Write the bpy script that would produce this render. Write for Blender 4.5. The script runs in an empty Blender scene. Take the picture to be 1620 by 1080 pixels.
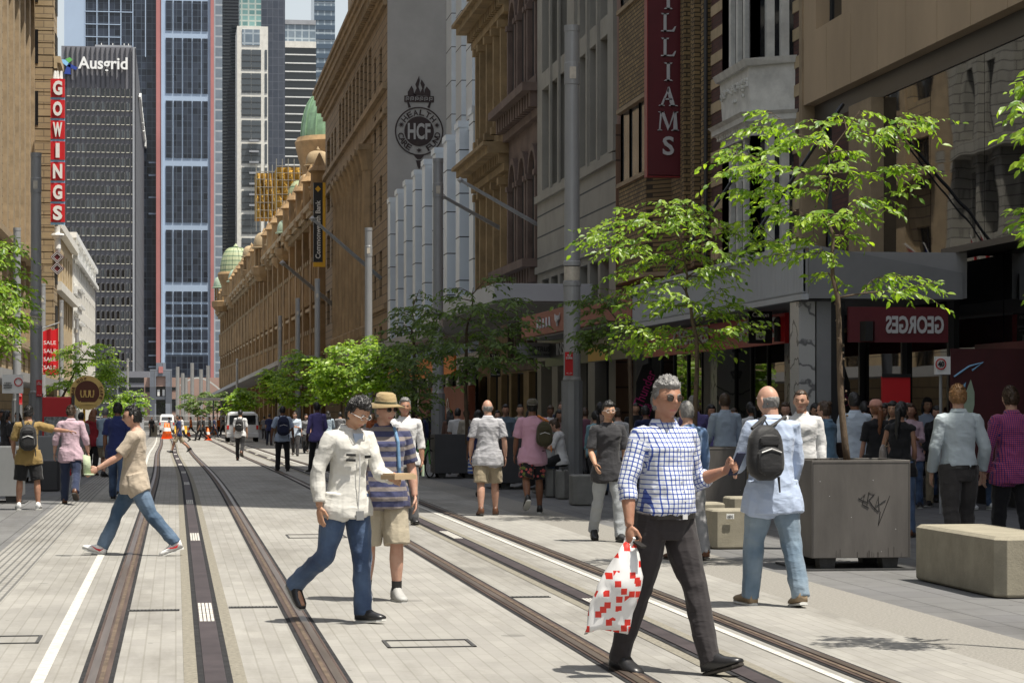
import bpy, bmesh, math, random
from mathutils import Vector, Matrix, noise
R = math.radians
S = bpy.context.scene
COL = S.collection
# ---------------------------------------------------------------- camera, sky, sun, exposure
TH = math.atan(532/3700.0); FPX = 3700.0; EYE = 1.67
cam = bpy.data.cameras.new('camera'); co = bpy.data.objects.new('camera', cam); COL.objects.link(co)
cam.sensor_width = 36; cam.lens = FPX/1620*36; cam.shift_y = 103/1620; cam.clip_start = .5; cam.clip_end = 4000
co.location = (0, 0, EYE); co.rotation_euler = (R(90), 0, -TH); S.camera = co
W = bpy.data.worlds.new('World'); S.world = W; W.use_nodes = True
SUN_EL, SUN_AZ = 69, 48            # azimuth: turned right from straight behind the camera
sk = W.node_tree.nodes.new('ShaderNodeTexSky'); sk.sky_type = 'NISHITA'; sk.sun_disc = False
sk.sun_elevation = R(SUN_EL); sk.sun_rotation = R(180-SUN_AZ); sk.air_density = 1.3; sk.dust_density = 2.2; sk.ozone_density = .6
bgn = W.node_tree.nodes['Background']; hsv = W.node_tree.nodes.new('ShaderNodeHueSaturation'); hsv.inputs['Saturation'].default_value = .42
W.node_tree.links.new(sk.outputs[0], hsv.inputs['Color']); W.node_tree.links.new(hsv.outputs[0], bgn.inputs[0]); bgn.inputs[1].default_value = .118
sl = bpy.data.lights.new('sun', 'SUN'); sl.energy = 5.0; sl.angle = R(.5); sl.color = (1, .94, .83)
so = bpy.data.objects.new('sun', sl); COL.objects.link(so)
sd = Vector((math.sin(R(SUN_AZ))*math.cos(R(SUN_EL)), -math.cos(R(SUN_AZ))*math.cos(R(SUN_EL)), math.sin(R(SUN_EL))))
so.rotation_euler = sd.to_track_quat('Z', 'Y').to_euler(); so.location = (0, 0, 60)
S.view_settings.view_transform = 'Standard'; S.view_settings.look = 'None'; S.view_settings.exposure = 0.5; S.view_settings.gamma = 1
S.cycles.max_bounces = 6; S.cycles.transparent_max_bounces = 12; S.cycles.transmission_bounces = 3
rnd = random.Random(7)
# ---------------------------------------------------------------- pixel <-> place helpers
def gz(Y):
    return 0.0 if Y < 45 else (-0.0055*(Y-45) if Y < 300 else -1.4)
def dirp(px):
    sx = (px-810)/FPX
    return sx*math.cos(TH)+math.sin(TH), math.cos(TH)-sx*math.sin(TH)
def pt(px, py, c):
    a, b = dirp(px); return Vector((a*c, b*c, EYE+(643-py)/FPX*c))
def at(px, py):
    a, b = dirp(px); c = 20.0
    for _ in range(60): c = (EYE-gz(b*c))/((py-643)/FPX)
    return Vector((a*c, b*c, gz(b*c)))
def yx(px, X):
    a, b = dirp(px); return X/a*b
def cof(px, X): return X/dirp(px)[0]
def zx(px, py, X): return EYE+(643-py)/FPX*cof(px, X)
def cY(px, Y): return Y/dirp(px)[1]
def zY(px, py, Y): return EYE+(643-py)/FPX*cY(px, Y)
def xY(px, Y): a, b = dirp(px); return a/b*Y
# ---------------------------------------------------------------- materials
def nmat(name):
    m = bpy.data.materials.new(name); m.use_nodes = True
    return m, m.node_tree.nodes, m.node_tree.links, m.node_tree.nodes['Principled BSDF']
def rgb(c): return (c[0], c[1], c[2], 1)
def mat(name, c, rough=.7, var=.15, vs=2.0, bump=0, bs=40, metal=0, spec=.5, stretch=(1, 1, 1), bd=.02):
    m, N, L, b = nmat(name)
    b.inputs['Roughness'].default_value = rough; b.inputs['Metallic'].default_value = metal; b.inputs['Specular IOR Level'].default_value = spec
    tc = N.new('ShaderNodeTexCoord'); mp = N.new('ShaderNodeMapping'); L.new(tc.outputs['Object'], mp.inputs[0]); mp.inputs['Scale'].default_value = stretch
    if var:
        n = N.new('ShaderNodeTexNoise'); n.inputs['Scale'].default_value = vs; n.inputs['Detail'].default_value = 6; n.inputs['Roughness'].default_value = .65
        L.new(mp.outputs[0], n.inputs['Vector'])
        r = N.new('ShaderNodeValToRGB'); r.color_ramp.elements[0].position = .3; r.color_ramp.elements[1].position = .7
        r.color_ramp.elements[0].color = rgb([x*(1-var) for x in c]); r.color_ramp.elements[1].color = rgb([min(1, x*(1+var)) for x in c])
        L.new(n.outputs[0], r.inputs[0]); L.new(r.outputs[0], b.inputs['Base Color'])
    else: b.inputs['Base Color'].default_value = rgb(c)
    if bump:
        n2 = N.new('ShaderNodeTexNoise'); n2.inputs['Scale'].default_value = bs; n2.inputs['Detail'].default_value = 4; L.new(mp.outputs[0], n2.inputs['Vector'])
        bp = N.new('ShaderNodeBump'); bp.inputs['Strength'].default_value = bump; bp.inputs['Distance'].default_value = bd
        L.new(n2.outputs[0], bp.inputs['Height']); L.new(bp.outputs[0], b.inputs['Normal'])
    return m
def brickmat(name, c1, c2, mortar, bw, bh, ms=.012, plane='YZ', rough=.8, bump=.3, off=.5, var=.25, vs=.6, mlt=1.0, spots=False):
    """rectangular masonry / paving pattern; plane picks the two object axes it runs over"""
    m, N, L, b = nmat(name); b.inputs['Roughness'].default_value = rough
    tc = N.new('ShaderNodeTexCoord'); sp = N.new('ShaderNodeSeparateXYZ'); cb = N.new('ShaderNodeCombineXYZ'); L.new(tc.outputs['Object'], sp.inputs[0])
    if plane == 'A':   # both walls: x+y along, z up
        ad = N.new('ShaderNodeMath'); L.new(sp.outputs[0], ad.inputs[0]); L.new(sp.outputs[1], ad.inputs[1]); L.new(ad.outputs[0], cb.inputs[0]); L.new(sp.outputs[2], cb.inputs[1])
    else:
        ix = {'X': 0, 'Y': 1, 'Z': 2}; L.new(sp.outputs[ix[plane[0]]], cb.inputs[0]); L.new(sp.outputs[ix[plane[1]]], cb.inputs[1])
    t = N.new('ShaderNodeTexBrick'); t.inputs['Scale'].default_value = 1; t.inputs['Brick Width'].default_value = bw; t.inputs['Row Height'].default_value = bh
    t.inputs['Mortar Size'].default_value = ms; t.inputs['Mortar Smooth'].default_value = .15; t.offset = off; t.inputs['Bias'].default_value = 0
    t.inputs['Color1'].default_value = rgb(c1); t.inputs['Color2'].default_value = rgb(c2); t.inputs['Mortar'].default_value = rgb(mortar)
    L.new(cb.outputs[0], t.inputs['Vector'])
    n = N.new('ShaderNodeTexNoise'); n.inputs['Scale'].default_value = vs; n.inputs['Detail'].default_value = 7; n.inputs['Roughness'].default_value = .7; L.new(tc.outputs['Object'], n.inputs['Vector'])
    r = N.new('ShaderNodeValToRGB'); r.color_ramp.elements[0].position = .3; r.color_ramp.elements[1].position = .72
    r.color_ramp.elements[0].color = (1-var, 1-var, 1-var, 1); r.color_ramp.elements[1].color = (1, 1, 1, 1); L.new(n.outputs[0], r.inputs[0])
    mx = N.new('ShaderNodeMixRGB'); mx.blend_type = 'MULTIPLY'; mx.inputs[0].default_value = 1; L.new(t.outputs[0], mx.inputs[1]); L.new(r.outputs[0], mx.inputs[2])
    co_ = mx.outputs[0]
    if spots:      # gum spots and faint drips trodden into the paving
        for sc_, th_, dk_ in ((2.3, .045, .55), (.55, .05, .7)):
            vo = N.new('ShaderNodeTexVoronoi'); vo.inputs['Scale'].default_value = sc_; L.new(tc.outputs['Object'], vo.inputs['Vector']); lt = N.new('ShaderNodeMath'); lt.operation = 'LESS_THAN'; lt.inputs[1].default_value = th_; L.new(vo.outputs['Distance'], lt.inputs[0])
            m2 = N.new('ShaderNodeMixRGB'); m2.blend_type = 'MULTIPLY'; m2.inputs[2].default_value = (dk_, dk_, dk_, 1); L.new(lt.outputs[0], m2.inputs[0]); L.new(co_, m2.inputs[1]); co_ = m2.outputs[0]
        n5 = N.new('ShaderNodeTexNoise'); n5.inputs['Scale'].default_value = .28; n5.inputs['Detail'].default_value = 8; n5.inputs['Roughness'].default_value = .75; mp5 = N.new('ShaderNodeMapping'); mp5.inputs['Scale'].default_value = (2.5, .5, 1); L.new(tc.outputs['Object'], mp5.inputs[0]); L.new(mp5.outputs[0], n5.inputs['Vector'])
        r5 = N.new('ShaderNodeValToRGB'); r5.color_ramp.elements[0].position = .36; r5.color_ramp.elements[1].position = .52; r5.color_ramp.elements[0].color = (.74, .73, .71, 1); r5.color_ramp.elements[1].color = (1, 1, 1, 1); L.new(n5.outputs[0], r5.inputs[0])
        m3 = N.new('ShaderNodeMixRGB'); m3.blend_type = 'MULTIPLY'; m3.inputs[0].default_value = 1; L.new(co_, m3.inputs[1]); L.new(r5.outputs[0], m3.inputs[2]); co_ = m3.outputs[0]
    L.new(co_, b.inputs['Base Color'])
    if bump:
        bp = N.new('ShaderNodeBump'); bp.inputs['Strength'].default_value = bump; bp.inputs['Distance'].default_value = .01; bp.invert = True
        L.new(t.outputs['Fac'], bp.inputs['Height']); L.new(bp.outputs[0], b.inputs['Normal'])
    return m
def glassmat(name, c, rough=.04, wob=.02, ws=1.5, spec=.8):
    m, N, L, b = nmat(name); b.inputs['Base Color'].default_value = rgb(c); b.inputs['Roughness'].default_value = rough; b.inputs['Specular IOR Level'].default_value = spec
    if wob:
        tc = N.new('ShaderNodeTexCoord'); n = N.new('ShaderNodeTexNoise'); n.inputs['Scale'].default_value = ws; n.inputs['Detail'].default_value = 1; L.new(tc.outputs['Object'], n.inputs['Vector'])
        bp = N.new('ShaderNodeBump'); bp.inputs['Strength'].default_value = wob; bp.inputs['Distance'].default_value = .3; L.new(n.outputs[0], bp.inputs['Height']); L.new(bp.outputs[0], b.inputs['Normal'])
    return m
M = {}
M['stone_tan'] = brickmat('stone_tan', (.36, .27, .16), (.42, .32, .19), (.16, .12, .08), 1.6, .62, .035, 'A')
M['stone_smooth'] = mat('stone_smooth', (.33, .25, .155), .8, .25, 1.2, .3, 12)
M['stone_bank'] = mat('stone_bank', (.29, .215, .13), .8, .3, .6, .3, 8)
M['bank_ashlar'] = brickmat('bank_ashlar', (.28, .205, .125), (.33, .245, .15), (.11, .08, .05), 1.5, .6, .04, 'A')
M['qvb'] = mat('qvb_sandstone', (.27, .175, .085), .85, .4, .35, .4, 5)
M['qvb_light'] = mat('qvb_pale_sandstone', (.36, .27, .16), .85, .3, .8, .3, 6)
M['copper'] = mat('verdigris_copper', (.20, .33, .20), .55, .3, .8, 0)
M['copper_pale'] = mat('pale_verdigris', (.36, .45, .33), .6, .2, 2)
M['gold_mesh'] = mat('gold_scaffold_mesh', (.36, .22, .05), .95, .5, .5, .4, 2, bd=.3, spec=.1)
M['steel_tube'] = mat('scaffold_tube', (.35, .33, .28), .4, 0, metal=.6)
M['grey_wall'] = mat('neutral_grey_wall', (.40, .395, .385), .8, .16, .25, .15, 30)
M['grey_render'] = mat('grey_rendered_wall', (.30, .31, .33), .8, .14, .35, .15, 30)
M['panel_blue'] = mat('pale_blue_metal_panel', (.62, .68, .73), .35, .06, .6)
M['joint'] = mat('dark_joint', (.05, .055, .06), .8, 0)
M['grey_stone'] = mat('grey_stone', (.29, .275, .235), .75, .14, .7, .2, 14)
M['brown_stone'] = brickmat('brown_stone', (.23, .135, .085), (.26, .155, .1), (.08, .05, .035), 20, .75, .03, 'A')
M['pink_render'] = mat('pink_render', (.44, .30, .245), .85, .14, .5, .1, 20)
M['gold_stone'] = mat('gold_sandstone', (.28, .20, .105), .85, .35, .9, .4, 9)
M['purple_stone'] = mat('purple_brown_stone', (.15, .105, .085), .8, .3, .9, .3, 9)
M['brick_yellow'] = brickmat('yellow_brown_brick', (.36, .25, .11), (.21, .14, .065), (.05, .035, .02), .33, .115, .018, 'A', var=.35, vs=.8)
M['brick_red'] = brickmat('dark_red_brick', (.13, .05, .04), (.09, .038, .03), (.06, .035, .03), .3, .1, .012, 'A')
M['cream_stone'] = mat('cream_stone', (.46, .36, .22), .8, .2, 1.5, .2, 15)
M['white_paint_old'] = mat('weathered_white_paint', (.62, .615, .57), .6, .22, 2.2, .25, 18)
M['sandstone_clad'] = mat('sandstone_cladding', (.44, .33, .21), .7, .16, .35, .08, 30, stretch=(1, 1, .35))
M['dark_panel'] = mat('dark_metal_panel', (.05, .045, .04), .35, .2, .5)
M['black'] = mat('black_panel', (.012, .012, .013), .35, 0)
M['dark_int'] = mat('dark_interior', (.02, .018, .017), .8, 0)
M['glass_dark'] = glassmat('dark_glass', (.012, .014, .017))
M['glass_shop'] = glassmat('reflective_shop_glass', (.006, .006, .007), .015, .02, .5, 1.0)
M['glass_blue'] = glassmat('blue_glass', (.05, .08, .12), .06, .03, .4)
M['glass_grey'] = glassmat('grey_glass', (.06, .07, .08), .08, .03, .5)
M['frame_dark'] = mat('dark_window_frame', (.05, .05, .05), .5, 0)
M['frame_pale'] = mat('pale_window_frame', (.5, .5, .47), .5, 0)
M['white_trim'] = mat('white_trim', (.7, .7, .68), .5, .08, 2)
M['white_wall'] = mat('white_rendered_wall', (.68, .66, .6), .7, .12, .8)
M['corrugated'] = mat('grey_corrugated_metal', (.46, .48, .50), .5, .08, .6)
M['steel_grey'] = mat('brushed_grey_steel', (.24, .245, .25), .42, .12, 1.2, metal=.2)
M['pole_grey'] = mat('grey_pole_metal', (.33, .335, .34), .4, .1, .8, metal=.15)
M['awning_red'] = mat('red_brown_awning', (.33, .11, .07), .6, .1, 1)
M['awning_grey'] = mat('grey_awning', (.3, .3, .3), .6, .1, 1)
M['sign_red'] = mat('red_sign_face', (.55, .015, .02), .4, .05, 1)
M['sign_maroon'] = mat('maroon_sign_face', (.115, .012, .018), .45, .12, 1)
M['white'] = mat('white_lettering', (.78, .78, .76), .5, 0)
M['silver'] = mat('silver_lettering', (.55, .55, .55), .4, 0)
M['yellow'] = mat('yellow_paint', (.75, .42, .02), .5, 0)
M['orange'] = mat('orange_panel', (.8, .22, .02), .5, .05)
M['gold'] = mat('gold_sign', (.78, .54, .17), .5, .1, 4)
M['brown_sign'] = mat('brown_sign', (.12, .03, .012), .5, 0)
M['green'] = mat('green_paint', (.12, .42, .1), .5, 0)
M['blue'] = mat('blue_paint', (.02, .05, .28), .5, 0)
M['lightblue'] = mat('light_blue_paint', (.25, .5, .75), .5, 0)
M['magenta'] = mat('magenta_print', (.7, .04, .25), .5, 0)
M['marble'] = mat('veined_grey_marble', (.42, .42, .41), .25, .2, 1.4)
_N = M['marble'].node_tree.nodes; _L = M['marble'].node_tree.links; _w = _N.new('ShaderNodeTexWave'); _w.inputs['Scale'].default_value = .7; _w.inputs['Distortion'].default_value = 22; _w.inputs['Detail'].default_value = 6; _w.bands_direction = 'DIAGONAL'
_r = _N.new('ShaderNodeValToRGB'); _r.color_ramp.elements[0].color = (.14, .14, .145, 1); _r.color_ramp.elements[1].color = (.46, .46, .45, 1); _r.color_ramp.elements[1].position = .09
_t = _N.new('ShaderNodeTexCoord'); _L.new(_t.outputs['Object'], _w.inputs['Vector']); _L.new(_w.outputs['Fac'], _r.inputs[0]); _L.new(_r.outputs[0], _N['Principled BSDF'].inputs['Base Color'])
# ---------------------------------------------------------------- mesh builder and tagging
def tag(o, label=None, cat=None, group=None, kind=None):
    if label: o['label'] = label
    if cat: o['category'] = cat
    if group: o['group'] = group
    if kind: o['kind'] = kind
    return o
def empty(name, loc, rz=0, **k):
    o = bpy.data.objects.new(name, None); COL.objects.link(o); o.location = loc; o.rotation_euler = (0, 0, rz); o.empty_display_size = .2
    return tag(o, **k)
def parent(c, p): c.parent = p; return c
class MB:
    def __init__(s): s.v = []; s.f = []; s.m = []; s.cm = 0
    def add(s, vs, fs, mi=None):
        n = len(s.v); s.v += [tuple(p) for p in vs]; s.f += [tuple(i+n for i in f) for f in fs]; s.m += [s.cm if mi is None else mi]*len(fs); return s
    def hexa(s, p, mi=None):
        return s.add(p, [(0, 3, 2, 1), (4, 5, 6, 7), (0, 1, 5, 4), (1, 2, 6, 5), (2, 3, 7, 6), (3, 0, 4, 7)], mi)
    def box(s, x0, x1, y0, y1, z0, z1, mi=None):
        return s.hexa([(x0, y0, z0), (x1, y0, z0), (x1, y1, z0), (x0, y1, z0), (x0, y0, z1), (x1, y0, z1), (x1, y1, z1), (x0, y1, z1)], mi)
    def bar(s, a, b, w, h=None, mi=None, up=(0, 0, 1)):
        a = Vector(a); b = Vector(b); h = h or w; d = (b-a).normalized(); u = Vector(up)
        if abs(d.dot(u)) > .98: u = Vector((0, 1, 0))
        x = d.cross(u).normalized()*w/2; y = x.cross(d).normalized()*h/2
        return s.hexa([a-x-y, a+x-y, a+x+y, a-x+y, b-x-y, b+x-y, b+x+y, b-x+y], mi)
    def loft(s, rings, mi=None, cap=True, closed=True):
        n = len(s.v); k = len(rings[0]); s.v += [tuple(p) for r in rings for p in r]; mi = s.cm if mi is None else mi
        for i in range(len(rings)-1):
            for j in range(k if closed else k-1):
                a = n+i*k+j; b = n+i*k+(j+1) % k; s.f.append((a, b, b+k, a+k)); s.m.append(mi)
        if cap:
            s.f.append(tuple(n+j for j in reversed(range(k)))); s.f.append(tuple(n+(len(rings)-1)*k+j for j in range(k))); s.m += [mi, mi]
        return s
    def tube(s, pts, rad, k=10, mi=None, cap=True):
        pts = [Vector(p) for p in pts]; rad = rad if isinstance(rad, (list, tuple)) else [rad]*len(pts); rings = []; ref = None
        for i, p in enumerate(pts):
            d = (pts[min(i+1, len(pts)-1)]-pts[max(i-1, 0)]).normalized()
            if ref is None: ref = Vector((1, 0, 0)) if abs(d.x) < .9 else Vector((0, 1, 0))
            x = (ref-d*ref.dot(d)).normalized(); ref = x; y = d.cross(x); r = rad[i]
            rings.append([p+(x*math.cos(a)+y*math.sin(a))*r for a in [2*math.pi*j/k for j in range(k)]])
        return s.loft(rings, mi, cap)
    def lathe(s, c, prof, k=16, mi=None, sx=1, sy=1):
        c = Vector(c); return s.loft([[c+Vector((r*math.cos(2*math.pi*j/k)*sx, r*math.sin(2*math.pi*j/k)*sy, z)) for j in range(k)] for r, z in prof], mi)
    def prism(s, poly, base, ex, ey, ez, mi=None):
        """poly in (u,v); base point, ex,ey unit vectors, ez extrusion vector"""
        base = Vector(base); ex = Vector(ex); ey = Vector(ey); ez = Vector(ez); k = len(poly)
        a = [base+ex*u+ey*v for u, v in poly]; b = [p+ez for p in a]
        return s.loft([a, b], mi)
    def build(s, name, mats, par=None, local=False, smooth=False, recalc=True, bev=0, loc=None, **k):
        if not isinstance(mats, (list, tuple)): mats = [mats]
        me = bpy.data.meshes.new(name)
        if par is not None: off = Vector((0, 0, 0)) if local else Vector(par.get('_org', par.location)) if False else (Vector((0, 0, 0)) if local else ABS(par))
        else:
            if loc is not None: off = Vector(loc)
            elif local: off = Vector((0, 0, 0))
            else:
                xs = [p[0] for p in s.v]; ys = [p[1] for p in s.v]; zs = [p[2] for p in s.v]
                off = Vector(((min(xs)+max(xs))/2, (min(ys)+max(ys))/2, min(zs)))
        me.from_pydata([(p[0]-off[0], p[1]-off[1], p[2]-off[2]) for p in s.v], [], s.f)
        for m in mats: me.materials.append(M[m] if isinstance(m, str) else m)
        if len(mats) > 1:
            for p, i in zip(me.polygons, s.m): p.material_index = i
        if recalc:
            bm = bmesh.new(); bm.from_mesh(me); bmesh.ops.recalc_face_normals(bm, faces=bm.faces); bm.to_mesh(me); bm.free()
        if smooth: me.polygons.foreach_set('use_smooth', [True]*len(me.polygons))
        o = bpy.data.objects.new(name, me); COL.objects.link(o)
        if par is not None: o.parent = par
        else: o.location = off
        if bev:
            b = o.modifiers.new('b', 'BEVEL'); b.width = bev; b.segments = 2; b.limit_method = 'ANGLE'
        return tag(o, **k)
def ABS(o):
    v = Vector(o.location)
    while o.parent: o = o.parent; v = v+Vector(o.location)
    return v
def copy_tree(o, par=None):
    c = o.copy(); COL.objects.link(c)
    if par is not None: c.parent = par
    for ch in o.children: copy_tree(ch, c)
    return c
_tc = {}
def text_mesh(txt, bold=0, res=3):
    key = (txt, bold)
    if key in _tc: return _tc[key]
    cu = bpy.data.curves.new('t', 'FONT'); cu.body = txt; cu.align_x = 'CENTER'; cu.align_y = 'CENTER'; cu.offset = bold; cu.resolution_u = res; cu.extrude = .02
    o = bpy.data.objects.new('t', cu); COL.objects.link(o); bpy.context.view_layer.update()
    me = bpy.data.meshes.new_from_object(o.evaluated_get(bpy.context.evaluated_depsgraph_get()))
    vs = [tuple(v.co) for v in me.vertices]; fs = [tuple(p.vertices) for p in me.polygons]
    bpy.data.objects.remove(o); bpy.data.curves.remove(cu); bpy.data.meshes.remove(me)
    xs = [v[0] for v in vs]; ys = [v[1] for v in vs]; cx = (min(xs)+max(xs))/2; cy = (min(ys)+max(ys))/2; w = max(xs)-min(xs); h = max(ys)-min(ys)
    vs = [((v[0]-cx)/w, (v[1]-cy)/h, v[2]) for v in vs]; _tc[key] = (vs, fs, w/h); return _tc[key]
def text(mb, txt, c, ex, ey, w=None, h=None, d=.02, mi=None, bold=0, skew=0):
    """lettering solid centred at c, ex = reading direction, ey = up; w, h size in metres"""
    vs, fs, asp = text_mesh(txt, bold); c = Vector(c); ex = Vector(ex).normalized(); ey = Vector(ey).normalized(); n = ex.cross(ey)
    if h is None: h = w/asp
    if w is None: w = h*asp
    mb.add([c+ex*(x*w+skew*y*h)+ey*(y*h)+n*((z+.02)*d/.04) for x, y, z in vs], fs, mi)
class Fr:
    """facade frame: s runs along the wall, z up, o outwards"""
    def __init__(s, org, sd, out): s.o = Vector((org[0], org[1], 0)); s.s = Vector((sd[0], sd[1], 0)).normalized(); s.n = Vector((out[0], out[1], 0)).normalized()
    def P(s, a, z, o=0): return s.o+s.s*a+s.n*o+Vector((0, 0, z))
    def box(s, mb, a, b, z0, z1, o0, o1, mi=None):
        mb.hexa([s.P(a, z0, o0), s.P(b, z0, o0), s.P(b, z0, o1), s.P(a, z0, o1), s.P(a, z1, o0), s.P(b, z1, o0), s.P(b, z1, o1), s.P(a, z1, o1)], mi)
    def poly(s, mb, pts, o0, o1, mi=None): mb.loft([[s.P(a, z, o0) for a, z in pts], [s.P(a, z, o1) for a, z in pts]], mi)
SPLIT = {'shop_wall', 'cornice', 'bay_sill', 'dentil', 'mullion', 'pilaster', 'balcony', 'metal_fin', 'panel_joint', 'joint_groove', 'aerial', 'white_panel', 'window_strip', 'dark_opening', 'string_course', 'glazing', 'cornice_bracket', 'dome_drum', 'plaster_swag', 'shop_frame'}
def pieces(mb):
    par = list(range(len(mb.v)))
    def fd(i):
        while par[i] != i: par[i] = par[par[i]]; i = par[i]
        return i
    for f in mb.f:
        r = fd(f[0])
        for j in f[1:]: par[fd(j)] = r
    g = {}
    for i, f in enumerate(mb.f): g.setdefault(fd(f[0]), []).append(i)
    out = []
    for fs in g.values():
        c = MB(); mp = {}
        for i in fs:
            for j in mb.f[i]:
                if j not in mp: mp[j] = len(c.v); c.v.append(mb.v[j])
            c.f.append(tuple(mp[j] for j in mb.f[i])); c.m.append(mb.m[i])
        out.append(c)
    return out
class Bld:
    def __init__(s, name, loc, label, cat='building', group=None):
        s.r = empty(name, loc, label=label, cat=cat, group=group); s.p = {}; s.w = []
    def mb(s, part, m):
        if (part, m) not in s.p: s.p[(part, m)] = MB()
        return s.p[(part, m)]
    def window(s, F, a, b, z0, z1, rec=.25, glass='glass_dark', frame='frame_dark', nv=1, nh=1, fw=.06, name='window', arch=False, sill=False):
        mb = MB(); F.box(mb, a, b, z0, z1, -rec-.04, -rec, 0)
        for i in range(nv+1):
            x = a+(b-a)*i/nv; F.box(mb, max(a, x-fw/2), min(b, x+fw/2), z0, z1, -rec+.002, -rec+.05, 1)
        for i in range(nh+1):
            z = z0+(z1-z0)*i/nh; F.box(mb, a, b, max(z0, z-fw/2), min(z1, z+fw/2), -rec+.003, -rec+.045, 1)
        c = F.P((a+b)/2, (z0+z1)/2); s.w.append(((c.x**2+c.y**2)**.5+.02*abs(c.z-1.7), mb, name, (glass, frame)))
    def facade(s, F, s0, s1, z0, z1, cols, rows, wall, part='wall', th=.4, rec=.25, holes=True, **k):
        mb = s.mb(part, wall); e = s0
        for a, b in cols:
            if a > e: F.box(mb, e, a, z0, z1, -th, 0)
            e = b; ze = z0
            for c, d in rows:
                if c > ze: F.box(mb, a, b, ze, c, -th, 0)
                ze = d; s.window(F, a, b, c, d, rec, **k)
            if z1 > ze: F.box(mb, a, b, ze, z1, -th, 0)
        if s1 > e: F.box(mb, e, s1, z0, z1, -th, 0)
    def done(s):
        for (part, m), mb in s.p.items():
            if not mb.v: continue
            if part in SPLIT:
                cs = pieces(mb)
                for c in cs[:99]: c.build(part, m, s.r)
                if len(cs) > 99:
                    q = MB()
                    for c in cs[99:]: n = len(q.v); q.v += c.v; q.f += [tuple(j+n for j in f) for f in c.f]; q.m += c.m
                    q.build(part, m, s.r, kind='stuff')
            else: mb.build(part, m, s.r)
        s.w.sort(key=lambda t: t[0]); rest = {}
        for i, (d, mb, nm, ms) in enumerate(s.w):
            if i < 99: mb.build(nm, list(ms), s.r)
            else:
                q = rest.setdefault(ms, MB()); n = len(q.v); q.v += mb.v; q.f += [tuple(j+n for j in f) for f in mb.f]; q.m += mb.m
        for ms, q in rest.items(): q.build('further_windows', list(ms), s.r, kind='stuff')
        return s.r
def steps(a, b, n, frac):
    """n openings, evenly pitched between a and b, each frac of the pitch wide"""
    p = (b-a)/n; return [(a+p*(i+.5-frac/2), a+p*(i+.5+frac/2)) for i in range(n)]
# ================================================================ GROUND, ROAD, TRACKS
M['ground'] = mat('asphalt_ground', (.12, .12, .12), .9, .2, .3, .2, 30)
M['road'] = brickmat('road_pavers', (.34, .33, .305), (.30, .29, .27), (.265, .255, .23), .46, .105, .006, 'YX', .85, .15, .5, .3, .45, spots=True)
M['footpath'] = brickmat('bluestone_pavers', (.17, .17, .17), (.145, .145, .15), (.07, .07, .07), .6, .42, .008, 'YX', .8, .2, .5, .25, .6, spots=True)
M['tactile'] = brickmat('ribbed_pavers', (.31, .30, .28), (.28, .27, .25), (.13, .13, .125), .3, .075, .012, 'YX', .85, .6, .5, .2, .7, spots=True)
M['aggregate'] = mat('exposed_aggregate', (.22, .21, .19), .9, .35, 45, .5, 60, bd=.01)
M['aggregate_dark'] = mat('worn_aggregate', (.20, .185, .15), .9, .35, 30, .6, 60, bd=.01)
M['rail_steel'] = mat('rail_steel', (.075, .052, .043), .6, .45, 3, spec=.3, stretch=(3, .3, 1))
M['rail_shine'] = mat('polished_rail_head', (.22, .18, .155), .28, .25, 4, metal=.6, stretch=(5, .3, 1))
M['rail_rust'] = mat('rusty_groove', (.10, .072, .05), .8, .5, 6, .4, 40)
M['rubber'] = mat('black_rubber', (.03, .03, .032), .85, .4, 6, .4, 50, spec=.15)
M['aps'] = mat('ground_power_strip', (.05, .04, .042), .6, .3, 2.5, spec=.3)
M['line_white'] = mat('white_line_paint', (.48, .465, .43), .8, .3, 14)
M['grate_dark'] = mat('cast_iron', (.05, .05, .05), .7, .3, 20)
def cx(Y):      # the tracks drift a little to the left far down the street
    t = min(1, max(0, (Y-50)/60)); o = -.3*t*t*(3-2*t)
    if Y > 110: o -= (Y-110)**2*.0001*min(1, 110/Y)
    return o
YS = [4+2*i for i in range(24)]+[52+6*i for i in range(20)]+[172+16*i for i in range(25)]
def strip(name, m, x0, x1, z, y0=4, y1=600, bend=True, **k):
    mb = MB(); ys = [y0]+[y for y in YS if y0+.3 < y < y1-.3]+[y1]; n = len(ys)
    for y in ys:
        c = cx(y) if bend else 0; mb.v += [(x0+c, y, gz(y)+z), (x1+c, y, gz(y)+z)]
    mb.f = [(2*i, 2*i+1, 2*i+3, 2*i+2) for i in range(n-1)]; mb.m = [0]*(n-1)
    o = mb.build(name, m, local=True, recalc=False); return tag(o, kind='structure', **k)
g = MB(); gy = [-60, 45, 300, 3000]
for y in gy: g.v += [(-900, y, gz(y)-.02), (900, y, gz(y)-.02)]
g.f = [(2*i, 2*i+1, 2*i+3, 2*i+2) for i in range(3)]; g.m = [0]*3
tag(g.build('ground', 'ground', local=True, recalc=False), kind='structure')
strip('footpath_left', 'footpath', -16, -2.0, .0, -20, 400, False)
strip('footpath_right', 'footpath', 6.0, 16, .0, -20, 400, False)
strip('paved_border_left', 'tactile', -2.0, -1.48, .0, -20, 400, False)
strip('paved_border_right', 'aggregate', 5.25, 6.0, .0, -20, 400, False)
strip('road', 'road', -1.48, 5.25, .0, -20, 400, False)
strip('road_line_left', 'line_white', -.87, -.79, .005, 4, 200)
strip('road_line_right', 'line_white', 4.0, 4.06, .005, 4, 200)
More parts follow.
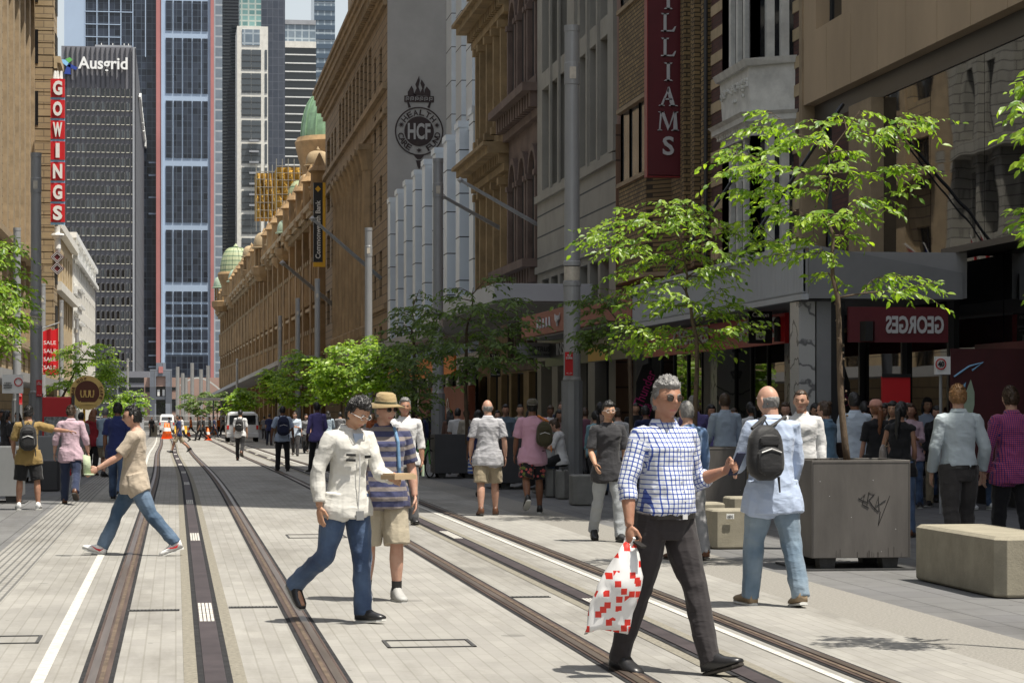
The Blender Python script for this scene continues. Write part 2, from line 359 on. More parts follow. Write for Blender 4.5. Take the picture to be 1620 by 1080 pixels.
for nm, c in (('left', .24), ('right', 3.52)):
    strip('track_apron_'+nm, 'aggregate_dark', c-.19, c+.19, .004, 4, 330)
    strip('track_seal_'+nm, 'rubber', c-.105, c+.105, .008, 4, 330)
    strip('power_strip_'+nm, 'aps', c-.065, c+.065, .014, 4, 330)
    q = MB()
    for i in range(-1, 26):
        y0 = 18.2+11*i
        if y0 < 4: continue
        for j in range(4):
            a = c-.056+j*.03+cx(y0)
            for r in range(5):
                q.box(a, a+.022, y0+r*.34, y0+r*.34+.32, gz(y0)+.012, gz(y0)+.019)
    tag(q.build('strip_joints_'+nm, 'line_white', local=True), kind='structure')
    for sgn in (-1, 1):
        xc = c+sgn*.7175; n2 = nm+('_inner' if sgn*(1 if nm == 'left' else -1) > 0 else '_outer')
        strip('rail_bed_'+n2, 'rubber', xc-.105, xc+.105, .005, 4, 330)
        strip('tram_rail_'+n2, 'rail_steel', xc-.075, xc+.075, .010, 4, 330)
        strip('rail_groove_'+n2, 'rail_rust', xc-sgn*.03-.015, xc-sgn*.03+.015, .0135, 4, 330)
        strip('rail_head_'+n2, 'rail_shine', xc+sgn*.028-.026, xc+sgn*.028+.026, .016, 4, 330)
# small covers and grates let into the paving
def cover(px, py, w, l, nm, lab, solid=False, grp=None):
    p = at(px, py); q = MB(); t = .025
    q.box(p.x-w/2, p.x+w/2, p.y-l/2, p.y-l/2+t, .001, .008); q.box(p.x-w/2, p.x+w/2, p.y+l/2-t, p.y+l/2, .001, .008)
    for x in (p.x-w/2, p.x+w/2-t): q.box(x, x+t, p.y-l/2, p.y+l/2, .001, .0075)
    if solid:
        n = int(w/.05)
        for i in range(n): q.box(p.x-w/2+.03+i*(w-.06)/n, p.x-w/2+.03+(i+.5)*(w-.06)/n, p.y-l/2+t, p.y+l/2-t, .001, .007)
    o = q.build(nm, 'grate_dark'); tag(o, label=lab, cat='cover', group=grp)
for k, (px, py, w, l, lab) in enumerate([(678, 1018, .62, .5, 'thin rectangular cover frame in the paving nearest the camera, below the hat man'), (500, 848, .75, .8, 'rectangular cover frame in the paving just left of the white jacket man'), (8, 1012, .5, .55, 'cover frame corner in the paving at the lower left photo edge')]):
    cover(px, py, w, l, 'paving_cover', lab)
for k, (x0, x1, py, lab) in enumerate([(202, 284, 966, 'narrow drain grate between left rail and power strip in front'), (362, 440, 961, 'narrow drain grate between power strip and the right hand rail in front'), (780, 872, 945, 'narrow drain grate between the middle rails behind the shopping bag')]):
    a = at(x0, py); b = at(x1, py); q = MB(); n = 14
    for i in range(n): q.box(a.x+(b.x-a.x)*i/n, a.x+(b.x-a.x)*(i+.55)/n, a.y-.04, a.y+.04, .001, .009)
    q.box(a.x, b.x, a.y-.055, a.y-.042, .001, .008); q.box(a.x, b.x, a.y+.042, a.y+.055, .001, .008)
    tag(q.build('drain_grate', 'grate_dark'), label=lab, cat='grate')
# ================================================================ BUILDINGS ON THE RIGHT
def RF(X): return Fr((X, 0), (0, 1), (-1, 0))     # facade facing the street from the right, s = Y
def LF(X): return Fr((X, 0), (0, 1), (1, 0))      # from the left
def CF(Y): return Fr((0, Y), (1, 0), (0, -1))     # facing the camera, s = X
XR = 13.5
# --- near building: sandstone band over reflective glass
b = Bld('sandstone_and_glass_building', (XR, 30, 0), 'sandstone clad building with tall reflective glass front at the right photo edge')
F = RF(XR); y0, y1 = 6, 49.4
for i in range(24):
    a = y1-(i+1)*1.8; F.box(b.mb('sandstone_band', 'sandstone_clad'), a+.012, a+1.8-.012, 8.2, 9.62, -.3, 0)
F.box(b.mb('band_core', 'joint'), y0, y1, 8.21, 9.6, -.8, -.06)
F.box(b.mb('soffit_panel', 'dark_panel'), y0, y1, 7.75, 8.19, -.9, -.25)
F.box(b.mb('edge_pier', 'stone_smooth'), 49.4, 49.65, 0, 20, -.5, .03)
b.facade(F, y0, 49.4, 9.62, 20, steps(24.4, 49.2, 7, .55), [(9.7, 13), (14, 17)], 'sandstone_clad', part='upper_wall', th=.5, rec=.35)
F.box(b.mb('stone_pier', 'stone_smooth'), yx(1376, XR), yx(1341, XR), 4.3, 7.75, -.5, -.02)
F.box(b.mb('stone_pier_behind', 'brick_red'), yx(1335, XR), yx(1300, XR), 4.3, 7.75, -.5, -.22)
ye = yx(1376, XR); n = 8; w = 2.9
for i in range(n):
    a = ye-(i+1)*w; q = MB(); F.box(q, a+.01, a+w-.01, 4.42, 7.74, -.32, -.28); q.build('glass_pane', 'glass_shop', b.r)
F.box(b.mb('canopy_edge', 'dark_panel'), 6, yx(1515, XR), 4.3, 4.41, -.5, .3)
for i in range(9):
    a = 40.4-(i+1)*2.6; q = MB(); F.box(q, a+.02, a+2.58, .35, 4.28, -.34, -.3); q.build('shop_window', 'glass_shop', b.r)
F.box(b.mb('plinth', 'black'), 6, 48.7, -.3, .34, -.5, -.2)
F.box(b.mb('shop_frame', 'black'), 40.4, 48.6, 4.3, 4.4, -.5, -.1)
for y in (40.4, 43.1, 45.9, 48.5): F.box(b.mb('shop_frame', 'black'), y-.05, y+.05, .34, 4.3, -.4, -.2)
for i, y in enumerate((40.45, 43.15, 45.95)):
    q = MB(); F.box(q, y, y+2.6, .35, 4.29, -.34, -.3); q.build('shop_window', 'glass_shop', b.r)
# red printed film panel on the shop window nearest the camera
q = MB(); F.box(q, 36.2, 39.2, 1.0, 2.75, -.295, -.285, 0)
q.build('red_window_film', mat('dark_red_film', (.10, .01, .012), .4, .3, 1.5), b.r)
b.mb('block', 'grey_render').box(XR+.9, 40, y0, 27.5, -.3, 24); b.mb('unseen_tower_block', 'grey_render').box(XR+.6, 42, 27.5, 49.4, 20, 88); b.mb('unseen_tower_block', 'grey_render').box(XR+.9, 42, 27.5, 49.4, -.3, 20)  # unseen upper storeys, added and sized to cast the street's shadow band
b.done()
# --- striped brick building with white bay window
b = Bld('striped_brick_building', (XR, 54, 0), 'red brick building striped with cream stone around a white bay window')
F = RF(XR); ya, yb = 49.65, 58.3
for i in range(24):
    z = 4.4+i*.62
    F.box(b.mb('brick_course', 'brick_red'), ya, yb, z, z+.36, -.6, -.02); F.box(b.mb('stone_course', 'cream_stone'), ya, yb, z+.36, z+.62, -.6, 0)
F.box(b.mb('shop_wall', 'marble'), ya, 51.0, -.4, 4.4, -.6, 0); F.box(b.mb('shop_wall', 'marble'), 57.6, yb, -.4, 4.4, -.6, 0)
b.window(F, 51.0, 57.6, -.3, 4.4, .5, nv=4, nh=1, name='shop_window', glass='glass_shop')
# bay: splayed plan
P = [(50.2, -.02), (50.9, .8), (53.6, .8), (54.5, -.02)]
def bayslab(mb, z0, z1, g=0, g1=None):
    g1 = g if g1 is None else g1
    pa = [(P[0][0]-g, -.3), (P[0][0]-g, P[0][1]), (P[1][0]-g, P[1][1]+g), (P[2][0]+g, P[2][1]+g), (P[3][0]+g, P[3][1]), (P[3][0]+g, -.3)]
    pb = [(P[0][0]-g1, -.3), (P[0][0]-g1, P[0][1]), (P[1][0]-g1, P[1][1]+g1), (P[2][0]+g1, P[2][1]+g1), (P[3][0]+g1, P[3][1]), (P[3][0]+g1, -.3)]
    mb.loft([[F.P(s, z0, o) for s, o in pa], [F.P(s, z1, o) for s, o in pb]])
bay = b.mb('bay_window', 'white_paint_old')
for z0, z1, g, g1 in [(4.5, 4.62, .1, .1), (4.62, 5.0, -.06, -.06), (7.7, 7.86, .04, .04), (7.86, 8.0, .04, .16), (8.0, 8.12, .22, .22), (8.12, 8.2, .22, .3), (8.2, 9.25, .0, .06), (9.25, 9.4, .14, .2), (12.2, 12.6, .1, .25)]: bayslab(bay, z0, z1, g, g1)
segs = [((50.2, -.02), (50.9, .8), 3), ((50.9, .8), (53.6, .8), 4), ((53.6, .8), (54.5, -.02), 2)]
for z0, z1 in ((5.0, 7.7), (9.4, 12.2)):
    for (a0, o0), (a1, o1), n in segs:
        for i in range(n+1):
            t = i/n; s_ = a0+(a1-a0)*t; o_ = o0+(o1-o0)*t; p = F.P(s_, 0, o_-.1); bay.box(p.x-.09, p.x+.09, p.y-.09, p.y+.09, z0, z1)
        for i in range(n):
            q = MB(); A = F.P(a0+(a1-a0)*i/n, 0, o0+(o1-o0)*i/n-.13); B_ = F.P(a0+(a1-a0)*(i+1)/n, 0, o0+(o1-o0)*(i+1)/n-.13)
            q.bar((A.x, A.y, (z0+z1)/2), (B_.x, B_.y, (z0+z1)/2), .03, z1-z0, 0); q.bar((A.x, A.y, z0+(z1-z0)*.68), (B_.x, B_.y, z0+(z1-z0)*.68), .08, .07, 1)
            q.build('bay_pane', ['glass_dark', 'frame_pale'], b.r)
den = b.mb('dentil', 'white_paint_old')
for i in range(12):
    p = F.P(50.95+i*.235, 0, .88); den.box(p.x-.06, p.x+.1, p.y-.08, p.y+.08, 7.87, 8.0)
for i in range(3):      # plaster swags on the bay
    c = F.P(51.35+i*.9, 8.8, .85); q = b.mb('plaster_swag', 'white_paint_old')
    for j in range(26):
        a = rnd.uniform(-.36, .36); zz = .22-abs(a)*.1-rnd.random()*.16-(.3 if abs(a) < .1 else 0)*rnd.random()
        q.lathe((c.x+.0, c.y+a, c.z+zz), [(.01, -.045), (.05, -.02), (.05, .02), (.01, .045)], 5)
for zz in (17.5,): F.box(b.mb('cornice', 'white_paint_old'), ya, yb, zz, zz+.5, 0, .5)
b.mb('block', 'grey_render').box(XR+.62, 30, ya, yb, -.4, 19.2)
for z0, z1 in ((4.4, 8.3),): pass
b.done()
# --- yellow brown brick building with the tall sign
b = Bld('yellow_brick_building', (XR, 63, 0), 'yellow brown brick building with rounded brick bays behind the tall maroon sign')
ya, yb = 58.3, 69.0
bk = b.mb('brick_wall', 'brick_yellow')
F.box(bk, ya, yb, 3.9, 22, -.5, -.02)
for i in range(5):       # stepped brick piers
    a = 58.5+i*.62; F.box(bk, a, a+.3, 5.3, 22, -.02, .14+.10*(i % 2))
for (za, zb) in ((5.4, 8.1), (10.4, 13.2), (15, 20)):
    for k in range(9):   # canted brick bay
        pass
    bk.loft([[F.P(s, z, o) for s, o in [(63.2, -.02), (63.9, .55), (67.9, .55), (68.7, -.02), (68.7, -.2), (63.2, -.2)]] for z in (za, zb)])
    for z in (za-.12, zb):
        b.mb('bay_sill', 'stone_smooth').loft([[F.P(s, zz, o) for s, o in [(63.1, -.01), (63.85, .62), (67.95, .62), (68.8, -.01), (68.8, -.2), (63.1, -.2)]] for zz in (z, z+.12)])
for z0, z1 in ((8.22, 10.28), (13.32, 14.88)):
    for a0, a1, o0, o1 in ((63.2, 63.9, -.1, .42), (63.9, 65.2, .42, .42), (65.2, 66.6, .42, .42), (66.6, 67.9, .42, .42), (67.9, 68.7, .42, -.1)):
        q = MB(); A = F.P(a0, 0, o0); B_ = F.P(a1, 0, o1)
        q.bar((A.x, A.y, (z0+z1)/2), (B_.x, B_.y, (z0+z1)/2), .05, z1-z0, 0)
        for X_ in (A, B_): q.box(X_.x-.06, X_.x+.06, X_.y-.06, X_.y+.06, z0, z1, 1)
        q.build('window', ['glass_grey', 'cream_stone'], b.r)
F.box(b.mb('shop_wall', 'grey_stone'), ya, 59.1, -.4, 3.9, -.5, 0); F.box(b.mb('shop_wall', 'grey_stone'), 68, yb, -.4, 3.9, -.5, 0)
b.window(F, 59.1, 68, -.4, 3.9, .4, nv=5, name='shop_window', glass='glass_shop')
b.mb('drain_pipe', 'frame_dark').tube([F.P(58.42, 3.5, .1), F.P(58.42, 22, .1)], .05, 8)
b.mb('block', 'grey_render').box(XR+.52, 30, ya, yb, -.4, 22)
b.done()
# --- grey stone building, pink end wall
XG = 13.0
b = Bld('grey_stone_building', (XG, 78, 0), 'grey stone building with tall dark windows and a pink rendered end wall')
F = RF(XG); ya = yx(975, XG); yb = yx(850, XG)
rows = [(4.2, 6.2), (9.4, 13.0), (13.6, 17.3), (17.9, 21.0)]
cols = []
for g0, g1 in ((ya+1.0, ya+6.6), (ya+8.6, yb-.9)):
    cols += steps(g0, g1, 3, .78)
b.facade(F, ya, yb, 3.7, 24, cols, rows, 'grey_stone', th=.5, rec=.4, nv=1, nh=1)
b.facade(F, ya, yb, -.5, 3.7, steps(ya+.6, yb-.3, 4, .66), [(-.4, 3.3)], 'grey_stone', part='ground_floor_pier', th=.5, rec=.42, nv=2, nh=1, name='shop_window', glass='glass_shop')
for z in (7.0, 7.75, 8.5): F.box(b.mb('joint_groove', 'joint'), ya+.02, yb-.02, z, z+.05, 0, .004)
F.box(b.mb('string_course', 'grey_stone'), ya, yb, 9.0, 9.25, 0, .12); F.box(b.mb('string_course', 'grey_stone'), ya, yb, 6.45, 6.7, 0, .1)
for g0 in (ya+1.0+5.6/3, ya+1+11.2/3, ya+8.6+1.7, ya+8.6+3.5): F.box(b.mb('mullion', 'grey_stone'), g0-.12, g0+.12, 9.25, 24, 0, .08)
F.box(b.mb('pilaster', 'grey_stone'), ya, ya+.9, 9.3, 24, 0, .1); F.box(b.mb('pilaster', 'grey_stone'), ya+6.9, ya+8.3, 9.3, 24, 0, .1)
C = CF(ya)
C.box(b.mb('pink_end_wall', 'pink_render'), XG+.02, XR+2, zx(985, 190, 13), 24, 0, .03); C.box(b.mb('brown_end_wall', 'brown_stone'), XG-.02, XR+2, -.4, zx(985, 190, 13)-.01, 0, .06)
b.mb('block', 'grey_render').box(XG+.52, 32, ya+.02, yb, -.5, 24)
b.done()
# --- purple brown arched building and golden building
def archpane(F, q, a, b_, z0, z1, o0, o1, mi=None, n=8):
    r = (b_-a)/2; pts = [(a, z0), (b_, z0)]+[(a+r+r*math.cos(t), z1-r*1.2+r*1.2*math.sin(t)) for t in [math.pi*i/n for i in range(n+1)]]
    F.poly(q, pts, o0, o1, mi)
def corbels(F, q, a, b_, z, n, d, o=0, w=.5, h=.35, z2=0):
    p = (b_-a)/n
    for i in range(n): F.box(q, a+p*(i+.5-w/2), a+p*(i+.5+w/2), z, z+h, o, o+d)
b = Bld('purple_stone_building', (13.2, 92, 0), 'narrow purple brown stone building with triple arched windows')
F = RF(13.3); ya, yb = yb+.01, yx(805, 13.3)
q = b.mb('wall', 'purple_stone'); F.box(q, ya, yb, 3.2, 23, -.5, 0)
for zc, zt in ((7.0, 11.2), (13.8, 17.6), (3.4, 6.0)):
    cc = steps(ya+.8, yb-.8, 3, .62)
    for a, c in cc:
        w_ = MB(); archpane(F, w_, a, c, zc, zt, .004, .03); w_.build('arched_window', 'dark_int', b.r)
        for s_ in (a-.16, c+.16): F.box(q, s_-.13, s_+.13, zc, zt-.9, .01, .22); F.box(q, s_-.2, s_+.2, zt-1.0, zt-.8, .0, .28)
        r = (c-a)/2
        for k in range(9):
            t0 = math.pi*k/9; t1 = math.pi*(k+1)/9; zb_ = zt-r*1.2
            F.poly(q, [(a+r+r*math.cos(t0), zb_+r*1.2*math.sin(t0)), (a+r+(r+.22)*math.cos(t0), zb_+(r*1.2+.25)*math.sin(t0)), (a+r+(r+.22)*math.cos(t1), zb_+(r*1.2+.25)*math.sin(t1)), (a+r+r*math.cos(t1), zb_+r*1.2*math.sin(t1))], .012, .2)
    F.box(q, ya+.3, yb-.3, zc-.35, zc, 0, .3)
for zc in (12.3, 18.7, 5.9):
    F.box(q, ya, yb, zc, zc+.3, 0, .25); corbels(F, q, ya, yb, zc+.3, 14, .55, 0, .55, .55); F.box(q, ya, yb, zc+.85, zc+1.15, 0, .85)
b.mb('block', 'grey_render').box(13.82, 30, ya, yb, -.6, 22.9); b.facade(F, ya, yb, -.6, 3.2, steps(ya, yb, 2, .7), [(-.5, 3.0)], 'gold_stone', part='ground_floor_pier', th=.5, rec=.3, nv=2, nh=1, name='shop_window', glass='glass_shop')
b.done()
b = Bld('golden_stone_building', (13.4, 100, 0), 'ornate golden brown sandstone building with heavy dentilled cornices')
F = RF(13.4); ya, yb = yb+.01, yx(757, 13.4)
q = b.mb('wall', 'gold_stone'); cols = steps(ya+.8, yb-.8, 4, .5)
b.facade(F, ya, yb, 3.2, 19.8, cols, [(6.6, 10.6), (13.4, 17.0)], 'gold_stone', th=.5, rec=.35, nv=2, nh=2)
for a, c in cols+[(yb-1, yb-.6)]:
    for z0, z1 in ((6.2, 11), (13.0, 17.4)): F.box(q, a-.42, a-.12, z0, z1, 0, .3); F.box(q, a-.5, a-.04, z1-.3, z1, 0, .42); F.box(q, a-.5, a-.04, z0, z0+.3, 0, .4)
for zc in (11.2, 17.6):
    F.box(q, ya, yb+.3, zc, zc+.3, 0, .3); corbels(F, q, ya, yb+.3, zc+.3, 20, .5, 0, .5, .4); F.box(q, ya, yb+.5, zc+.7, zc+1.0, 0, .95); F.box(q, ya, yb+.6, zc+1.0, zc+1.15, 0, 1.15)
for k in range(24): s_ = ya+.2+(yb-ya)*k/24; q.lathe(F.P(s_, 18.9, .2), [(.06, 0), (.13, .3), (.07, .6), (.1, .9)], 6)
F.box(q, ya, yb+.3, 19.8, 20.1, 0, .5)
C2 = CF(yb); 
b.mb('block', 'gold_stone').box(13.92, 30, ya, yb-.01, -.6, 19.7); b.facade(F, ya, yb, -.6, 3.2, steps(ya, yb, 3, .7), [(-.5, 3.0)], 'gold_stone', part='ground_floor_pier', th=.5, rec=.3, nv=3, nh=1, name='shop_window', glass='glass_shop')
b.done()
# --- white finned building
b = Bld('metal_fin_building', (13.5, 128, 0), 'modern building faced with tall pale blue metal fins, stepped along the street')
F = RF(13.6); ya, yb = yb+.3, 150.3
q = b.mb('metal_fin', 'panel_blue'); jn = b.mb('panel_joint', 'joint'); n = 9; pit = (yb-ya)/n
F.box(b.mb('wall', 'glass_grey'), ya, yb, -.6, 13.6, -.6, -.35)
for i in range(n):
    s_ = ya+i*pit+.4; zt = 14.9-.06*i
    F.box(q, s_, s_+1.5, 4.2, zt, -.5, .35); F.box(q, s_-.02, s_+1.52, zt, zt+.3, -.5, .42)
    F.box(b.mb('glazing', 'glass_blue'), s_+1.5, s_+pit-.02, 4.2, zt-.2, -.4, -.2)
    F.box(q, s_+1.5, s_+pit, zt-.2, zt+.1, -.4, -.05)
    for k in range(6):
        z = 4.2+.9*((i*3) % 4)/2+k*2.05
        if z < zt-.3: F.box(jn, s_-.004, s_+1.504, z, z+.05, -.3, .354)
b.facade(F, ya, yb, -.7, 4.19, steps(ya, yb, 10, .8), [(-.6, 3.3)], 'marble', part='ground_floor_pier', th=.5, rec=.3, nv=2, nh=1, name='shop_window', glass='glass_shop')
F2 = RF(17.4)
for i in range(9):
    s_ = ya+i*pit; F2.box(q, s_, s_+pit*.55, 13, 48, -.4, .35); F2.box(q, s_+pit*.55, s_+pit, 13, 48, -.4, -.1)
    for k in range(7): F2.box(jn, s_-.004, s_+pit*.55+.004, 14.3+k*2.1+(i % 3)*.7, 14.35+k*2.1+(i % 3)*.7, -.2, .356)
b.mb('block', 'grey_render').box(14.0, 17.8, ya, yb-.02, -.6, 13.5); b.mb('tower_core', 'panel_blue').box(17.9, 34, ya, yb-.02, -.6, 48)
b.done()
# --- bank building with giant columns, grey wall towards the camera
YB = 150.6
b = Bld('bank_building', (13.5, 180, 0), 'tall brown stone bank building with giant fluted columns, deep cornice and plain grey end wall')
F = RF(13.5); yb = 213.3
b.mb('grey_end_wall', 'grey_wall').box(13.52, 33.9, YB-.3, YB, -.8, 45)
q = b.mb('stone_wall', 'bank_ashlar'); pl = b.mb('plain_stone', 'stone_bank')
C0, C1 = 162, 196       # recess holding the columns
b.facade(F, YB, C0, -.8, 27.6, [(154.2, 156.2), (159, 160.4)], [(4, 7), (9, 12), (14, 17), (19, 21.5), (23, 25.5)], 'bank_ashlar', th=.6, rec=.3, nv=2, nh=3)
b.facade(F, C1, yb, -.8, 27.6, [(199, 201), (203, 205), (207, 211)], [(4, 7), (9, 12), (14, 17), (19, 21.5), (23, 25.5)], 'bank_ashlar', th=.6, rec=.3, nv=2, nh=3)
F.box(pl, C0, C1, -.8, 6.6, -.6, 0); F.box(pl, C0, C1, 20.0, 22.2, -.6, 0)
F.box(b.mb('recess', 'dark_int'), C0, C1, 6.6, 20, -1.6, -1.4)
b.facade(F, C0, C1, 22.2, 27.6, steps(C0, C1, 9, .6), [(22.8, 26.8)], 'bank_ashlar', th=.6, rec=.3, nv=2, nh=1)
for i in range(9):
    s_ = C0+1.9+i*(C1-C0-3.8)/8; c = F.P(s_, 0, -.15); k = 20; rings = []
    for z, r in ((6.6, .95), (7.2, .95), (7.3, .8), (12, .8), (18.2, .7)):
        rings.append([Vector((c.x+r*(1-.09*(j % 2))*math.cos(2*math.pi*j/k), c.y+r*(1-.09*(j % 2))*math.sin(2*math.pi*j/k), z)) for j in range(k)])
    cm = MB(); cm.loft(rings); cm.lathe(c, [(.74, 18.2), (.8, 18.6), (.95, 19.2), (1.1, 19.6)], 12); cm.box(c.x-1.05, c.x+1.05, c.y-1.05, c.y+1.05, 19.6, 19.98); cm.build('giant_column', 'stone_bank', b.r)
for z0, z1, o in ((22.2, 22.6, .3), (20.6, 20.9, .2), (27.6, 28.0, .25), (28.0, 28.3, .4), (29.0, 29.5, .9), (29.5, 29.9, 1.05), (29.9, 30.2, 1.2), (8.0, 8.3, .2)):
    F.box(pl, YB, C0, z0, z1, 0, o) if z0 < 9 else F.box(pl, YB, yb, z0, z1, 0, o)
corbels(F, b.mb('cornice_bracket', 'stone_bank'), YB, yb, 28.3, 70, .8, 0, .45, .7)
F.box(pl, YB, yb, 28.3, 30.2, -.6, -.01)
b.mb('roof_block', 'stone_bank').box(14.12, 34, YB+.01, yb, -.8, 30.1)
# setback upper storeys, seen over the cornice
UX = 15.6
F3 = RF(UX); b.facade(F3, 176, 214, 30.2, 62, [(180, 184), (188, 192), (198, 202), (206, 210)], [(31.5, 35), (38, 42), (45, 49)], 'stone_bank', part='upper_storeys', th=.5, nv=3, nh=3)
b.mb('upper_core', 'stone_bank').box(16.12, 34, 176, 213.9, 30.2, 62)
C3 = CF(176.0); b.mb('upper_core', 'stone_bank').box(UX+.02, 34, 175.6, 175.98, 30.2, 62)
C4 = CF(YB-.3)
b.done()
# ---------------------------------------------------------------- painted emblem on the grey end wall
def arc_text(mb, txt, c, r, a0, a1, h, ex, ey, w=None, inward=False):
    n = len(txt)
    for i, ch in enumerate(txt):
        a = a0+(a1-a0)*i/(n-1) if n > 1 else a0
        ex = Vector(ex); ey = Vector(ey); rad = ex*math.cos(a)+ey*math.sin(a); tang = ex*math.sin(a)-ey*math.cos(a)
        if inward: text(mb, ch, Vector(c)+rad*r, -tang, -rad, w, h, bold=.02)
        else: text(mb, ch, Vector(c)+rad*r, tang, rad, w, h, bold=.02)
def ring(mb, c, ex, ey, ez, r0, r1, n=48, mi=None):
    c = Vector(c); ex = Vector(ex); ey = Vector(ey); ez = Vector(ez); A = []
    for r, z in ((r0, 0), (r1, 0), (r1, 1), (r0, 1)): A.append([c+(ex*math.cos(2*math.pi*j/n)+ey*math.sin(2*math.pi*j/n))*r+ez*z for j in range(n)])
    A.append(A[0]); mb.loft(A, mi, cap=False)
def disc(mb, c, ex, ey, ez, r, n=48, mi=None): mb.prism([(r*math.cos(2*math.pi*j/n), r*math.sin(2*math.pi*j/n)) for j in range(n)], c, ex, ey, ez, mi)
M['emblem'] = mat('dark_brown_emblem_paint', (.035, .022, .022), .6, 0)
M['emblem_light'] = mat('grey_emblem_infill', (.42, .42, .42), .6, 0)
Ye = YB-.32; mp = cY(663, Ye)/FPX; c = Vector((xY(663, Ye), Ye, zY(663, 208, Ye))); ex = (1, 0, 0); ey = (0, 0, 1); ez = (0, -.03, 0)
root = empty('wall_emblem', (c.x, Ye, c.z-1.6), label='dark round health fund emblem with flaming torch on the grey end wall', cat='emblem')
q = MB(); ring(q, c, ex, ey, ez, 36.5*mp, 38.5*mp); ring(q, c, ex, ey, ez, 22*mp, 23.5*mp); disc(q, c, ex, ey, ez, 22*mp)
q.prism([(-23.5, 46), (23.5, 46), (23.5, 56), (-23.5, 56)][0:4], c, Vector(ex)*mp, Vector(ey)*mp, ez)
q.prism([(-17, 37), (-13, 38), (-16, 46), (-19, 46)], c, Vector(ex)*mp, Vector(ey)*mp, ez); q.prism([(17, 37), (13, 38), (16, 46), (19, 46)], c, Vector(ex)*mp, Vector(ey)*mp, ez)
for fl in ([(-18, 56), (-18, 62), (-12, 72), (-9, 66), (-8, 60), (-4, 56)], [(-9, 57), (-4, 68), (-6, 74), (0, 88), (1, 80), (-1, 70), (2, 62), (0, 57)], [(0, 57), (5, 68), (2, 76), (4, 82), (9, 74), (7, 66), (9, 57)], [(8, 57), (9, 66), (12, 71), (18, 64), (18, 56)]): q.prism(fl, c, Vector(ex)*mp, Vector(ey)*mp, ez)
q.prism([(-8, -38), (8, -38), (3, -44), (-3, -44)], c, Vector(ex)*mp, Vector(ey)*mp, ez); q.prism([(-5, -46), (5, -46), (2.5, -56), (0, -60), (-2.5, -56)], c, Vector(ex)*mp, Vector(ey)*mp, ez)
arc_text(q, 'HEALTH', c, 29.7*mp, R(140), R(42), 9*mp, ex, ey, 8*mp); arc_text(q, 'CARE', c, 29.7*mp, R(193), R(236), 9*mp, ex, ey, 8*mp, True); arc_text(q, 'FUND', c, 29.7*mp, R(302), R(350), 9*mp, ex, ey, 8*mp, True)
for a in (160, 20, 270):
    cc = c+Vector((math.cos(R(a)), 0, math.sin(R(a))))*30*mp
    q.prism([((4.5 if j % 2 else 1.8)*math.cos(math.pi*j/8), (4.5 if j % 2 else 1.8)*math.sin(math.pi*j/8)) for j in range(16)], cc, Vector(ex)*mp, Vector(ey)*mp, ez)
q.build('emblem_ring', 'emblem', root)
q = MB(); text(q, 'HCF', c+Vector((0, -.04, 0)), ex, ey, 36*mp, 26*mp, bold=.03)
for i in range(6):
    x = -18.5+i*7.4
    for u0, u1, v0, v1 in ((-2.6, 2.6, 53.4, 54.4), (-2.6, -1.7, 48, 54.4), (1.8, 2.6, 50, 54.4), (-.6, 2.6, 49.6, 50.5), (-.6, .2, 49.6, 52)):
        q.prism([(x+u0, v0), (x+u1, v0), (x+u1, v1), (x+u0, v1)], c+Vector((0, -.032, 0)), Vector(ex)*mp, Vector(ey)*mp, (0, -.02, 0))
q.build('emblem_lettering', 'emblem_light', root)
# ---------------------------------------------------------------- long arcaded sandstone market hall with copper domes
QA = R(1.02); FQ = Fr((13.5, 213.8), (-math.sin(QA), math.cos(QA)), (-math.cos(QA), -math.sin(QA)))
b = Bld('arcaded_market_hall', (13.0, 214, -1), 'very long sandstone arcaded market hall with green copper domes and a row of arches')
q = b.mb('wall', 'qvb'); lt = b.mb('pale_moulding', 'qvb_light'); dk = b.mb('arch_recess', 'dark_int'); L_ = 255; nb = 25; pb = L_/nb
FQ.box(q, 0, L_, -2, 21.5, -28, -.9)
for i in range(nb):
    a = i*pb
    FQ.box(q, a, a+1.5, -2, 19, -.9, .55); FQ.box(q, a+1.7, a+pb, 10.6, 11.6, -.9, 0); FQ.box(q, a+1.7, a+pb, 17.4, 19, -.9, 0); FQ.box(q, a+1.7, a+pb, 4.4, 5.4, -.9, 0)
    for z0, z1 in ((11.6, 17.4), (5.4, 10.6)):
        for k in range(4):
            s_ = a+1.9+k*(pb-2.1)/3.0
            if k < 4: q.tube([FQ.P(s_, z0, .1), FQ.P(s_, z1-1.6, .1)], .33, 8); FQ.box(lt, s_-.42, s_+.42, z1-1.9, z1-1.5, -.6, .5)
        for k in range(3):
            sa = a+1.9+k*(pb-2.1)/3.0; w_ = (pb-2.1)/3.0; r = w_/2-.3
            pts = [(sa, z1), (sa, z1-1.5)]+[(sa+w_/2-r*math.cos(math.pi*j/8), z1-1.5+r*math.sin(math.pi*j/8)) for j in range(9)]+[(sa+w_, z1-1.5), (sa+w_, z1)]
            FQ.poly(q, pts, -.7, -.2)
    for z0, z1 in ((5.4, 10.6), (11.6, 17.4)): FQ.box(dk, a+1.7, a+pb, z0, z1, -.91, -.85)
    for k in range(6): FQ.box(lt, a+.2+k*1.7, a+1.0+k*1.7, 19.0, 19.6, 0, .7)
    for k in range(7): q.lathe(FQ.P(a+2.2+k*1.15, 20.6, .3), [(.12, 0), (.26, .35), (.14, .8), (.2, 1.2)], 6)
    q.lathe(FQ.P(a+.85, 19.6, .45), [(.95, 0), (1.0, .6), (.8, .9), (.8, 3.4), (1.05, 3.6), (.6, 4.1), (.2, 5.0), (.05, 5.3)], 10)
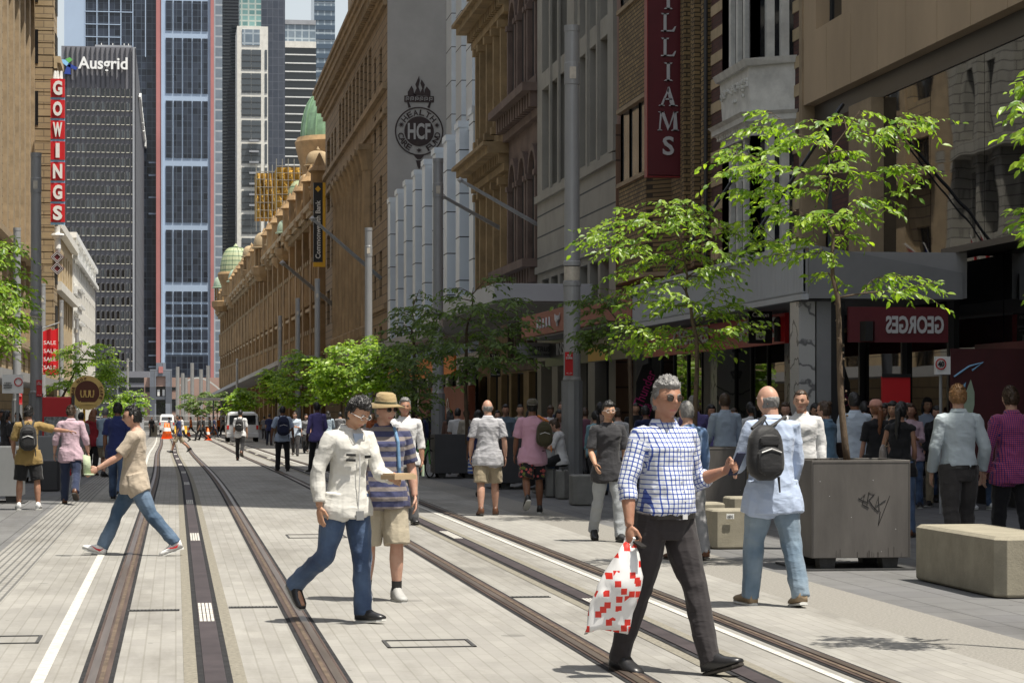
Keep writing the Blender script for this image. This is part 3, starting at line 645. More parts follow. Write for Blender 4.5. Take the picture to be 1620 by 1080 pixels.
FQ.box(lt, 0, L_, 19.6, 20.1, -.9, 1.0); FQ.box(lt, 0, L_, 20.1, 20.6, -.9, 1.25); FQ.box(q, 0, L_, 21.7, 22.1, -.3, .6); FQ.box(lt, 0, L_, 11.0, 11.3, 0, .35)
# street awning, falls with the hill
q2 = b.mb('awning', 'awning_grey'); q2.hexa([FQ.P(0, 5.9, 0), FQ.P(0, 5.9, 3.4), FQ.P(240, 3.3, 3.4), FQ.P(240, 3.3, 0), FQ.P(0, 6.35, 0), FQ.P(0, 6.35, 3.4), FQ.P(240, 3.75, 3.4), FQ.P(240, 3.75, 0)])
def dome_ribs(q, c, r, h, k=20, mi=None, z0=0, pw=.5):
    q.lathe(c, [(r*math.cos(math.pi/2*t)**pw if t < 1 else .02, z0+h*math.sin(math.pi/2*t)) for t in [i/9 for i in range(10)]], k, mi)
def turret(px, c_, ztop, r, zb=19, cup=True):
    p = pt(px, 643, c_); z = ztop
    s = MB(); s.lathe((p.x, p.y, 0), [(r*.75, zb), (r*.75, z-4.6*r), (r*1.25, z-4.0*r), (r*1.3, z-3.4*r), (r, z-3.3*r)], 12)
    for k in range(8):
        a = math.pi*k/4; s.tube([(p.x+r*.85*math.cos(a), p.y+r*.85*math.sin(a), z-3.35*r), (p.x+r*.85*math.cos(a), p.y+r*.85*math.sin(a), z-1.75*r)], r*.12, 5)
    d = MB(); dome_ribs(d, (p.x, p.y, z-1.75*r), r*1.1, r*1.35, 14); d.lathe((p.x, p.y, z-1.8*r), [(r*1.25, 0), (r*1.25, .12*r)], 14); d.lathe((p.x, p.y, z-.42*r), [(.12*r, 0), (.22*r, .15*r), (.05*r, .3*r), (.02, .42*r)], 8)
    tu = s.build('turret', 'qvb', b.r); d.build('small_copper_dome' if cup else 'stone_cap', 'copper_pale' if cup else 'qvb_light', b.r, smooth=True)
for a in ((352, 420, 25.6, 1.5), (377, 400, 25.8, 1.6), (398, 340, 25.5, 1.2, 19, False), (421, 300, 24.6, 1.5, 19, False), (436, 290, 23.6, 1.1, 19, False), (455, 262, 23.0, 1.1), (470, 255, 23.4, 1.1), (489, 236, 25.5, 1.0, 19, False), (503, 228, 27, 1.1, 19, False), (513, 222, 24.5, 1.2, 19, False), (447, 275, 22.5, 1.0, 19, False)): turret(*a)
def bigdome(px, c_, pyt, pyb, rpx, name, m, drum):
    p = pt(px, pyb, c_); mp = c_/FPX; h = (pyb-pyt)*mp; r = rpx*mp; d = MB(); dome_ribs(d, p, r, h*.86, 28, pw=.62)
    for k in range(14):
        a = 2*math.pi*k/14; d.tube([p+Vector((r*1.01*math.cos(t)**.62*math.cos(a) if t < 1.56 else 0, r*1.01*math.cos(t)**.62*math.sin(a) if t < 1.56 else 0, h*.87*math.sin(t))) for t in [math.pi/2*i/8*.98 for i in range(9)]], r*.025, 4)
    d.lathe(p, [(r*.12, h*.84), (r*.16, h*.9), (r*.1, h*.94), (.03, h)], 8); d.build(name, m, b.r, smooth=False)
    s = b.mb('dome_drum', 'qvb'); s.lathe(p, [(r*1.12, .25*r*.2), (r*1.2, -.1*r), (r*1.15, -.35*r), (r*.95, -drum*.55), (r*.9, -drum)], 24)
bigdome(530, 318, 130, 222, 53, 'great_copper_dome', 'copper', 9)
M['copper_stripe'] = brickmat('striped_copper_tiles', (.42, .45, .27), (.36, .42, .25), (.12, .2, .12), 60, .8, .09, 'A', .6, .3)
bigdome(479, 262, 280, 322, 24, 'striped_copper_dome', 'copper_stripe', 4); bigdome(373, 408, 385, 432, 24, 'striped_copper_dome', 'copper_stripe', 4)
b.done()
root = empty('scaffold_tower', pt(440, 330, 330), label='scaffolding wrapped in golden yellow mesh above the market hall roof', cat='scaffold')
q = MB(); t = MB(); k = 0
for px0, px1, y0, y1, c_ in ((405, 437, 272, 345, 345), (437, 484, 263, 330, 330)):
    a = pt(px0, y1, c_); d = pt(px1, y0, c_); n = 4
    for j in range(3):
        z0 = a.z+(d.z-a.z)*j/3; z1 = a.z+(d.z-a.z)*(j+.93)/3; rows = []
        for zz in [z0+(z1-z0)*u/5 for u in range(6)]:
            rows.append([Vector((a.x+(d.x-a.x)*v/12, a.y+.35*math.sin(v*1.9+zz*1.3)+rnd.uniform(-.12, .12), zz)) for v in range(13)])
        q.loft(rows, cap=False, closed=False)
    for v in range(6):
        x = a.x+(d.x-a.x)*v/5; t.tube([(x, a.y-.5, a.z-2), (x, a.y-.5, d.z+1)], .06, 5)
    for z in [a.z+(d.z-a.z)*u/6 for u in range(7)]: t.tube([(a.x, a.y-.52, z), (d.x, a.y-.52, z)], .05, 5)
    q.box(a.x, d.x, a.y+.6, a.y+6, a.z, d.z-.2)
q.build('mesh_sheet', 'gold_mesh', root); t.build('scaffold_frame', 'steel_tube', root)
# ---------------------------------------------------------------- far towers, camera-facing fronts
def tower(name, label, Y, px0, px1, pyt, wall, depth=None, pxs=None, zb=-4):
    X0 = xY(px0, Y); X1 = xY(px1, Y); z1 = zY((px0+px1)/2, pyt, Y)
    if pxs: depth = yx(pxs, X1)-Y
    b = Bld(name, ((X0+X1)/2, Y, -1), label, 'tower'); b.mb('wall', wall).box(X0, X1, Y, Y+depth, zb, z1); b.F = CF(Y); b.X0 = X0; b.X1 = X1; b.z1 = z1; b.Y = Y; b.depth = depth
    b.mp = cY((px0+px1)/2, Y)/FPX; b.xx = lambda px: xY(px, Y); b.zz = lambda py: zY((px0+px1)/2, py, Y); return b
M['ausgrid'] = mat('dark_grey_concrete_tower', (.17, .17, .19), .8, .08, .08)
M['aus_fin'] = mat('black_vertical_fin', (.035, .035, .042), .6, 0)
M['aus_side'] = brickmat('dark_side_wall', (.085, .085, .095), (.075, .075, .085), (.04, .04, .05), 4, 3.6, .2, 'A', .6)
M['aus_frame'] = mat('cream_window_frame', (.62, .6, .5), .6, 0)
b = tower('dark_office_tower', 'dark grey office tower with lit lettering near its flat top and rows of small windows', 600, 97, 213, 74, 'ausgrid', pxs=235)
px = 1/1.0
for i in range(15):
    x = 104.5+i*7.83; b.F.box(b.mb('fin', 'aus_fin'), b.xx(x-.9), b.xx(x+.9), 0, b.z1-.3, 0, .45)
for r in range(24):
    for i in range(14):
        x = 104.5+i*7.83; y = 140+22*r; q = MB()
        b.F.box(q, b.xx(x+1.9), b.xx(x+6.4), b.zz(y+12.6), b.zz(y), .05, .12, 0); b.F.box(q, b.xx(x+1.4), b.xx(x+6.9), b.zz(y+13.6), b.zz(y+12.6), .02, .3, 1); b.F.box(q, b.xx(x+6.4), b.xx(x+6.9), b.zz(y+12.6), b.zz(y), .02, .2, 1)
        b.w.append((r, q, 'window', (rnd.choice(('glass_dark', 'glass_dark', 'glass_grey')), 'aus_frame')))
b.mb('side_wall', 'aus_side').box(b.X1+.01, b.X1+.2, b.Y+.5, b.Y+b.depth, -4, b.z1); b.mb('corner_fin', 'stone_smooth' if False else 'grey_render').box(b.X1-.5, b.X1+.3, b.Y-.4, b.Y+.4, -4, b.z1)
b.F.box(b.mb('roof_plant', 'grey_render'), b.xx(150), b.xx(208), b.z1, b.z1+.6, -8, -1)
for x in (160, 178, 196, 203): b.mb('aerial', 'white_trim').tube([(b.xx(x), b.Y+2, b.z1), (b.xx(x), b.Y+2, b.z1+1.2)], .12, 5)
q = MB(); text(q, 'Ausgrid', (b.xx(163), b.Y-.9, b.zz(104)), (1, 0, 0), (0, 0, 1), 77*b.mp, 25*b.mp, d=.5, bold=.02); q.build('roof_lettering', 'white', b.r)
q = MB(); e3 = (0, -.5, 0); u = b.mp; c = (b.xx(108), b.Y-.8, b.zz(106))
for poly, mi in (([(-14, 10), (-4, 9), (2, 3), (-2, -1), (-14, 8)], 0), ([(-4, 10), (3, 13), (7, 9), (1, 4)], 1), ([(1, 4), (15, -3), (12, -7), (-2, -1)], 2), ([(-2, -1), (4, 3), (4, -14), (-6, -13)], 2)): q.prism([(x*u, y*u) for x, y in poly], c, (1, 0, 0), (0, 0, 1), e3, mi)
q.build('roof_logo', ['lightblue', 'green', 'blue'], b.r)
q = MB(); text(q, 'Ausgrid', (b.X1+.5, b.Y+(b.depth)*.36, b.zz(118)), (0, 1, 0), (0, 0, 1), b.depth*.5, 24*u, d=.5, bold=.02); q.build('side_lettering', 'white', b.r)
b.done()
# blue framed tower with pink edge strips
M['blue_frame'] = mat('pale_blue_tower_frame', (.36, .45, .58), .5, .05, .1)
M['pink_strip'] = mat('pink_granite_strip', (.42, .17, .16), .5, .1, .1)
M['cur_glass'] = brickmat('dark_curtain_wall', (.008, .011, .02), (.035, .045, .07), (.07, .09, .12), 1.7, 2.1, .09, 'A', .12, 0, 0)
M['pale_glass'] = brickmat('pale_curtain_wall', (.22, .27, .32), (.16, .21, .26), (.4, .46, .5), 3, 3.4, .3, 'A', .15, 0, 0)
b = tower('blue_framed_tower', 'very tall pale blue framed glass tower with pink vertical edge strips', 760, 256, 334, -60, 'blue_frame', pxs=None, depth=30)
F = b.F; xx = b.xx; zz = b.zz
ys = [(-55, -45), (2, 49), (61, 148), (160, 250), (263, 352), (364, 446)]
cols = [(262.3, 273), (275.3, 288), (290, 303.3), (305, 318), (320, 328.5)]
for y0, y1 in ys:
    for x0, x1 in cols:
        q = MB(); F.box(q, xx(x0), xx(x1), zz(y1), zz(y0), 0, .25); q.build('glass_bay', 'cur_glass', b.r)
for k in range(5):
    for x0, x1 in cols: q = MB(); F.box(q, xx(x0), xx(x1), zz(477+k*20), zz(461+k*20), 0, .25); q.build('glass_bay', 'cur_glass', b.r)
q = MB(); F.box(q, xx(262), xx(329), zz(645), zz(561), 0, .25); q.build('glass_bay', 'cur_glass', b.r)
F.box(b.mb('pink_strip', 'pink_strip'), xx(247), xx(255), -4, b.z1, -3, 0.6)
F.box(b.mb('pink_strip', 'pink_strip'), xx(333), xx(338.5), -4, b.z1, -2, .8)
F.box(b.mb('rail_strip', 'blue_frame'), xx(255), xx(258), -4, b.z1, -.1, .9)
b.mb('side_glazing', 'pale_glass').box(xx(338.5), xx(352), b.Y+3, b.Y+30, -4, b.z1)
b.mb('left_wing', 'cur_glass').box(xx(134), xx(247), b.Y+2.5, b.Y+30, -4, b.z1); b.mb('wing_end', 'blue_frame').box(xx(101), xx(134), b.Y+2.3, b.Y+30, -4, b.z1)
wf = b.mb('wing_frame', 'blue_frame')
for x in (134, 153, 172, 191, 210, 230): F.box(wf, xx(x)-.15, xx(x)+.15, zz(150) if x < 229 else zz(90), b.z1, -2.49, -2.2)
for y in (-20, 0, 20, 40, 60, 80): F.box(wf, xx(134), xx(191+19*(y < 30)), zz(y)-.13, zz(y)+.13, -2.49, -2.15)
for y in (257, 277, 312, 338, 519, 540, 562, 580): F.box(wf, xx(235), xx(249), zz(y)-.25, zz(y)+.25, -2.49, -2.1)
b.done()
def banded(name, label, Y, px0, px1, pyt, wall, glass, pitch, frac, y0=None, vert=0, depth=25, **k):
    b = tower(name, label, Y, px0, px1, pyt, wall, depth=depth); y = (y0 or pyt+4)
    while y < 470:
        q = MB(); b.F.box(q, b.xx(px0+k.get('mg', 0)), b.xx(px1-k.get('mg', 0)), b.zz(y+pitch*frac), b.zz(y), 0, .3); 
        b.w.append((y, q, 'window_band', (glass, glass))); y += pitch
    return b
M['louvre_dark'] = mat('dark_louvre', (.06, .065, .075), .5, .1, .1)
b = banded('dark_louvred_tower', 'dark narrow tower with fine horizontal louvres beside the blue framed tower', 900, 350, 382, -60, 'louvre_dark', 'glass_dark', 5.2, .5, -55); b.done()
b = tower('white_framed_tower', 'slim white framed residential tower with grouped dark windows', 820, 375, 424, 42, 'white_wall', depth=22)
for k in range(12):
    y = 79+k*37.2
    for x0, x1 in ((382.5, 397), (397.8, 413)):
        q = MB(); b.F.box(q, b.xx(x0), b.xx(x1), b.zz(y+31), b.zz(y), 0, .2, 0)
        for j in range(3): b.F.box(q, b.xx(x0), b.xx(x1), b.zz(y+9+j*10), b.zz(y+8+j*10), .2, .3, 1)
        q.build('window_group', ['glass_grey', 'frame_dark'], b.r)
    q = MB(); b.F.box(q, b.xx(419), b.xx(422.6), b.zz(y+31), b.zz(y), 0, .2); q.build('window_group', 'glass_grey', b.r)
q = MB(); b.F.box(q, b.xx(383), b.xx(411), b.zz(72), b.zz(47), 0, .2); q.build('window_group', 'pale_glass', b.r)
M['green_glass'] = brickmat('green_balcony_glass', (.2, .35, .34), (.1, .2, .2), (.4, .46, .42), 2.4, 2.0, .3, 'A', .15, 0, 0)
b.mb('upper_glazing', 'green_glass').box(b.xx(380), b.xx(414), b.Y+6, b.Y+20, b.z1-1, b.zz(-60))
for k in range(7):     # balconies on the corner
    y = 222+k*17; b.F.box(b.mb('balcony', 'grey_render'), b.xx(394), b.xx(409), b.zz(y+3), b.zz(y), .3, 2.2)
b.done()
M['slate_glass'] = brickmat('slate_curtain_wall', (.05, .06, .085), (.075, .085, .11), (.11, .12, .15), 2.2, 3.2, .12, 'A', .12, 0, 0)
b = tower('slate_glass_tower', 'dark slate glass tower behind the slim white framed tower', 930, 412, 451, -60, 'slate_glass', depth=30); b.done()
b = banded('banded_office_block', 'mid rise office block with white horizontal bands right of the slate tower', 1000, 449, 500, 76, 'glass_dark', 'white_trim', 13.4, .14, 86)
b.F.box(b.mb('roof_screen', 'pale_glass'), b.xx(450), b.xx(500), b.z1-.5, b.zz(38), -4, -2); b.F.box(b.mb('roof_cap', 'grey_render'), b.xx(450), b.xx(500), b.zz(38), b.zz(31), -6, -1.5); b.F.box(b.mb('parapet', 'white_wall'), b.xx(449), b.xx(500), b.zz(76), b.zz(66), -3, .5); b.done()
b = banded('pale_glass_tower', 'narrow strip of a pale blue glass tower beside the bank building', 1050, 497, 530, -60, 'pale_glass', 'glass_blue', 15, .5, -50); b.done()
# ---------------------------------------------------------------- low buildings closing the street
M['pinkbrown'] = mat('pink_brown_panels', (.33, .22, .18), .8, .1, .3)
M['check'] = brickmat('grey_checker_panels', (.22, .24, .28), (.09, .1, .12), (.1, .1, .1), 3.4, 3.4, .05, 'XZ', .6, 0)
Y = 500; b = tower('checkered_portal_building', 'low pink brown building with a grey checkered stone portal closing the street', Y, 265, 352, 597, 'pinkbrown', depth=20)
F = b.F; ck = b.mb('checkered_frame', 'check')
F.box(ck, b.xx(237), b.xx(247), -3, b.zz(584), -3, 1); F.box(ck, b.xx(262), b.xx(272), -3, b.zz(584), -3, 1); F.box(ck, b.xx(247), b.xx(262), b.zz(595), b.zz(574), -3, 1.0)
F.box(b.mb('pink_panel', 'pink_strip'), b.xx(251), b.xx(258), b.zz(590), b.zz(580), 1.0, 1.2); F.box(b.mb('brown_panel', 'pinkbrown'), b.xx(247), b.xx(262), b.zz(611), b.zz(595), -2, .5)
F.box(b.mb('dark_opening', 'glass_dark'), b.xx(247), b.xx(262), b.zz(627), b.zz(611), -2, 0); F.box(ck, b.xx(247), b.xx(262), b.zz(632), b.zz(627), -2, .8); F.box(b.mb('dark_opening', 'glass_dark'), b.xx(247), b.xx(262), -3, b.zz(632), -2, 0)
for x in (249, 257): F.box(b.mb('white_panel', 'white'), b.xx(x), b.xx(x+3.6), b.zz(626), b.zz(616), 0, .2)
F.box(b.mb('side_wall', 'pinkbrown'), b.xx(228), b.xx(237), -3, b.zz(597), -3, 0); F.box(b.mb('window_strip', 'glass_dark'), b.xx(230), b.xx(237), b.zz(620), b.zz(612), 0, .1); F.box(b.mb('window_strip', 'glass_dark'), b.xx(271.5), b.xx(280), b.zz(617), b.zz(612), 0, .1)
F.box(b.mb('window_strip', 'glass_dark'), b.xx(272), b.xx(281), b.zz(650), b.zz(631), 0, .1)
q = b.mb('arched_roof', 'frame_pale')
for k in range(10):
    t0 = k/10; t1 = (k+1)/10; f = lambda t: (b.xx(285+62*t), b.Y-6, b.zz(620-22*math.sin(math.pi*(.15+t*.8))))
    q.bar(f(t0), f(t1), 1.2, .3)
b.done()
b = tower('dark_podium', 'dark grey podium block under the dark office tower', 560, 185, 236, 587, 'ausgrid', depth=20)
for y in (597, 612, 627): b.F.box(b.mb('window_strip', 'glass_dark'), b.xx(188), b.xx(233), b.zz(y+8), b.zz(y), 0, .15)
b.done()
# ---------------------------------------------------------------- BUILDINGS ON THE LEFT
b = Bld('tan_stone_building', (-13, 190, -1), 'tall tan sandstone building at the left photo edge with paired narrow windows')
F = LF(-13); ya, yb = 120, 217
b.facade(F, ya, yb, -1, 60, steps(ya, yb, 14, .42), [(3.8+4.9*i, 6.6+4.9*i) for i in range(11)], 'stone_tan', th=.5, rec=.3, nv=2, nh=2)
for i in range(15): F.box(b.mb('pilaster', 'stone_smooth'), ya+i*(yb-ya)/14-.9, ya+i*(yb-ya)/14+.9, 7, 56, 0, .3)
F.box(b.mb('cornice', 'stone_smooth'), ya, yb, 14.0, 14.5, 0, 1.0); F.box(b.mb('cornice', 'stone_smooth'), ya, yb, 6.6, 7.2, 0, .5); F.box(b.mb('cornice', 'stone_smooth'), ya, yb-1, 38.5, 40, 0, 1.5)
F.box(b.mb('awning', 'awning_grey'), ya, yb, 3.3, 3.9, .1, 3.2)
b.mb('block', 'stone_smooth').box(-40, -13.52, ya, yb, -1, 60); b.done()
b = Bld('rusticated_corner_building', (-11, 225, -1), 'tan building with deep horizontal stone joints behind the tall vertical red sign')
F = LF(-11); C = CF(217.1); q = b.mb('rusticated_wall', 'stone_tan')
for i in range(50):
    z = -1+i*1.12; C.box(q, -12.98, -11.0, z, z+1.03, -.2, 0); F.box(q, 217.3, 223, z, z+1.03, -.2, 0)
b.mb('block', 'stone_smooth').box(-39, -11.2, 217.3, 223, -1, 55)
for i in range(9):
    for s_ in (220.5,): b.window(Fr((-10.99, 0), (0, 1), (1, 0)), s_-1.5, s_+1.5, 8+5*i, 11+5*i, -.05, nv=2, nh=2)
for i in range(8): 
    w = MB(); C.box(w, -12.9, -12.4, 10.5+5.6*i, 13.6+5.6*i, .0, .06); w.build('side_window', 'glass_dark', b.r)
for z in (15.5, 33): F.box(b.mb('cornice', 'cream_stone'), 217, 223, z, z+.6, 0, .6); F.box(b.mb('cornice', 'cream_stone'), 217, 223, z-.5, z, 0, .3)
F.box(b.mb('awning', 'awning_grey'), 217, 223, 3.2, 3.8, .1, 3); b.done()
b = Bld('cream_ornate_building', (-11, 245, -1), 'narrow cream stone building with bracketed cornices behind the diamond sign')
F = LF(-11.3); b.facade(F, 223.1, 262, -1, 19.5, steps(223.1, 262, 7, .5), [(5+4.6*i, 8+4.6*i) for i in range(3)], 'cream_stone', th=.5)
for z in (12.6, 18.4): F.box(b.mb('cornice', 'white_wall'), 223.1, 262, z, z+.8, 0, .7)
b.mb('block', 'cream_stone').box(-39, -11.82, 223.1, 262, -1, 19.5); b.done()
b = Bld('white_balcony_building', (-11, 300, -1), 'white building with stacked balconies and an open rooftop frame on the left')
F = LF(-11.2); b.facade(F, 262.1, 334, -1.5, 18.0, steps(262.1, 334, 14, .5), [(3+3.4*i, 5.2+3.4*i) for i in range(5)], 'white_wall', th=.5)
for i in range(4): 
    q = b.mb('balcony', 'white_trim'); z = 9.0+1.9*i; F.box(q, 264, 276, z, z+.3, 0, .8); F.box(q, 264, 276, z-.5, z, 0, .4)
q = b.mb('roof_frame', 'white_trim')
for i in range(8): F.box(q, 263+i*9.5, 264+i*9.5, 18.0, 20.3, -1, .2); 
F.box(q, 262.1, 334, 20.3, 20.9, -1, .4); F.box(q, 262.1, 334, 18.0, 18.5, 0, .5)
b.mb('block', 'white_wall').box(-39, -11.72, 262.1, 334, -1.5, 18.0); b.done()
# buildings out of the frame on the left, seen mirrored in the shop glass
b = Bld('grey_arcade_building', (-13, 30, 0), 'grey stone arcade building mirrored in the dark shop glass on the right')
F = LF(-13); M['pale_stone'] = brickmat('pale_ashlar', (.40, .385, .34), (.34, .33, .29), (.14, .135, .12), 1.2, .5, .03, 'A')
b.facade(F, -30, 118, 0, 26, steps(-30, 118, 37, .52), [(.6, 3.6), (5.2, 9.0), (10.4, 13.8), (15.4, 19), (20.5, 23.5)], 'pale_stone', th=.6, rec=.45, nv=2, nh=3)
for i in range(38):
    s_ = -30+i*4; F.box(b.mb('pilaster', 'pale_stone'), s_-.5, s_+.5, 4.6, 24, 0, .45); F.box(b.mb('pilaster', 'pale_stone'), s_-.65, s_+.65, 13.9, 14.4, 0, .6)
for z in (4.2, 14.4, 24.4): F.box(b.mb('cornice', 'pale_stone'), -30, 118, z, z+.6, 0, .9)
F.box(b.mb('awning', 'awning_grey'), -30, 40, 3.6, 4.0, .1, 2.8)
b.mb('block', 'pale_stone').box(-39, -13.62, -30, 118, 0, 26); b.done()

for k, (Yk, m_) in enumerate(((108.5, 'sign_red'), (111.5, 'sign_red'), (117.5, 'blue'), (120.5, 'sign_red'), (126, 'sign_red'))):
    r = empty('hanging_flag', (-12.4, Yk, 8.2), label=('first', 'second', 'blue', 'third', 'nearest')[k]+' flag on the arcade opposite, mirrored in the tall shop glass', cat='flag')
    q = MB(); q.tube([(-12.4, Yk, 8.2), (-10.9, Yk, 10.2)], .04, 6); q.build('pole', 'white_trim', r)
    q = MB(); q.loft([[(-10.95-.35*u-.12*v, Yk+.1*math.sin(v*2+u*4), 10.1-.45*u-.5*v) for v in (0, .6, 1.2, 1.9, 2.6)] for u in (0, .5, 1, 1.6)], closed=False, cap=False); q.build('cloth', m_, r, recalc=False)
# ================================================================ AWNINGS AND SIGNS ON THE RIGHT
F0 = RF(0)      # s = Y, outwards o = -X
def awn(name, label, y0, y1, x0, x1, z0, z1, m, lip=None, **k):
    q = MB(); q.box(x0, x1, y0, y1, z0, z1); r = empty(name, ((x0+x1)/2, (y0+y1)/2, z0), label=label, cat='awning', **k); q.build('fascia', m, r, bev=.01)
    q = MB(); q.box(x0+.12, x1, y0+.1, y1-.1, z0-.05, z0-.003); q.build('soffit', 'awning_grey', r); return r
r = empty('corrugated_awning', (12, 46, 3.5), label='grey corrugated metal awning above the red camera shop signs', cat='awning')
q = MB(); q.box(10.56, 13.4, 38.5, 53.4, 3.52, 4.30); q.build('awning_body', 'awning_grey', r)
q = MB()
for i in range(150): q.box(10.5, 10.555, 38.5+i*.0994, 38.5+i*.0994+.062, 3.62, 4.34)
q.box(10.52, 10.557, 38.5, 53.4, 3.6, 4.36); q.box(10.47, 10.6, 38.45, 53.4, 4.36, 4.45); q.box(10.47, 10.6, 38.45, 53.4, 3.48, 3.58); q.build('corrugated_fascia', 'corrugated', r)
q = MB(); q.prism([(10.6, 3.5), (13.3, 3.5), (13.3, 3.95), (10.6, 4.42)], (0, 38.42, 0), (1, 0, 0), (0, 0, 1), (0, .05, 0)); q.build('end_panel', M['steel_grey'], r)
for y in (45, 52):
    q = MB(); q.tube([(10.8, y, 4.3), (13.4, y+1.0, 7.8)], .035, 6); q.tube([(10.9, y+.3, 4.3), (13.4, y+1.2, 7.8)], .02, 6); q.build('tie_rod', 'black', r)
r = empty('marble_pillar', (10.75, 38.9, 0), label='veined grey marble pillar under the near corner of the corrugated awning', cat='pillar')
q = MB(); q.box(10.5, 10.78, 38.7, 39.3, 0, 3.46); q.build('shaft', 'marble', r); q = MB(); q.box(10.8, 11.05, 38.66, 39.3, 0, 3.46); q.build('dark_lining', 'steel_grey', r); q = MB(); q.box(11.06, 11.3, 38.7, 39.3, 0, 3.46); q.build('black_lining', 'black', r)
awn('brown_awning', 'plain red brown awning between the corrugated awning and the grey pole', 53.5, 61.8, 10.5, 13.4, 3.75, 4.35, 'awning_red')
r = awn('steakhouse_awning', 'red brown awning with a small white bull horn emblem beside the big grey pole', 62.0, 71.0, 10.5, 12.9, 3.75, 4.4, 'awning_red')
q = MB(); Fa = RF(10.48)
for sgn in (-1, 1): q.tube([Fa.P(64+sgn*.05, 4.05, .01), Fa.P(64+sgn*.3, 4.1, .01), Fa.P(64+sgn*.42, 4.25, .01)], [.05, .035, .01], 5)
q.tube([Fa.P(64, 4.2, .01), Fa.P(64, 3.9, .01)], [.08, .03], 5)
for k_ in range(5): q.tube([Fa.P(65.3+k_*.55, 3.95, .01), Fa.P(65.3+k_*.55+.12, 4.2, .01), Fa.P(65.5+k_*.55, 3.93, .01)], .02, 4)
q.build('awning_lettering', 'silver', r)
awn('grey_awning', 'deep pale grey awning seen behind the big grey pole', 72.0, 94, 9.8, 12.9, 4.95, 5.5, 'corrugated')
awn('grey_awning', 'long thin grey awning under the golden and metal finned buildings', 94.3, 150, 10.5, 13.1, 4.6, 5.0, 'awning_grey')
awn('bank_awning', 'low cream awning under the bank building behind the street trees', 151, 213, 10.8, 13.4, 3.4, 4.6, 'stone_bank')
def hang(name, label, cat, parts, lp=None):
    pass
def sign_sheet(name, label, o, ex, w, h, m, txts, d=.08, cat='sign', post=None, **k):
    """flat board, bottom centre at o, reading direction ex; txts = (text, u, v, width, height, material[, bold]) about the board centre in metres"""
    ex = Vector(ex).normalized(); ey = Vector((0, 0, 1)); n = ex.cross(ey); o = Vector(o); r = empty(name, o, label=label, cat=cat, **k)
    q = MB(); c = o+ey*h/2
    q.hexa([c-ex*w/2-ey*h/2+n*0, c+ex*w/2-ey*h/2, c+ex*w/2-ey*h/2-n*d, c-ex*w/2-ey*h/2-n*d, c-ex*w/2+ey*h/2, c+ex*w/2+ey*h/2, c+ex*w/2+ey*h/2-n*d, c-ex*w/2+ey*h/2-n*d]); q.build('board', m, r)
    ms = {}
    for t in txts:
        q = ms.setdefault(t[5], MB()); text(q, t[0], c+ex*t[1]+ey*t[2]+n*.012, ex, ey, t[3], t[4], bold=t[6] if len(t) > 6 else 0)
    for m_, q in ms.items(): q.build('lettering', m_, r)
    return r, c, ex, ey, n
RX = (0, -1, 0)     # reading direction on boards that face the street from the right
r, c, ex, ey, n = sign_sheet('camera_shop_sign', 'long red shop sign with white lettering hanging under the corrugated awning', (11.5, 50.2, 2.88), RX, 13.6, .58, 'sign_red', [('GEORGES', -1.4, .08, 3.6, .36, 'white', .03), ('Photographics since 1981', -1.2, -.19, 3.4, .12, 'black'), ('GEORGES', 4.6, .04, 3.2, .4, 'white', .03), ('S', -6.1, .05, .35, .4, 'white', .03)])
q = MB(); q.tube([c+ex*6.4+n*.02+ey*-.25, c+ex*6.4+n*.02+ey*.05], .09, 6); q.lathe(c+ex*6.4+n*.03+ey*.13, [(.02, -.08), (.08, -.03), (.08, .05), (.02, .1)], 8); q.build('figure_silhouette', 'black', r)
r, c, ex, ey, n = sign_sheet('black_shop_sign', 'long black shop sign with pale lettering and a yellow block behind the two trees', (11.4, 64.8, 2.9), RX, 14.5, .8, 'black', [('INSTAX', -3.2, .1, 3.4, .36, 'silver')])
q = MB(); cc = c+ex*2.0; q.hexa([cc+n*a+ex*b_+ey*e for e in (-.38, .05) for a, b_ in ((0, -1.4), (0, 1.4), (.03, 1.4), (.03, -1.4))]); q.build('yellow_block', 'yellow', r)
p = pt(1203, 543, 45)
r, c, ex, ey, n = sign_sheet('camera_brand_sign', 'small square black hanging sign with white lettering and camera symbol', p, (1, 0, 0), .47, .62, 'black', [('Canon', 0, .24, .33, .085, 'white', .01), ('Pro', -.08, .06, .16, .07, 'white'), ('fessional', .09, .05, .2, .06, 'silver'), ('IMAGING CENTRE', 0, -.03, .32, .025, 'silver')])
q = MB(); q.prism([(-.09, -.24), (.09, -.24), (.09, -.12), (.05, -.12), (.03, -.09), (-.03, -.09), (-.05, -.12), (-.09, -.12)], c+n*.005, ex, ey, n*.01); q.build('camera_symbol', 'white', r)
q = MB(); ring(q, c+n*.016+ey*-.175, ex, ey, n*.006, .022, .04, 16); q.build('camera_lens_symbol', 'black', r)
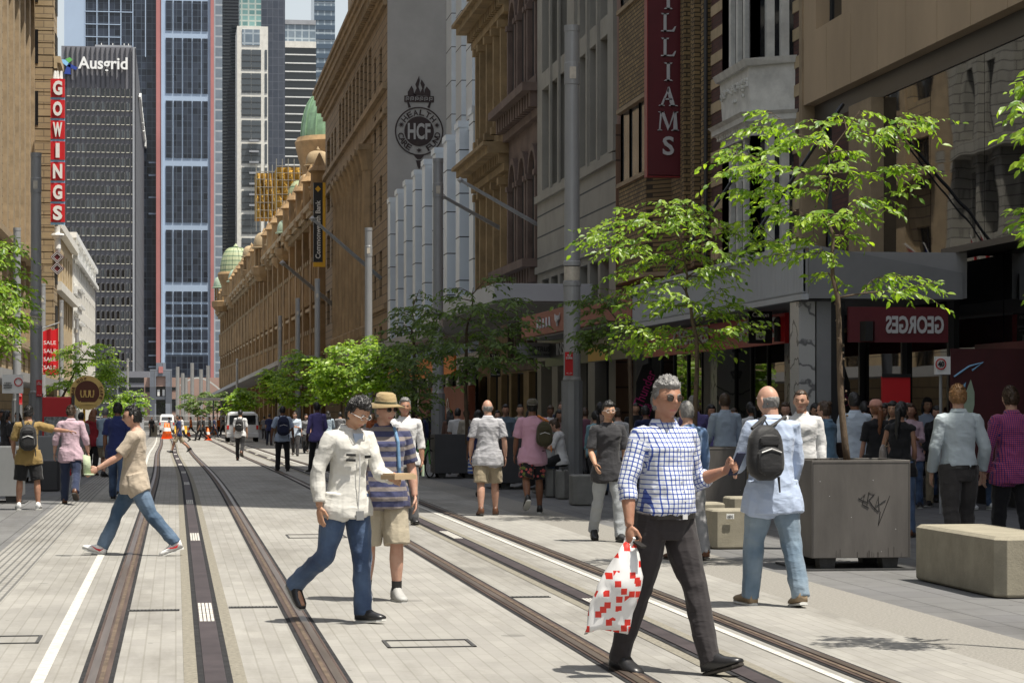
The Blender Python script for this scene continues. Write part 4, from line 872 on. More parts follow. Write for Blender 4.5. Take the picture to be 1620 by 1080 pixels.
# the maroon blade sign
Yw = 61.5; x0 = xY(1025, Yw); x1 = xY(1087, Yw); zb = zY(1056, 277, Yw); zt = 16
r = empty('tall_blade_sign', ((x0+x1)/2, Yw, zb), label='tall maroon vertical sign spelling a name in pale serif letters on the brick building', cat='sign')
q = MB(); q.box(x0, x1, Yw, Yw+.3, zb, zt); q.build('board', 'sign_maroon', r)
q = MB(); q.box(x0-.03, x0-.003, Yw-.03, Yw+.33, zb-.03, zt); q.box(x1+.003, x1+.03, Yw-.03, Yw+.33, zb-.03, zt); q.box(x0-.03, x1+.03, Yw-.03, Yw+.33, zb-.06, zb-.03); q.build('edge_trim', mat('red_edge', (.25, .02, .025), .4, 0), r)
def serif(q, ch, c, w, h):
    ex = Vector((1, 0, 0)); ey = Vector((0, 0, 1)); d = Vector((0, -.03, 0)); S_ = lambda P_: q.prism(P_, c, ex*w, ey*h, d)
    if ch == 'I': S_([(-.1, -.5), (.1, -.5), (.1, .5), (-.1, .5)]); S_([(-.28, -.5), (.28, -.5), (.2, -.43), (-.2, -.43)]); S_([(-.28, .5), (-.2, .43), (.2, .43), (.28, .5)])
    elif ch == 'L': S_([(-.3, -.5), (-.12, -.5), (-.12, .5), (-.3, .5)]); S_([(-.47, -.5), (.38, -.5), (.5, -.2), (.42, -.22), (.25, -.41), (-.47, -.44)]); S_([(-.47, .5), (-.4, .43), (0, .43), (.06, .5)])
    elif ch == 'A': S_([(-.42, -.5), (-.3, -.5), (.02, .3), (.02, .5)]); S_([(.12, -.5), (.36, -.5), (.06, .5), (-.02, .5), (-.06, .3)]); S_([(-.22, -.18), (.2, -.18), (.18, -.1), (-.2, -.1)]); S_([(-.5, -.5), (-.18, -.5), (-.2, -.45), (-.47, -.45)]); S_([(.02, -.5), (.5, -.5), (.46, -.45), (.06, -.45)])
    elif ch == 'M': S_([(-.42, -.5), (-.36, -.5), (-.28, .5), (-.36, .5)]); S_([(.22, -.5), (.42, -.5), (.36, .5), (.26, .5)]); S_([(-.36, .5), (-.2, .5), (.05, -.3), (-.02, -.5)]); S_([(-.02, -.5), (.05, -.34), (.32, .5), (.24, .5)]); S_([(-.5, -.5), (-.26, -.5), (-.3, -.45), (-.46, -.45)]); S_([(.12, -.5), (.5, -.5), (.46, -.45), (.16, -.45)]); S_([(.26, .5), (.3, .45), (.42, .45), (.46, .5)]); S_([(-.46, .5), (-.42, .45), (-.2, .45), (-.16, .5)])
    else: text(q, ch, c, ex, ey, w*.72, h, bold=.02, d=.05)
for ch, py, hh in (('W', -92, 34), ('I', -55, 32), ('L', -17, 30), ('I', -0, 30), ('L', 36, 29), ('L', 75, 29), ('I', 114, 29), ('A', 153, 30), ('M', 192, 30), ('S', 231, 30)):
    if py == -17: continue
    mp = cY(1056, Yw)/FPX; q = MB(); serif(q, ch, Vector((xY(1057, Yw), Yw-.004, zY(1056, py, Yw))), (25 if ch != 'M' else 36)*mp*(1 if ch != 'A' else 1.25), hh*mp); q.build('serif_letter', 'silver', r)
# bank blade sign, flagpoles
Yb_ = 205; x0 = xY(496, Yb_); x1 = xY(514, Yb_); r = empty('black_yellow_blade_sign', ((x0+x1)/2, Yb_, zY(505, 422, Yb_)), label='black and yellow vertical bank sign on the corner facing up the street', cat='sign')
q = MB(); q.box(x0, x1-.2, Yb_, Yb_+.3, zY(505, 414, Yb_), zY(505, 289, Yb_)); q.build('board', 'black', r)
q = MB(); q.box(x1-.19, x1+.05, Yb_-.02, Yb_+.32, zY(505, 422, Yb_), zY(505, 289, Yb_)); q.box(x0-.02, x1-.2, Yb_-.02, Yb_+.32, zY(505, 422, Yb_), zY(505, 415, Yb_)); q.build('yellow_edge', 'yellow', r)
mp = cY(505, Yb_)/FPX; q = MB(); q.prism([(0, -5), (4.5, 0), (0, 5), (-4.5, 0)], (xY(503, Yb_), Yb_-.01, zY(505, 299, Yb_)), Vector((mp, 0, 0)), Vector((0, 0, mp)), (0, -.05, 0)); q.build('diamond_symbol', 'yellow', r)
q = MB(); text(q, 'Commonwealth Bank', (xY(503, Yb_), Yb_-.02, zY(505, 363, Yb_)), (0, 0, 1), (-1, 0, 0), 92*mp, 8*mp, d=.04, bold=.02); q.build('lettering', 'white', r)
def flagpole(label, a, b_, rr):
    q = MB(); q.tube([a, b_], [rr, rr*.7], 8); q.lathe(b_, [(.02, -rr*1.4), (rr*1.5, 0), (.02, rr*1.4)], 8); tag(q.build('flagpole', 'pole_grey'), label=label, cat='flagpole', group='slanted flagpoles on the right hand facades')
for lab, x0, y0, x1, y1, c0, c1 in (('slanted bare flagpole ending beside the round wall emblem, upper of two', 850, 355, 728, 285, 86, 85), ('slanted bare flagpole ending beside the round wall emblem, lower of two', 793, 362, 701, 311, 96, 94), ('slanted bare pale flagpole pointing at the black and yellow bank sign', 602, 440, 494, 346, 150, 146), ('slanted bare flagpole on the bank building, lowest and farthest', 534, 488, 447, 416, 196, 190)):
    flagpole(lab, pt(x0, y0, c0), pt(x1, y1, c1), .0012*c0/1.3)
# shop signs at head height further along
def smallsign(label, px0, px1, py0, py1, c_, m, txts, **k):
    p = pt((px0+px1)/2, py1, c_); mp = c_/FPX
    return sign_sheet('shop_sign', label, p, (1, 0, 0), (px1-px0)*mp, (py1-py0)*mp, m, [(t, u*mp, v*mp, w*mp, h*mp, mm) for t, u, v, w, h, mm in txts], **k)
smallsign('grey hanging sign with dark lettering under the deep grey awning', 818, 882, 542, 566, 72, 'awning_grey', [('ORTRUST', 6, 2, 40, 8, 'black'), ('CURRENCY SERVICES', 6, -7, 40, 3, 'black')])
smallsign('small black and white square hanging sign in front of the golden building', 775, 791, 559, 573, 85, 'black', [('Thai', 0, 3, 12, 5, 'white'), ('food', 0, -3, 12, 5, 'white')])
smallsign('black hanging sign with small white ring left of the grey lettered sign', 776, 792, 578, 596, 84, 'black', [('O', 0, 3, 5, 6, 'white'), ('PANDORA', 0, -5, 13, 2.5, 'white')])
q = MB(); q.box(11.5, 11.6, 97, 128, 3.0, 3.9); tag(q.build('orange_fascia_sign', 'orange'), label='long orange fascia strip behind the dark shaded trees', cat='sign')
q = MB(); q.box(12.6, 12.9, 101, 122, .3, 2.6); r = empty('red_shop_panel', (12.75, 111, .3), label='dark red shop wall panel with white curly numerals behind the second pole', cat='sign'); q.build('panel', 'awning_red', r)
q = MB(); ring(q, (12.58, 110.5, 1.65), (0, -1, 0), (0, 0, 1), (-.02, 0, 0), .32, .42, 24); ring(q, (12.58, 108.6, 1.65), (0, -1, 0), (0, 0, 1), (-.02, 0, 0), .32, .42, 24); q.bar((12.56, 109.9, 1.6), (12.56, 110.3, .9), .12); q.bar((12.56, 108, 1.6), (12.56, 108.4, .9), .12); q.build('curly_numeral', 'white', r)
# teardrop banner with pink lettering
p = pt(1018, 640, 57); r = empty('feather_banner', (p.x, p.y, 0), label='black feather banner with hot pink script by the stone pier', cat='banner')
q = MB(); mp = 57/FPX; q.prism([(-14, -70), (14, -70), (18, 20), (17, 52), (10, 66), (-2, 62), (-12, 35)], (p.x, p.y, 1.72), Vector((mp, 0, 0)), Vector((0, 0, mp)), (0, .02, 0)); q.build('cloth', 'black', r)
q = MB(); text(q, 'Thunder', (p.x+.02, p.y-.01, 2.1), (.42, 0, 1), (-1, 0, .42), .95, .24); text(q, 'DOWN UNDER', (p.x+.05, p.y-.01, 1.45), (.3, 0, 1), (-1, 0, .3), .6, .2); q.build('lettering', 'magenta', r)
# mirrored sign and reflected poster of the near shop glass, built as added boards
r, c, ex, ey, n = sign_sheet('mirrored_sign_panel', 'added dark red panel for a mirrored sign, pale reversed lettering, behind the slender planter tree', (12.15, 38.38, 2.76), (1, 0, 0), 1.75, .6, 'sign_maroon', [])
q = MB(); text(q, 'GEORGES', c+ex*.28+n*.012, (-1, 0, 0), (0, 0, 1), 1.02, .3, bold=.03, d=-.02); q.build('lettering', M['silver'], r)
q = MB(); q.tube([c+ex*-.55+n*.01+ey*-.28, c+ex*-.55+n*.01+ey*.05], .13, 6); q.build('figure_silhouette', 'black', r)
pz = [pt(1418, 655, 39.2)]
r, c, ex, ey, n = sign_sheet('poster_reflection_board', 'added board for a reflected red poster with black and white photo, behind queueing women', pt(1418, 655, 39.0), (1, 0, 0), .48, .63, 'sign_red', [])
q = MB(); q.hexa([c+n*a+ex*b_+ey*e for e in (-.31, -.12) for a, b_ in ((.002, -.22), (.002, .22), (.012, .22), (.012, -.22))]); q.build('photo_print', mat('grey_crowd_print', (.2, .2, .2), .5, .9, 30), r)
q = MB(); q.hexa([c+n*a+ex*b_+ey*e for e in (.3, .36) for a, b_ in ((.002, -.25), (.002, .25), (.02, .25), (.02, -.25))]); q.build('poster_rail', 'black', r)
r, c, ex, ey, n = sign_sheet('road_sign_plate', 'white speed limit plate with red ring above the ginger haired man', pt(1492, 592, 36.5), (1, 0, 0), .24, .28, 'white', [('40', -.04, .02, .1, .09, 'black', .02)])
q = MB(); ring(q, c+n*.01+ex*-.04+ey*.02, ex, ey, n*.008, .07, .088, 24); q.build('red_ring', 'sign_red', r); q = MB(); o_ = pt(1492, 592, 36.5); q.tube([(o_.x, o_.y+.12, 0), (o_.x, o_.y+.12, o_.z+.28)], .025, 8); q.build('post', 'pole_grey', r)
# shark fin graphic
p = pt(1538, 640, 37.5); r = empty('surf_mural', (p.x, p.y, .5), label='pale surfboard mural on dark red panel behind the woman in red', cat='mural')
q = MB(); q.box(p.x-.35, p.x+1.1, p.y+.02, p.y+.06, .5, 2.6); q.build('panel', mat('wine_panel', (.06, .008, .01), .5, .2), r)
q = MB(); mp = .0101; q.prism([(-12, -25), (-2, -25), (4, 0), (4, 20), (-2, 40), (-10, 20), (-14, 0)], (p.x, p.y+.015, 1.7), (mp, 0, 0), (0, 0, mp), (0, -.01, 0)); q.build('board_shape', M['copper_pale'], r)
q = MB(); q.tube([(p.x-.3, p.y, 2.15), (p.x-.05, p.y, 2.32), (p.x+.18, p.y, 2.38), (p.x, p.y, 2.25)], .016, 5); q.prism([(-25, 2), (-10, 16), (-12, 4), (-18, -4)], (p.x, p.y+.015, 1.9), (mp, 0, 0), (0, 0, mp), (0, -.01, 0)); q.build('wave_line', 'lightblue', r)
# ================================================================ SIGNS ON THE LEFT
Yg = 214.5; mp = cY(91, Yg)/FPX; xx = lambda x: xY(x, Yg); zz = lambda y: zY(91, y, Yg)
r = empty('vertical_letter_sign', (xx(91), Yg, zz(355)), label='tall vertical sign of seven red squares with white letters on the left facade', cat='sign')
for i, ch in enumerate('GOWINGS'):
    y0 = 125+i*32.9; q = MB(); q.box(xx(80), xx(102.5), Yg, Yg+.5, zz(y0+29), zz(y0)); sq = q.build('red_square', 'sign_red', r)
    q = MB(); text(q, ch, (xx(91.2), Yg-.02, zz(y0+14.5)), (1, 0, 0), (0, 0, 1), (14.5 if ch != 'I' else 6)*mp, 23*mp, d=.12, bold=.045 if ch != 'I' else .02); q.build('letter', 'white', sq, local=False)
    q = MB(); q.box(xx(80), xx(102.5), Yg+.05, Yg+.45, zz(y0+32.8), zz(y0+29.1)); q.build('blue_band', 'lightblue', r)
for x in (86, 90, 96): q = MB(); q.tube([(xx(x), Yg+.2, zz(124.5)), (xx(x)+.05, Yg+.2, zz(112))], [.18, .1], 6); q.build('finial', 'white', r)
q = MB(); q.lathe((xx(91), Yg+.2, zz(372)), [(.05, -2.2), (.3, -1.2), (.25, -.3), (.6, 0), (.55, .15), (.2, .2), (.25, .8)], 10); q.build('lower_finial', 'white', r)
Yg2 = 214; r = empty('diamond_sign', (xx(91), Yg2, zz(436)), label='maroon sign of interlocking white outlined diamonds below the vertical letter sign', cat='sign')
for k, cy_ in enumerate((407, 425)):
    q = MB(); D = [(0, -11), (11, 0), (0, 11), (-11, 0)]; q.prism([(a*mp, b_*mp) for a, b_ in D], (xx(91), Yg2-.05*k, zz(cy_)), (1, 0, 0), (0, 0, 1), (0, .2, 0)); q.build('diamond', 'sign_maroon', r)
    q = MB(); cc = Vector((xx(91), Yg2-.05*k-.04, zz(cy_)))
    for s_ in (9.3, 6.2):
        pts = [cc+Vector((a*mp*s_, 0, b_*mp*s_)) for a, b_ in ((0, -1), (1, 0), (0, 1), (-1, 0), (0, -1))]
        for u_ in range(4): q.bar(pts[u_], pts[u_+1], .05, .05)
    q.build('outline', 'silver', r)
p = pt(80, 592, 120); mp = 120/FPX; r = empty('sale_banner', (p.x, p.y, p.z), label='red hanging banner repeating the word sale behind the left tree', cat='banner')
q = MB(); rows = [[(p.x+(-12+24*u/8)*mp, p.y+.06*math.sin(u*1.1), p.z+(v*14.5-(4 if u > 4 and v == 5 else 0)+(u-4)*1.2*(v == 5))*mp) for u in range(9)] for v in range(6)]; q.loft(rows, closed=False, cap=False); q.build('cloth', 'sign_red', r, recalc=False)
q = MB()
for k in range(4): text(q, 'SALE', (p.x-.03, p.y-.12, p.z+(50-k*13)*mp), (1, 0, 0), (0, 0, 1), 19*mp, 6*mp)
q.build('lettering', 'white', r); q = MB(); q.tube([(p.x-.6, p.y+.1, p.z+71*mp), (p.x+.45, p.y+.1, p.z+82*mp)], .04, 6); q.build('banner_arm', 'pole_grey', r)
# round gold café sign on a yellow stand
g_ = at(133, 743); r = empty('round_sandwich_sign', g_, label='round gold and brown café sign with an arrow on a yellow stand', cat='sign'); c_ = g_.y; mp = cY(138, g_.y)/FPX
cc = Vector((xY(138, g_.y), g_.y, zY(138, 621, g_.y)))
q = MB(); disc(q, cc, (1, 0, 0), (0, 0, 1), (0, .06, 0), 27*mp, 40); q.build('gold_disc', 'gold', r)
q = MB(); disc(q, cc, (1, 0, 0), (0, 0, 1), (0, -.012, 0), 19*mp, 40)
arc_text(q, 'NOW', cc+Vector((0, -.01, 0)), 22.6*mp, R(128), R(98), 4.6*mp, (1, 0, 0), (0, 0, 1), 4*mp); arc_text(q, 'CAFE', cc+Vector((0, -.01, 0)), 22.6*mp, R(20), R(-22), 4.6*mp, (1, 0, 0), (0, 0, 1), 3.8*mp); arc_text(q, 'BAR', cc+Vector((0, -.01, 0)), 22.6*mp, R(185), R(160), 4.6*mp, (1, 0, 0), (0, 0, 1), 4*mp)
q.build('brown_disc', 'brown_sign', r)
q = MB()
for k in (-1, 0, 1):
    x_ = cc.x+k*7.2*mp; q.tube([(x_-2.6*mp, cc.y-.02, cc.z+4*mp), (x_-2.9*mp, cc.y-.02, cc.z-2*mp), (x_-1.5*mp, cc.y-.02, cc.z-7*mp), (x_+1.5*mp, cc.y-.02, cc.z-7*mp), (x_+2.9*mp, cc.y-.02, cc.z-2*mp), (x_+2.6*mp, cc.y-.02, cc.z+4*mp)], 1.1*mp, 6)
q.prism([(a*mp, b_*mp) for a, b_ in [(-17, -17), (-10, -13), (-10, -15), (14, -15), (14, -19), (-10, -19), (-10, -21)]], cc+Vector((0, -.014, 0)), (1, 0, 0), (0, 0, 1), (0, -.01, 0)); q.build('gold_symbols', 'gold', r)
q = MB(); q.tube([(g_.x, g_.y+.05, g_.z), (g_.x, g_.y+.05, cc.z-24*mp)], .035, 8); q.box(g_.x-.25, g_.x+.25, g_.y-.15, g_.y+.2, g_.z, g_.z+.04); q.build('stand', 'yellow', r)
# red kiosk panel
g_ = at(92, 752); r = empty('red_kiosk', g_, label='bright red kiosk panel with a black and white crowd photo on the left footpath', cat='kiosk'); c_ = g_.y; w = .75
q = MB(); q.box(g_.x-.4, g_.x+.33, g_.y, g_.y+.5, g_.z, g_.z+2.0); q.build('housing', 'sign_red', r, bev=.02)
q = MB(); q.box(g_.x-.35, g_.x+.28, g_.y-.02, g_.y-.003, g_.z+.7, g_.z+1.5); q.build('photo_print', mat('crowd_photo', (.22, .23, .23), .4, .9, 14), r)
q = MB(); q.box(g_.x+.335, g_.x+.4, g_.y, g_.y+.4, g_.z, g_.z+2.05); q.build('side_frame', 'dark_panel', r)
g_ = at(20, 770); r = empty('street_sign_board', g_, label='white traffic board with a red ring symbol at the left photo edge', cat='sign'); mp = cY(20, g_.y)/FPX
q = MB(); q.box(g_.x-.22, g_.x+.22, g_.y, g_.y+.03, zY(20, 622, g_.y), zY(20, 592, g_.y)); q.build('board', 'white', r)
cc = Vector((g_.x+.12, g_.y-.01, zY(20, 604, g_.y))); q = MB(); ring(q, cc, (1, 0, 0), (0, 0, 1), (0, -.01, 0), .07, .09, 20); q.build('red_ring', 'sign_red', r)
q = MB(); text(q, 'HIGH', (g_.x-.1, g_.y-.01, cc.z-.02), (1, 0, 0), (0, 0, 1), .14, .03); text(q, 'PEDESTRIAN', (g_.x-.1, g_.y-.01, cc.z-.07), (1, 0, 0), (0, 0, 1), .18, .03); text(q, 'ACTIVITY', (g_.x-.1, g_.y-.01, cc.z-.12), (1, 0, 0), (0, 0, 1), .17, .03); q.build('lettering', 'black', r)
q = MB(); q.tube([(g_.x+.1, g_.y+.06, g_.z), (g_.x+.1, g_.y+.06, cc.z+.1)], .03, 8); q.build('post', 'pole_grey', r)
# ================================================================ LIGHT POLES
M['lamp_glass'] = mat('frosted_lamp_glass', (.55, .5, .42), .2, .2, 8)
def pole(px, X, label, s=1.0, top=8.75, grp='grey light poles'):
    Y = yx(px, X); z = gz(Y); r = empty('light_pole', (X, Y, z), label=label, cat='light pole', group=grp); P_ = lambda pr, a: [(rr*s, zz) for rr, zz in pr]
    q = MB(); k = 24
    ring_ = lambda rr, z_: [(rr*(1-.05*(j % 2))*math.cos(2*math.pi*j/k), rr*(1-.05*(j % 2))*math.sin(2*math.pi*j/k), z_) for j in range(k)]
    q.loft([ring_(.2, 0), ring_(.2, 2.15)]); q.lathe((0, 0, 0), [(.235, 0), (.235, .04), (.2, .05)], 24); q.build('lower_shaft', 'steel_grey', r, local=True)
    q = MB(); q.lathe((0, 0, 0), [(.175, 2.16), (.17, 2.2), (.16, 2.22), (.158, 3.9), (.168, 3.92), (.168, 4.0), (.15, 4.01)], 20); q.build('middle_shaft', 'pole_grey', r, local=True, smooth=False)
    q = MB(); q.lathe((0, 0, 0), [(.05, 4.0), (.15, 4.015), (.15, 4.27), (.05, 4.28)], 20); q.build('lamp_glass', 'lamp_glass', r, local=True)
    q = MB(); q.lathe((0, 0, 0), [(.15, 4.28), (.165, 4.29), (.165, 4.36), (.145, 4.38), (.138, top-1.1), (.148, top-1.09), (.148, top-.7), (.14, top-.69), (.14, top-.12), (.148, top-.11), (.148, top), (.02, top+.01)], 20); q.build('upper_shaft', 'pole_grey', r, local=True)
    q = MB(); q.box(-.07, .05, -.152, -.138, top-1.0, top-.78); q.build('floodlight', 'lamp_glass', r, local=True)
    return r, X, Y, z
lab = ['thick grey light pole nearest the camera, between the two bright planter trees', 'grey light pole standing behind the dark planter, in front of the metal fins', 'pale light pole in front of the bank columns', 'pale light pole with its top just left of the bank sign post', 'light pole in front of the market hall, third from the far end of the row', 'dark slim light pole in front of the market hall', 'farthest light pole of the right hand row, above the small round tree']
pp = [pole(px, 7.3, l) for px, l in zip((905, 693, 583, 502, 471, 443, 375), lab)]
for px, X, l in ((57, -3.8, 'thick grey light pole on the left in front of the rusticated wall'), (27, -6.0, 'light pole nearest the left photo edge'), (68, -7.08, 'light pole just right of the thick left pole, half hidden by it'), (97, -6.95, 'light pole below the diamond sign'), (122, -7.1, 'thin light pole in front of the white balcony building'), (202, -5.7, 'farthest light pole of the left hand row, before the dark tower')): pp.append(pole(px, X, l))
def plate(par, X, Y, px, py0, py1, label, c, dx=0):
    z0 = zY(px, py1, Y); z1 = zY(px, py0, Y); o = (X+dx, Y-.25, z0); h = z1-z0; w = h*.34
    r, c_, ex, ey, n = sign_sheet('parking_sign', label, o, (1, 0, 0), w, h, 'sign_red', [('NO', 0, h*.36, w*.4, h*.09, 'white'), ('STOPPING', 0, h*.24, w*.8, h*.09, 'white'), ('<->', 0, -h*.4, w*.7, h*.06, 'white')], d=.02, group='red and white no stopping plates')
    q = MB(); q.box(c_.x-.03, c_.x+.03, c_.y+.02, c_.y+.2, c_.z-.03, c_.z+.03); q.build('bracket', 'pole_grey', r)
plate(None, 7.24, pp[0][2], 901, 557, 594, 'narrow red no stopping plate on the thick right hand pole', 0, -.04)
plate(None, -3.72, pp[7][2], 64, 601, 627, 'narrow red no stopping plate on the thick left hand pole', 0, .02)
plate(None, -5.95, pp[8][2], 30, 621, 640, 'narrow red plate on the pole nearest the left photo edge', 0, .08)
for k, (px, py) in enumerate(((304, 574), (281, 580), (289, 590), (318, 584), (294, 597), (329, 578))):
    p = pt(px, py, 330); q = MB(); q.lathe((p.x, p.y, 0), [(.28, -1.4), (.25, p.z)], 8); tag(q.build('mast', 'pole_grey'), label='thin pale mast standing in a cluster before the blue framed tower', cat='mast', group='thin masts at the end of the street')
# ================================================================ PLANTERS, BLOCKS, BENCH
M['planter'] = mat('brown_grey_planter_steel', (.105, .097, .09), .5, .3, 2.2, .06, 40, metal=.2, stretch=(1, 1, .22))
M['planter_dark'] = mat('dark_and_shaded_planter', (.045, .045, .05), .55, .15, 2)  # shade on the planters put into this dark colour; also a dark block
M['soil'] = mat('soil', (.06, .04, .025), .95, .4, 20, .8, 60)
M['concrete'] = mat('cast_concrete', (.28, .255, .195), .85, .2, 3.5, .35, 60, bd=.008)
M['concrete_grey'] = mat('grey_concrete', (.2, .2, .19), .85, .2, 3.5, .3, 60, bd=.008)
def planter(px0, px1, pyb, w, h, m, label, grp='square tree planters', d=None):
    a = at(px0, pyb); d = d or w; r = empty('tree_planter', a, label=label, cat='planter', group=grp); t = .03
    q = MB(); q.box(0, w, 0, t, .13, h); q.box(0, w, d-t, d, .13, h); q.box(0, t, t, d-t, .13, h); q.box(w-t, w, t, d-t, .13, h); q.box(t, w-t, t, d-t, .13, .2); q.build('box', m, r, local=True, bev=.006)
    q = MB(); rr = random.Random(px0); n = 10
    q.loft([[(t+(w-2*t)*i/n, t+(d-2*t)*j/n, h-.06+rr.uniform(-.02, .03)) for i in range(n+1)] for j in range(n+1)], closed=False, cap=False); q.build('soil', 'soil', r, local=True)
    for fx in (.1, w-.28):
        for fy in (.08, d-.26): q = MB(); q.prism([(.02, 0), (.16, 0), (.18, .13), (0, .13)], (fx, fy, 0), (1, 0, 0), (0, 0, 1), (0, .18, 0)); q.build('foot', 'grate_dark', r, local=True)
    q = MB(); q.box(-.08, w+.05, -.02, d+.1, .003, .02); q.build('base_plate', 'grate_dark', r, local=True)
    return r, a, w, d, h
P1 = planter(1284, 0, 903, 1.04, 1.125, 'planter', 'large brown grey steel planter with scribbled graffiti holding the slender tree')
q = MB(); a = P1[1]
for st in ([(.50, .72), (.56, .78), (.53, .68), (.60, .64)], [(.58, .66), (.60, .80), (.66, .78), (.60, .72), (.64, .66), (.70, .60)], [(.66, .62), (.70, .76), (.71, .60)], [(.68, .66), (.78, .72)], [(.72, .60), (.70, .46), (.78, .66), (.82, .76)], [(.49, .74), (.58, .70)]): q.tube([(x, -.004, z) for x, z in st], .0035, 4)
q.build('graffiti_scrawl', 'black', P1[0], local=True)
P2 = planter(1066, 0, 826, 1.08, 1.08, 'planter', 'brown grey steel planter behind the man in the checked shirt')
P3 = planter(688, 0, 757, 1.02, 1.06, 'planter_dark', 'planter darkened for shade in front of the second light pole')
P4 = planter(787, 0, 774, 1.03, 1.05, 'planter_dark', 'planter darkened for shade between the striped polo man and the pink shirt man')
P5 = planter(527, 0, 722, 1.0, 1.06, 'planter', 'small looking grey planter beside the hat man, farthest on the right')
P6 = planter(-60, 0, 797, 1.0, .98, 'steel_grey', 'grey steel planter cut by the left photo edge')
P7 = planter(22, 0, 764, 1.0, 1.05, 'steel_grey', 'grey planter behind the man with the black backpack')
for r_, a_, w_, d_, h_ in (P1, P2):
    q = MB()
    for x in (.012, w_-.018): q.box(x, x+.005, -.0022, -.0005, .14, h_-.03)
    q.box(.012, w_-.012, -.0022, -.0005, h_-.032, h_-.028); q.build('panel_seam', 'black', r_, local=True)
    q = MB(); rr = random.Random(int(w_*100)+9)
    for _ in range(6): x = rr.uniform(.06, w_-.06); z = rr.uniform(.16, h_-.1); q.prism([(rr.uniform(.002, .007)*math.cos(t), rr.uniform(.002, .005)*math.sin(t)) for t in [j*.9 for j in range(7)]], (x, -.001, z), (1, 0, 0), (0, 0, 1), (0, -.001, 0))
    q.build('scuff_marks', 'silver', r_, local=True)
    q = MB()
    for _ in range(14): x = rr.uniform(.04, w_-.04); q.box(x, x+rr.uniform(.003, .008), -.0016, -.0004, .135, .135+rr.uniform(.03, .11))
    q.build('drip_stains', 'dark_panel', r_, local=True)
def block(px0, px1, pyb, h, d, m, label, cat='block', w=None, ch=.03, grp='concrete seat blocks', nm='concrete_block'):
    a = at(px0, pyb); b_ = at(px1, pyb); w = w or (b_.x-a.x); q = MB(); f = lambda i, z: [(i, i, z), (w-i, i, z), (w-i, d-i, z), (i, d-i, z)]
    cc = ch*1.8; oc = lambda i, z: [(cc+i, i, z), (w-cc-i, i, z), (w-i, cc+i, z), (w-i, d-cc-i, z), (w-cc-i, d-i, z), (cc+i, d-i, z), (i, d-cc-i, z), (i, cc+i, z)]
    q.loft([oc(.01, .012), oc(0, .03), oc(0, h-.02), oc(.02, h)]); o = q.build(nm, m, local=True, bev=.004); o.location = a; o['label'] = label; o['category'] = cat
    if grp: o['group'] = grp
    return o
block(1128, 1207, 869, .465, .5, 'concrete', 'pale concrete seat block with a small sticker, nearest of three left of the backpack man')
block(1102, 1150, 858, .485, .5, 'concrete', 'pale concrete seat block just left of the stickered one')
block(1156, 1215, 846, .49, .5, 'concrete', 'pale concrete seat block behind the stickered one')
block(907, 948, 800, .52, .5, 'concrete_grey', 'grey concrete seat block right of the thick pole')
block(866, 884, 787, .53, .5, 'concrete_grey', 'narrow grey seat block left of the thick pole, middle of three', ch=.06)
block(884, 902, 790, .53, .5, 'concrete_grey', 'narrow grey seat block left of the thick pole, nearest of three', ch=.06)
block(846, 864, 781, .53, .5, 'concrete_grey', 'narrow grey seat block left of the thick pole, farthest of three', ch=.06)
block(62, 94, 777, .62, .5, 'planter_dark', 'dark square seat block beside the man in the pink shirt on the left')
block(17, 24, 793, .45, .35, 'concrete', 'slim pale bollard block beside the left edge planter', ch=.05)
p_ = at(1157, 869); q = MB(); q.box(p_.x-.06, p_.x+.03, p_.y-.012, p_.y-.003, .36, .42); stk = q.build('sticker', 'white'); tag(stk, label='small white sticker with black scribble stuck on the nearest seat block', cat='sticker'); q = MB(); text(q, 'XEVL', (p_.x-.015, p_.y-.014, .39), (1, 0, 0), (0, 0, 1), .07, .03, d=.004); q.build('lettering', 'black', stk)
# long bench block
q = MB(); x0, x1, y0, y1, h = 7.06, 7.75, 19.5, 21.75, .54; cc = .09
oc = lambda i, z: [(x0+cc+i, y0+i, z), (x1-cc-i, y0+i, z), (x1-i, y0+cc+i, z), (x1-i, y1-i, z), (x0+i, y1-i, z), (x0+i, y0+cc+i, z)]
q.loft([oc(.015, .01), oc(0, .03), oc(0, h-.03), oc(.035, h)]); tag(q.build('concrete_bench', 'concrete', bev=.004), label='long weathered concrete bench block at the lower right photo edge', cat='bench')
# ================================================================ STREET ITEMS FAR DOWN
def cone(px, py, hpx, lab):
    a = at(px, py); mp = cY(px, a.y)/FPX; h = hpx*mp; r = empty('traffic_cone', a, label=lab, cat='traffic cone', group='orange traffic cones')
    q = MB(); q.lathe((0, 0, 0), [(h*.26, .03), (h*.06, h)], 14); q.build('cone_body', M['cone'], r, local=True, smooth=True); q = MB(); q.box(-h*.33, h*.33, -h*.33, h*.33, 0, .03); q.build('base', M['cone'], r, local=True)
    q = MB(); q.lathe((0, 0, 0), [(h*.175, h*.47), (h*.125, h*.7)], 14); q.build('white_band', 'white', r, local=True)
M['cone'] = mat('orange_plastic', (.85, .16, .02), .5, 0)
cone(262, 694, 26, 'traffic cone with white band, left one of a pair before the white car'); cone(266.5, 693, 24, 'traffic cone standing half behind another before the white car'); cone(329, 696, 19, 'lone orange traffic cone between the tracks and the van'); cone(298, 690, 14, 'small traffic cone behind the walking man in shorts')
M['car_white'] = mat('silver_white_car_paint', (.55, .56, .57), .25, 0, spec=.8); M['lamp_red'] = mat('red_tail_lamp', (.5, .02, .015), .2, 0); M['tyre'] = mat('tyre_rubber', (.02, .02, .02), .8, 0)
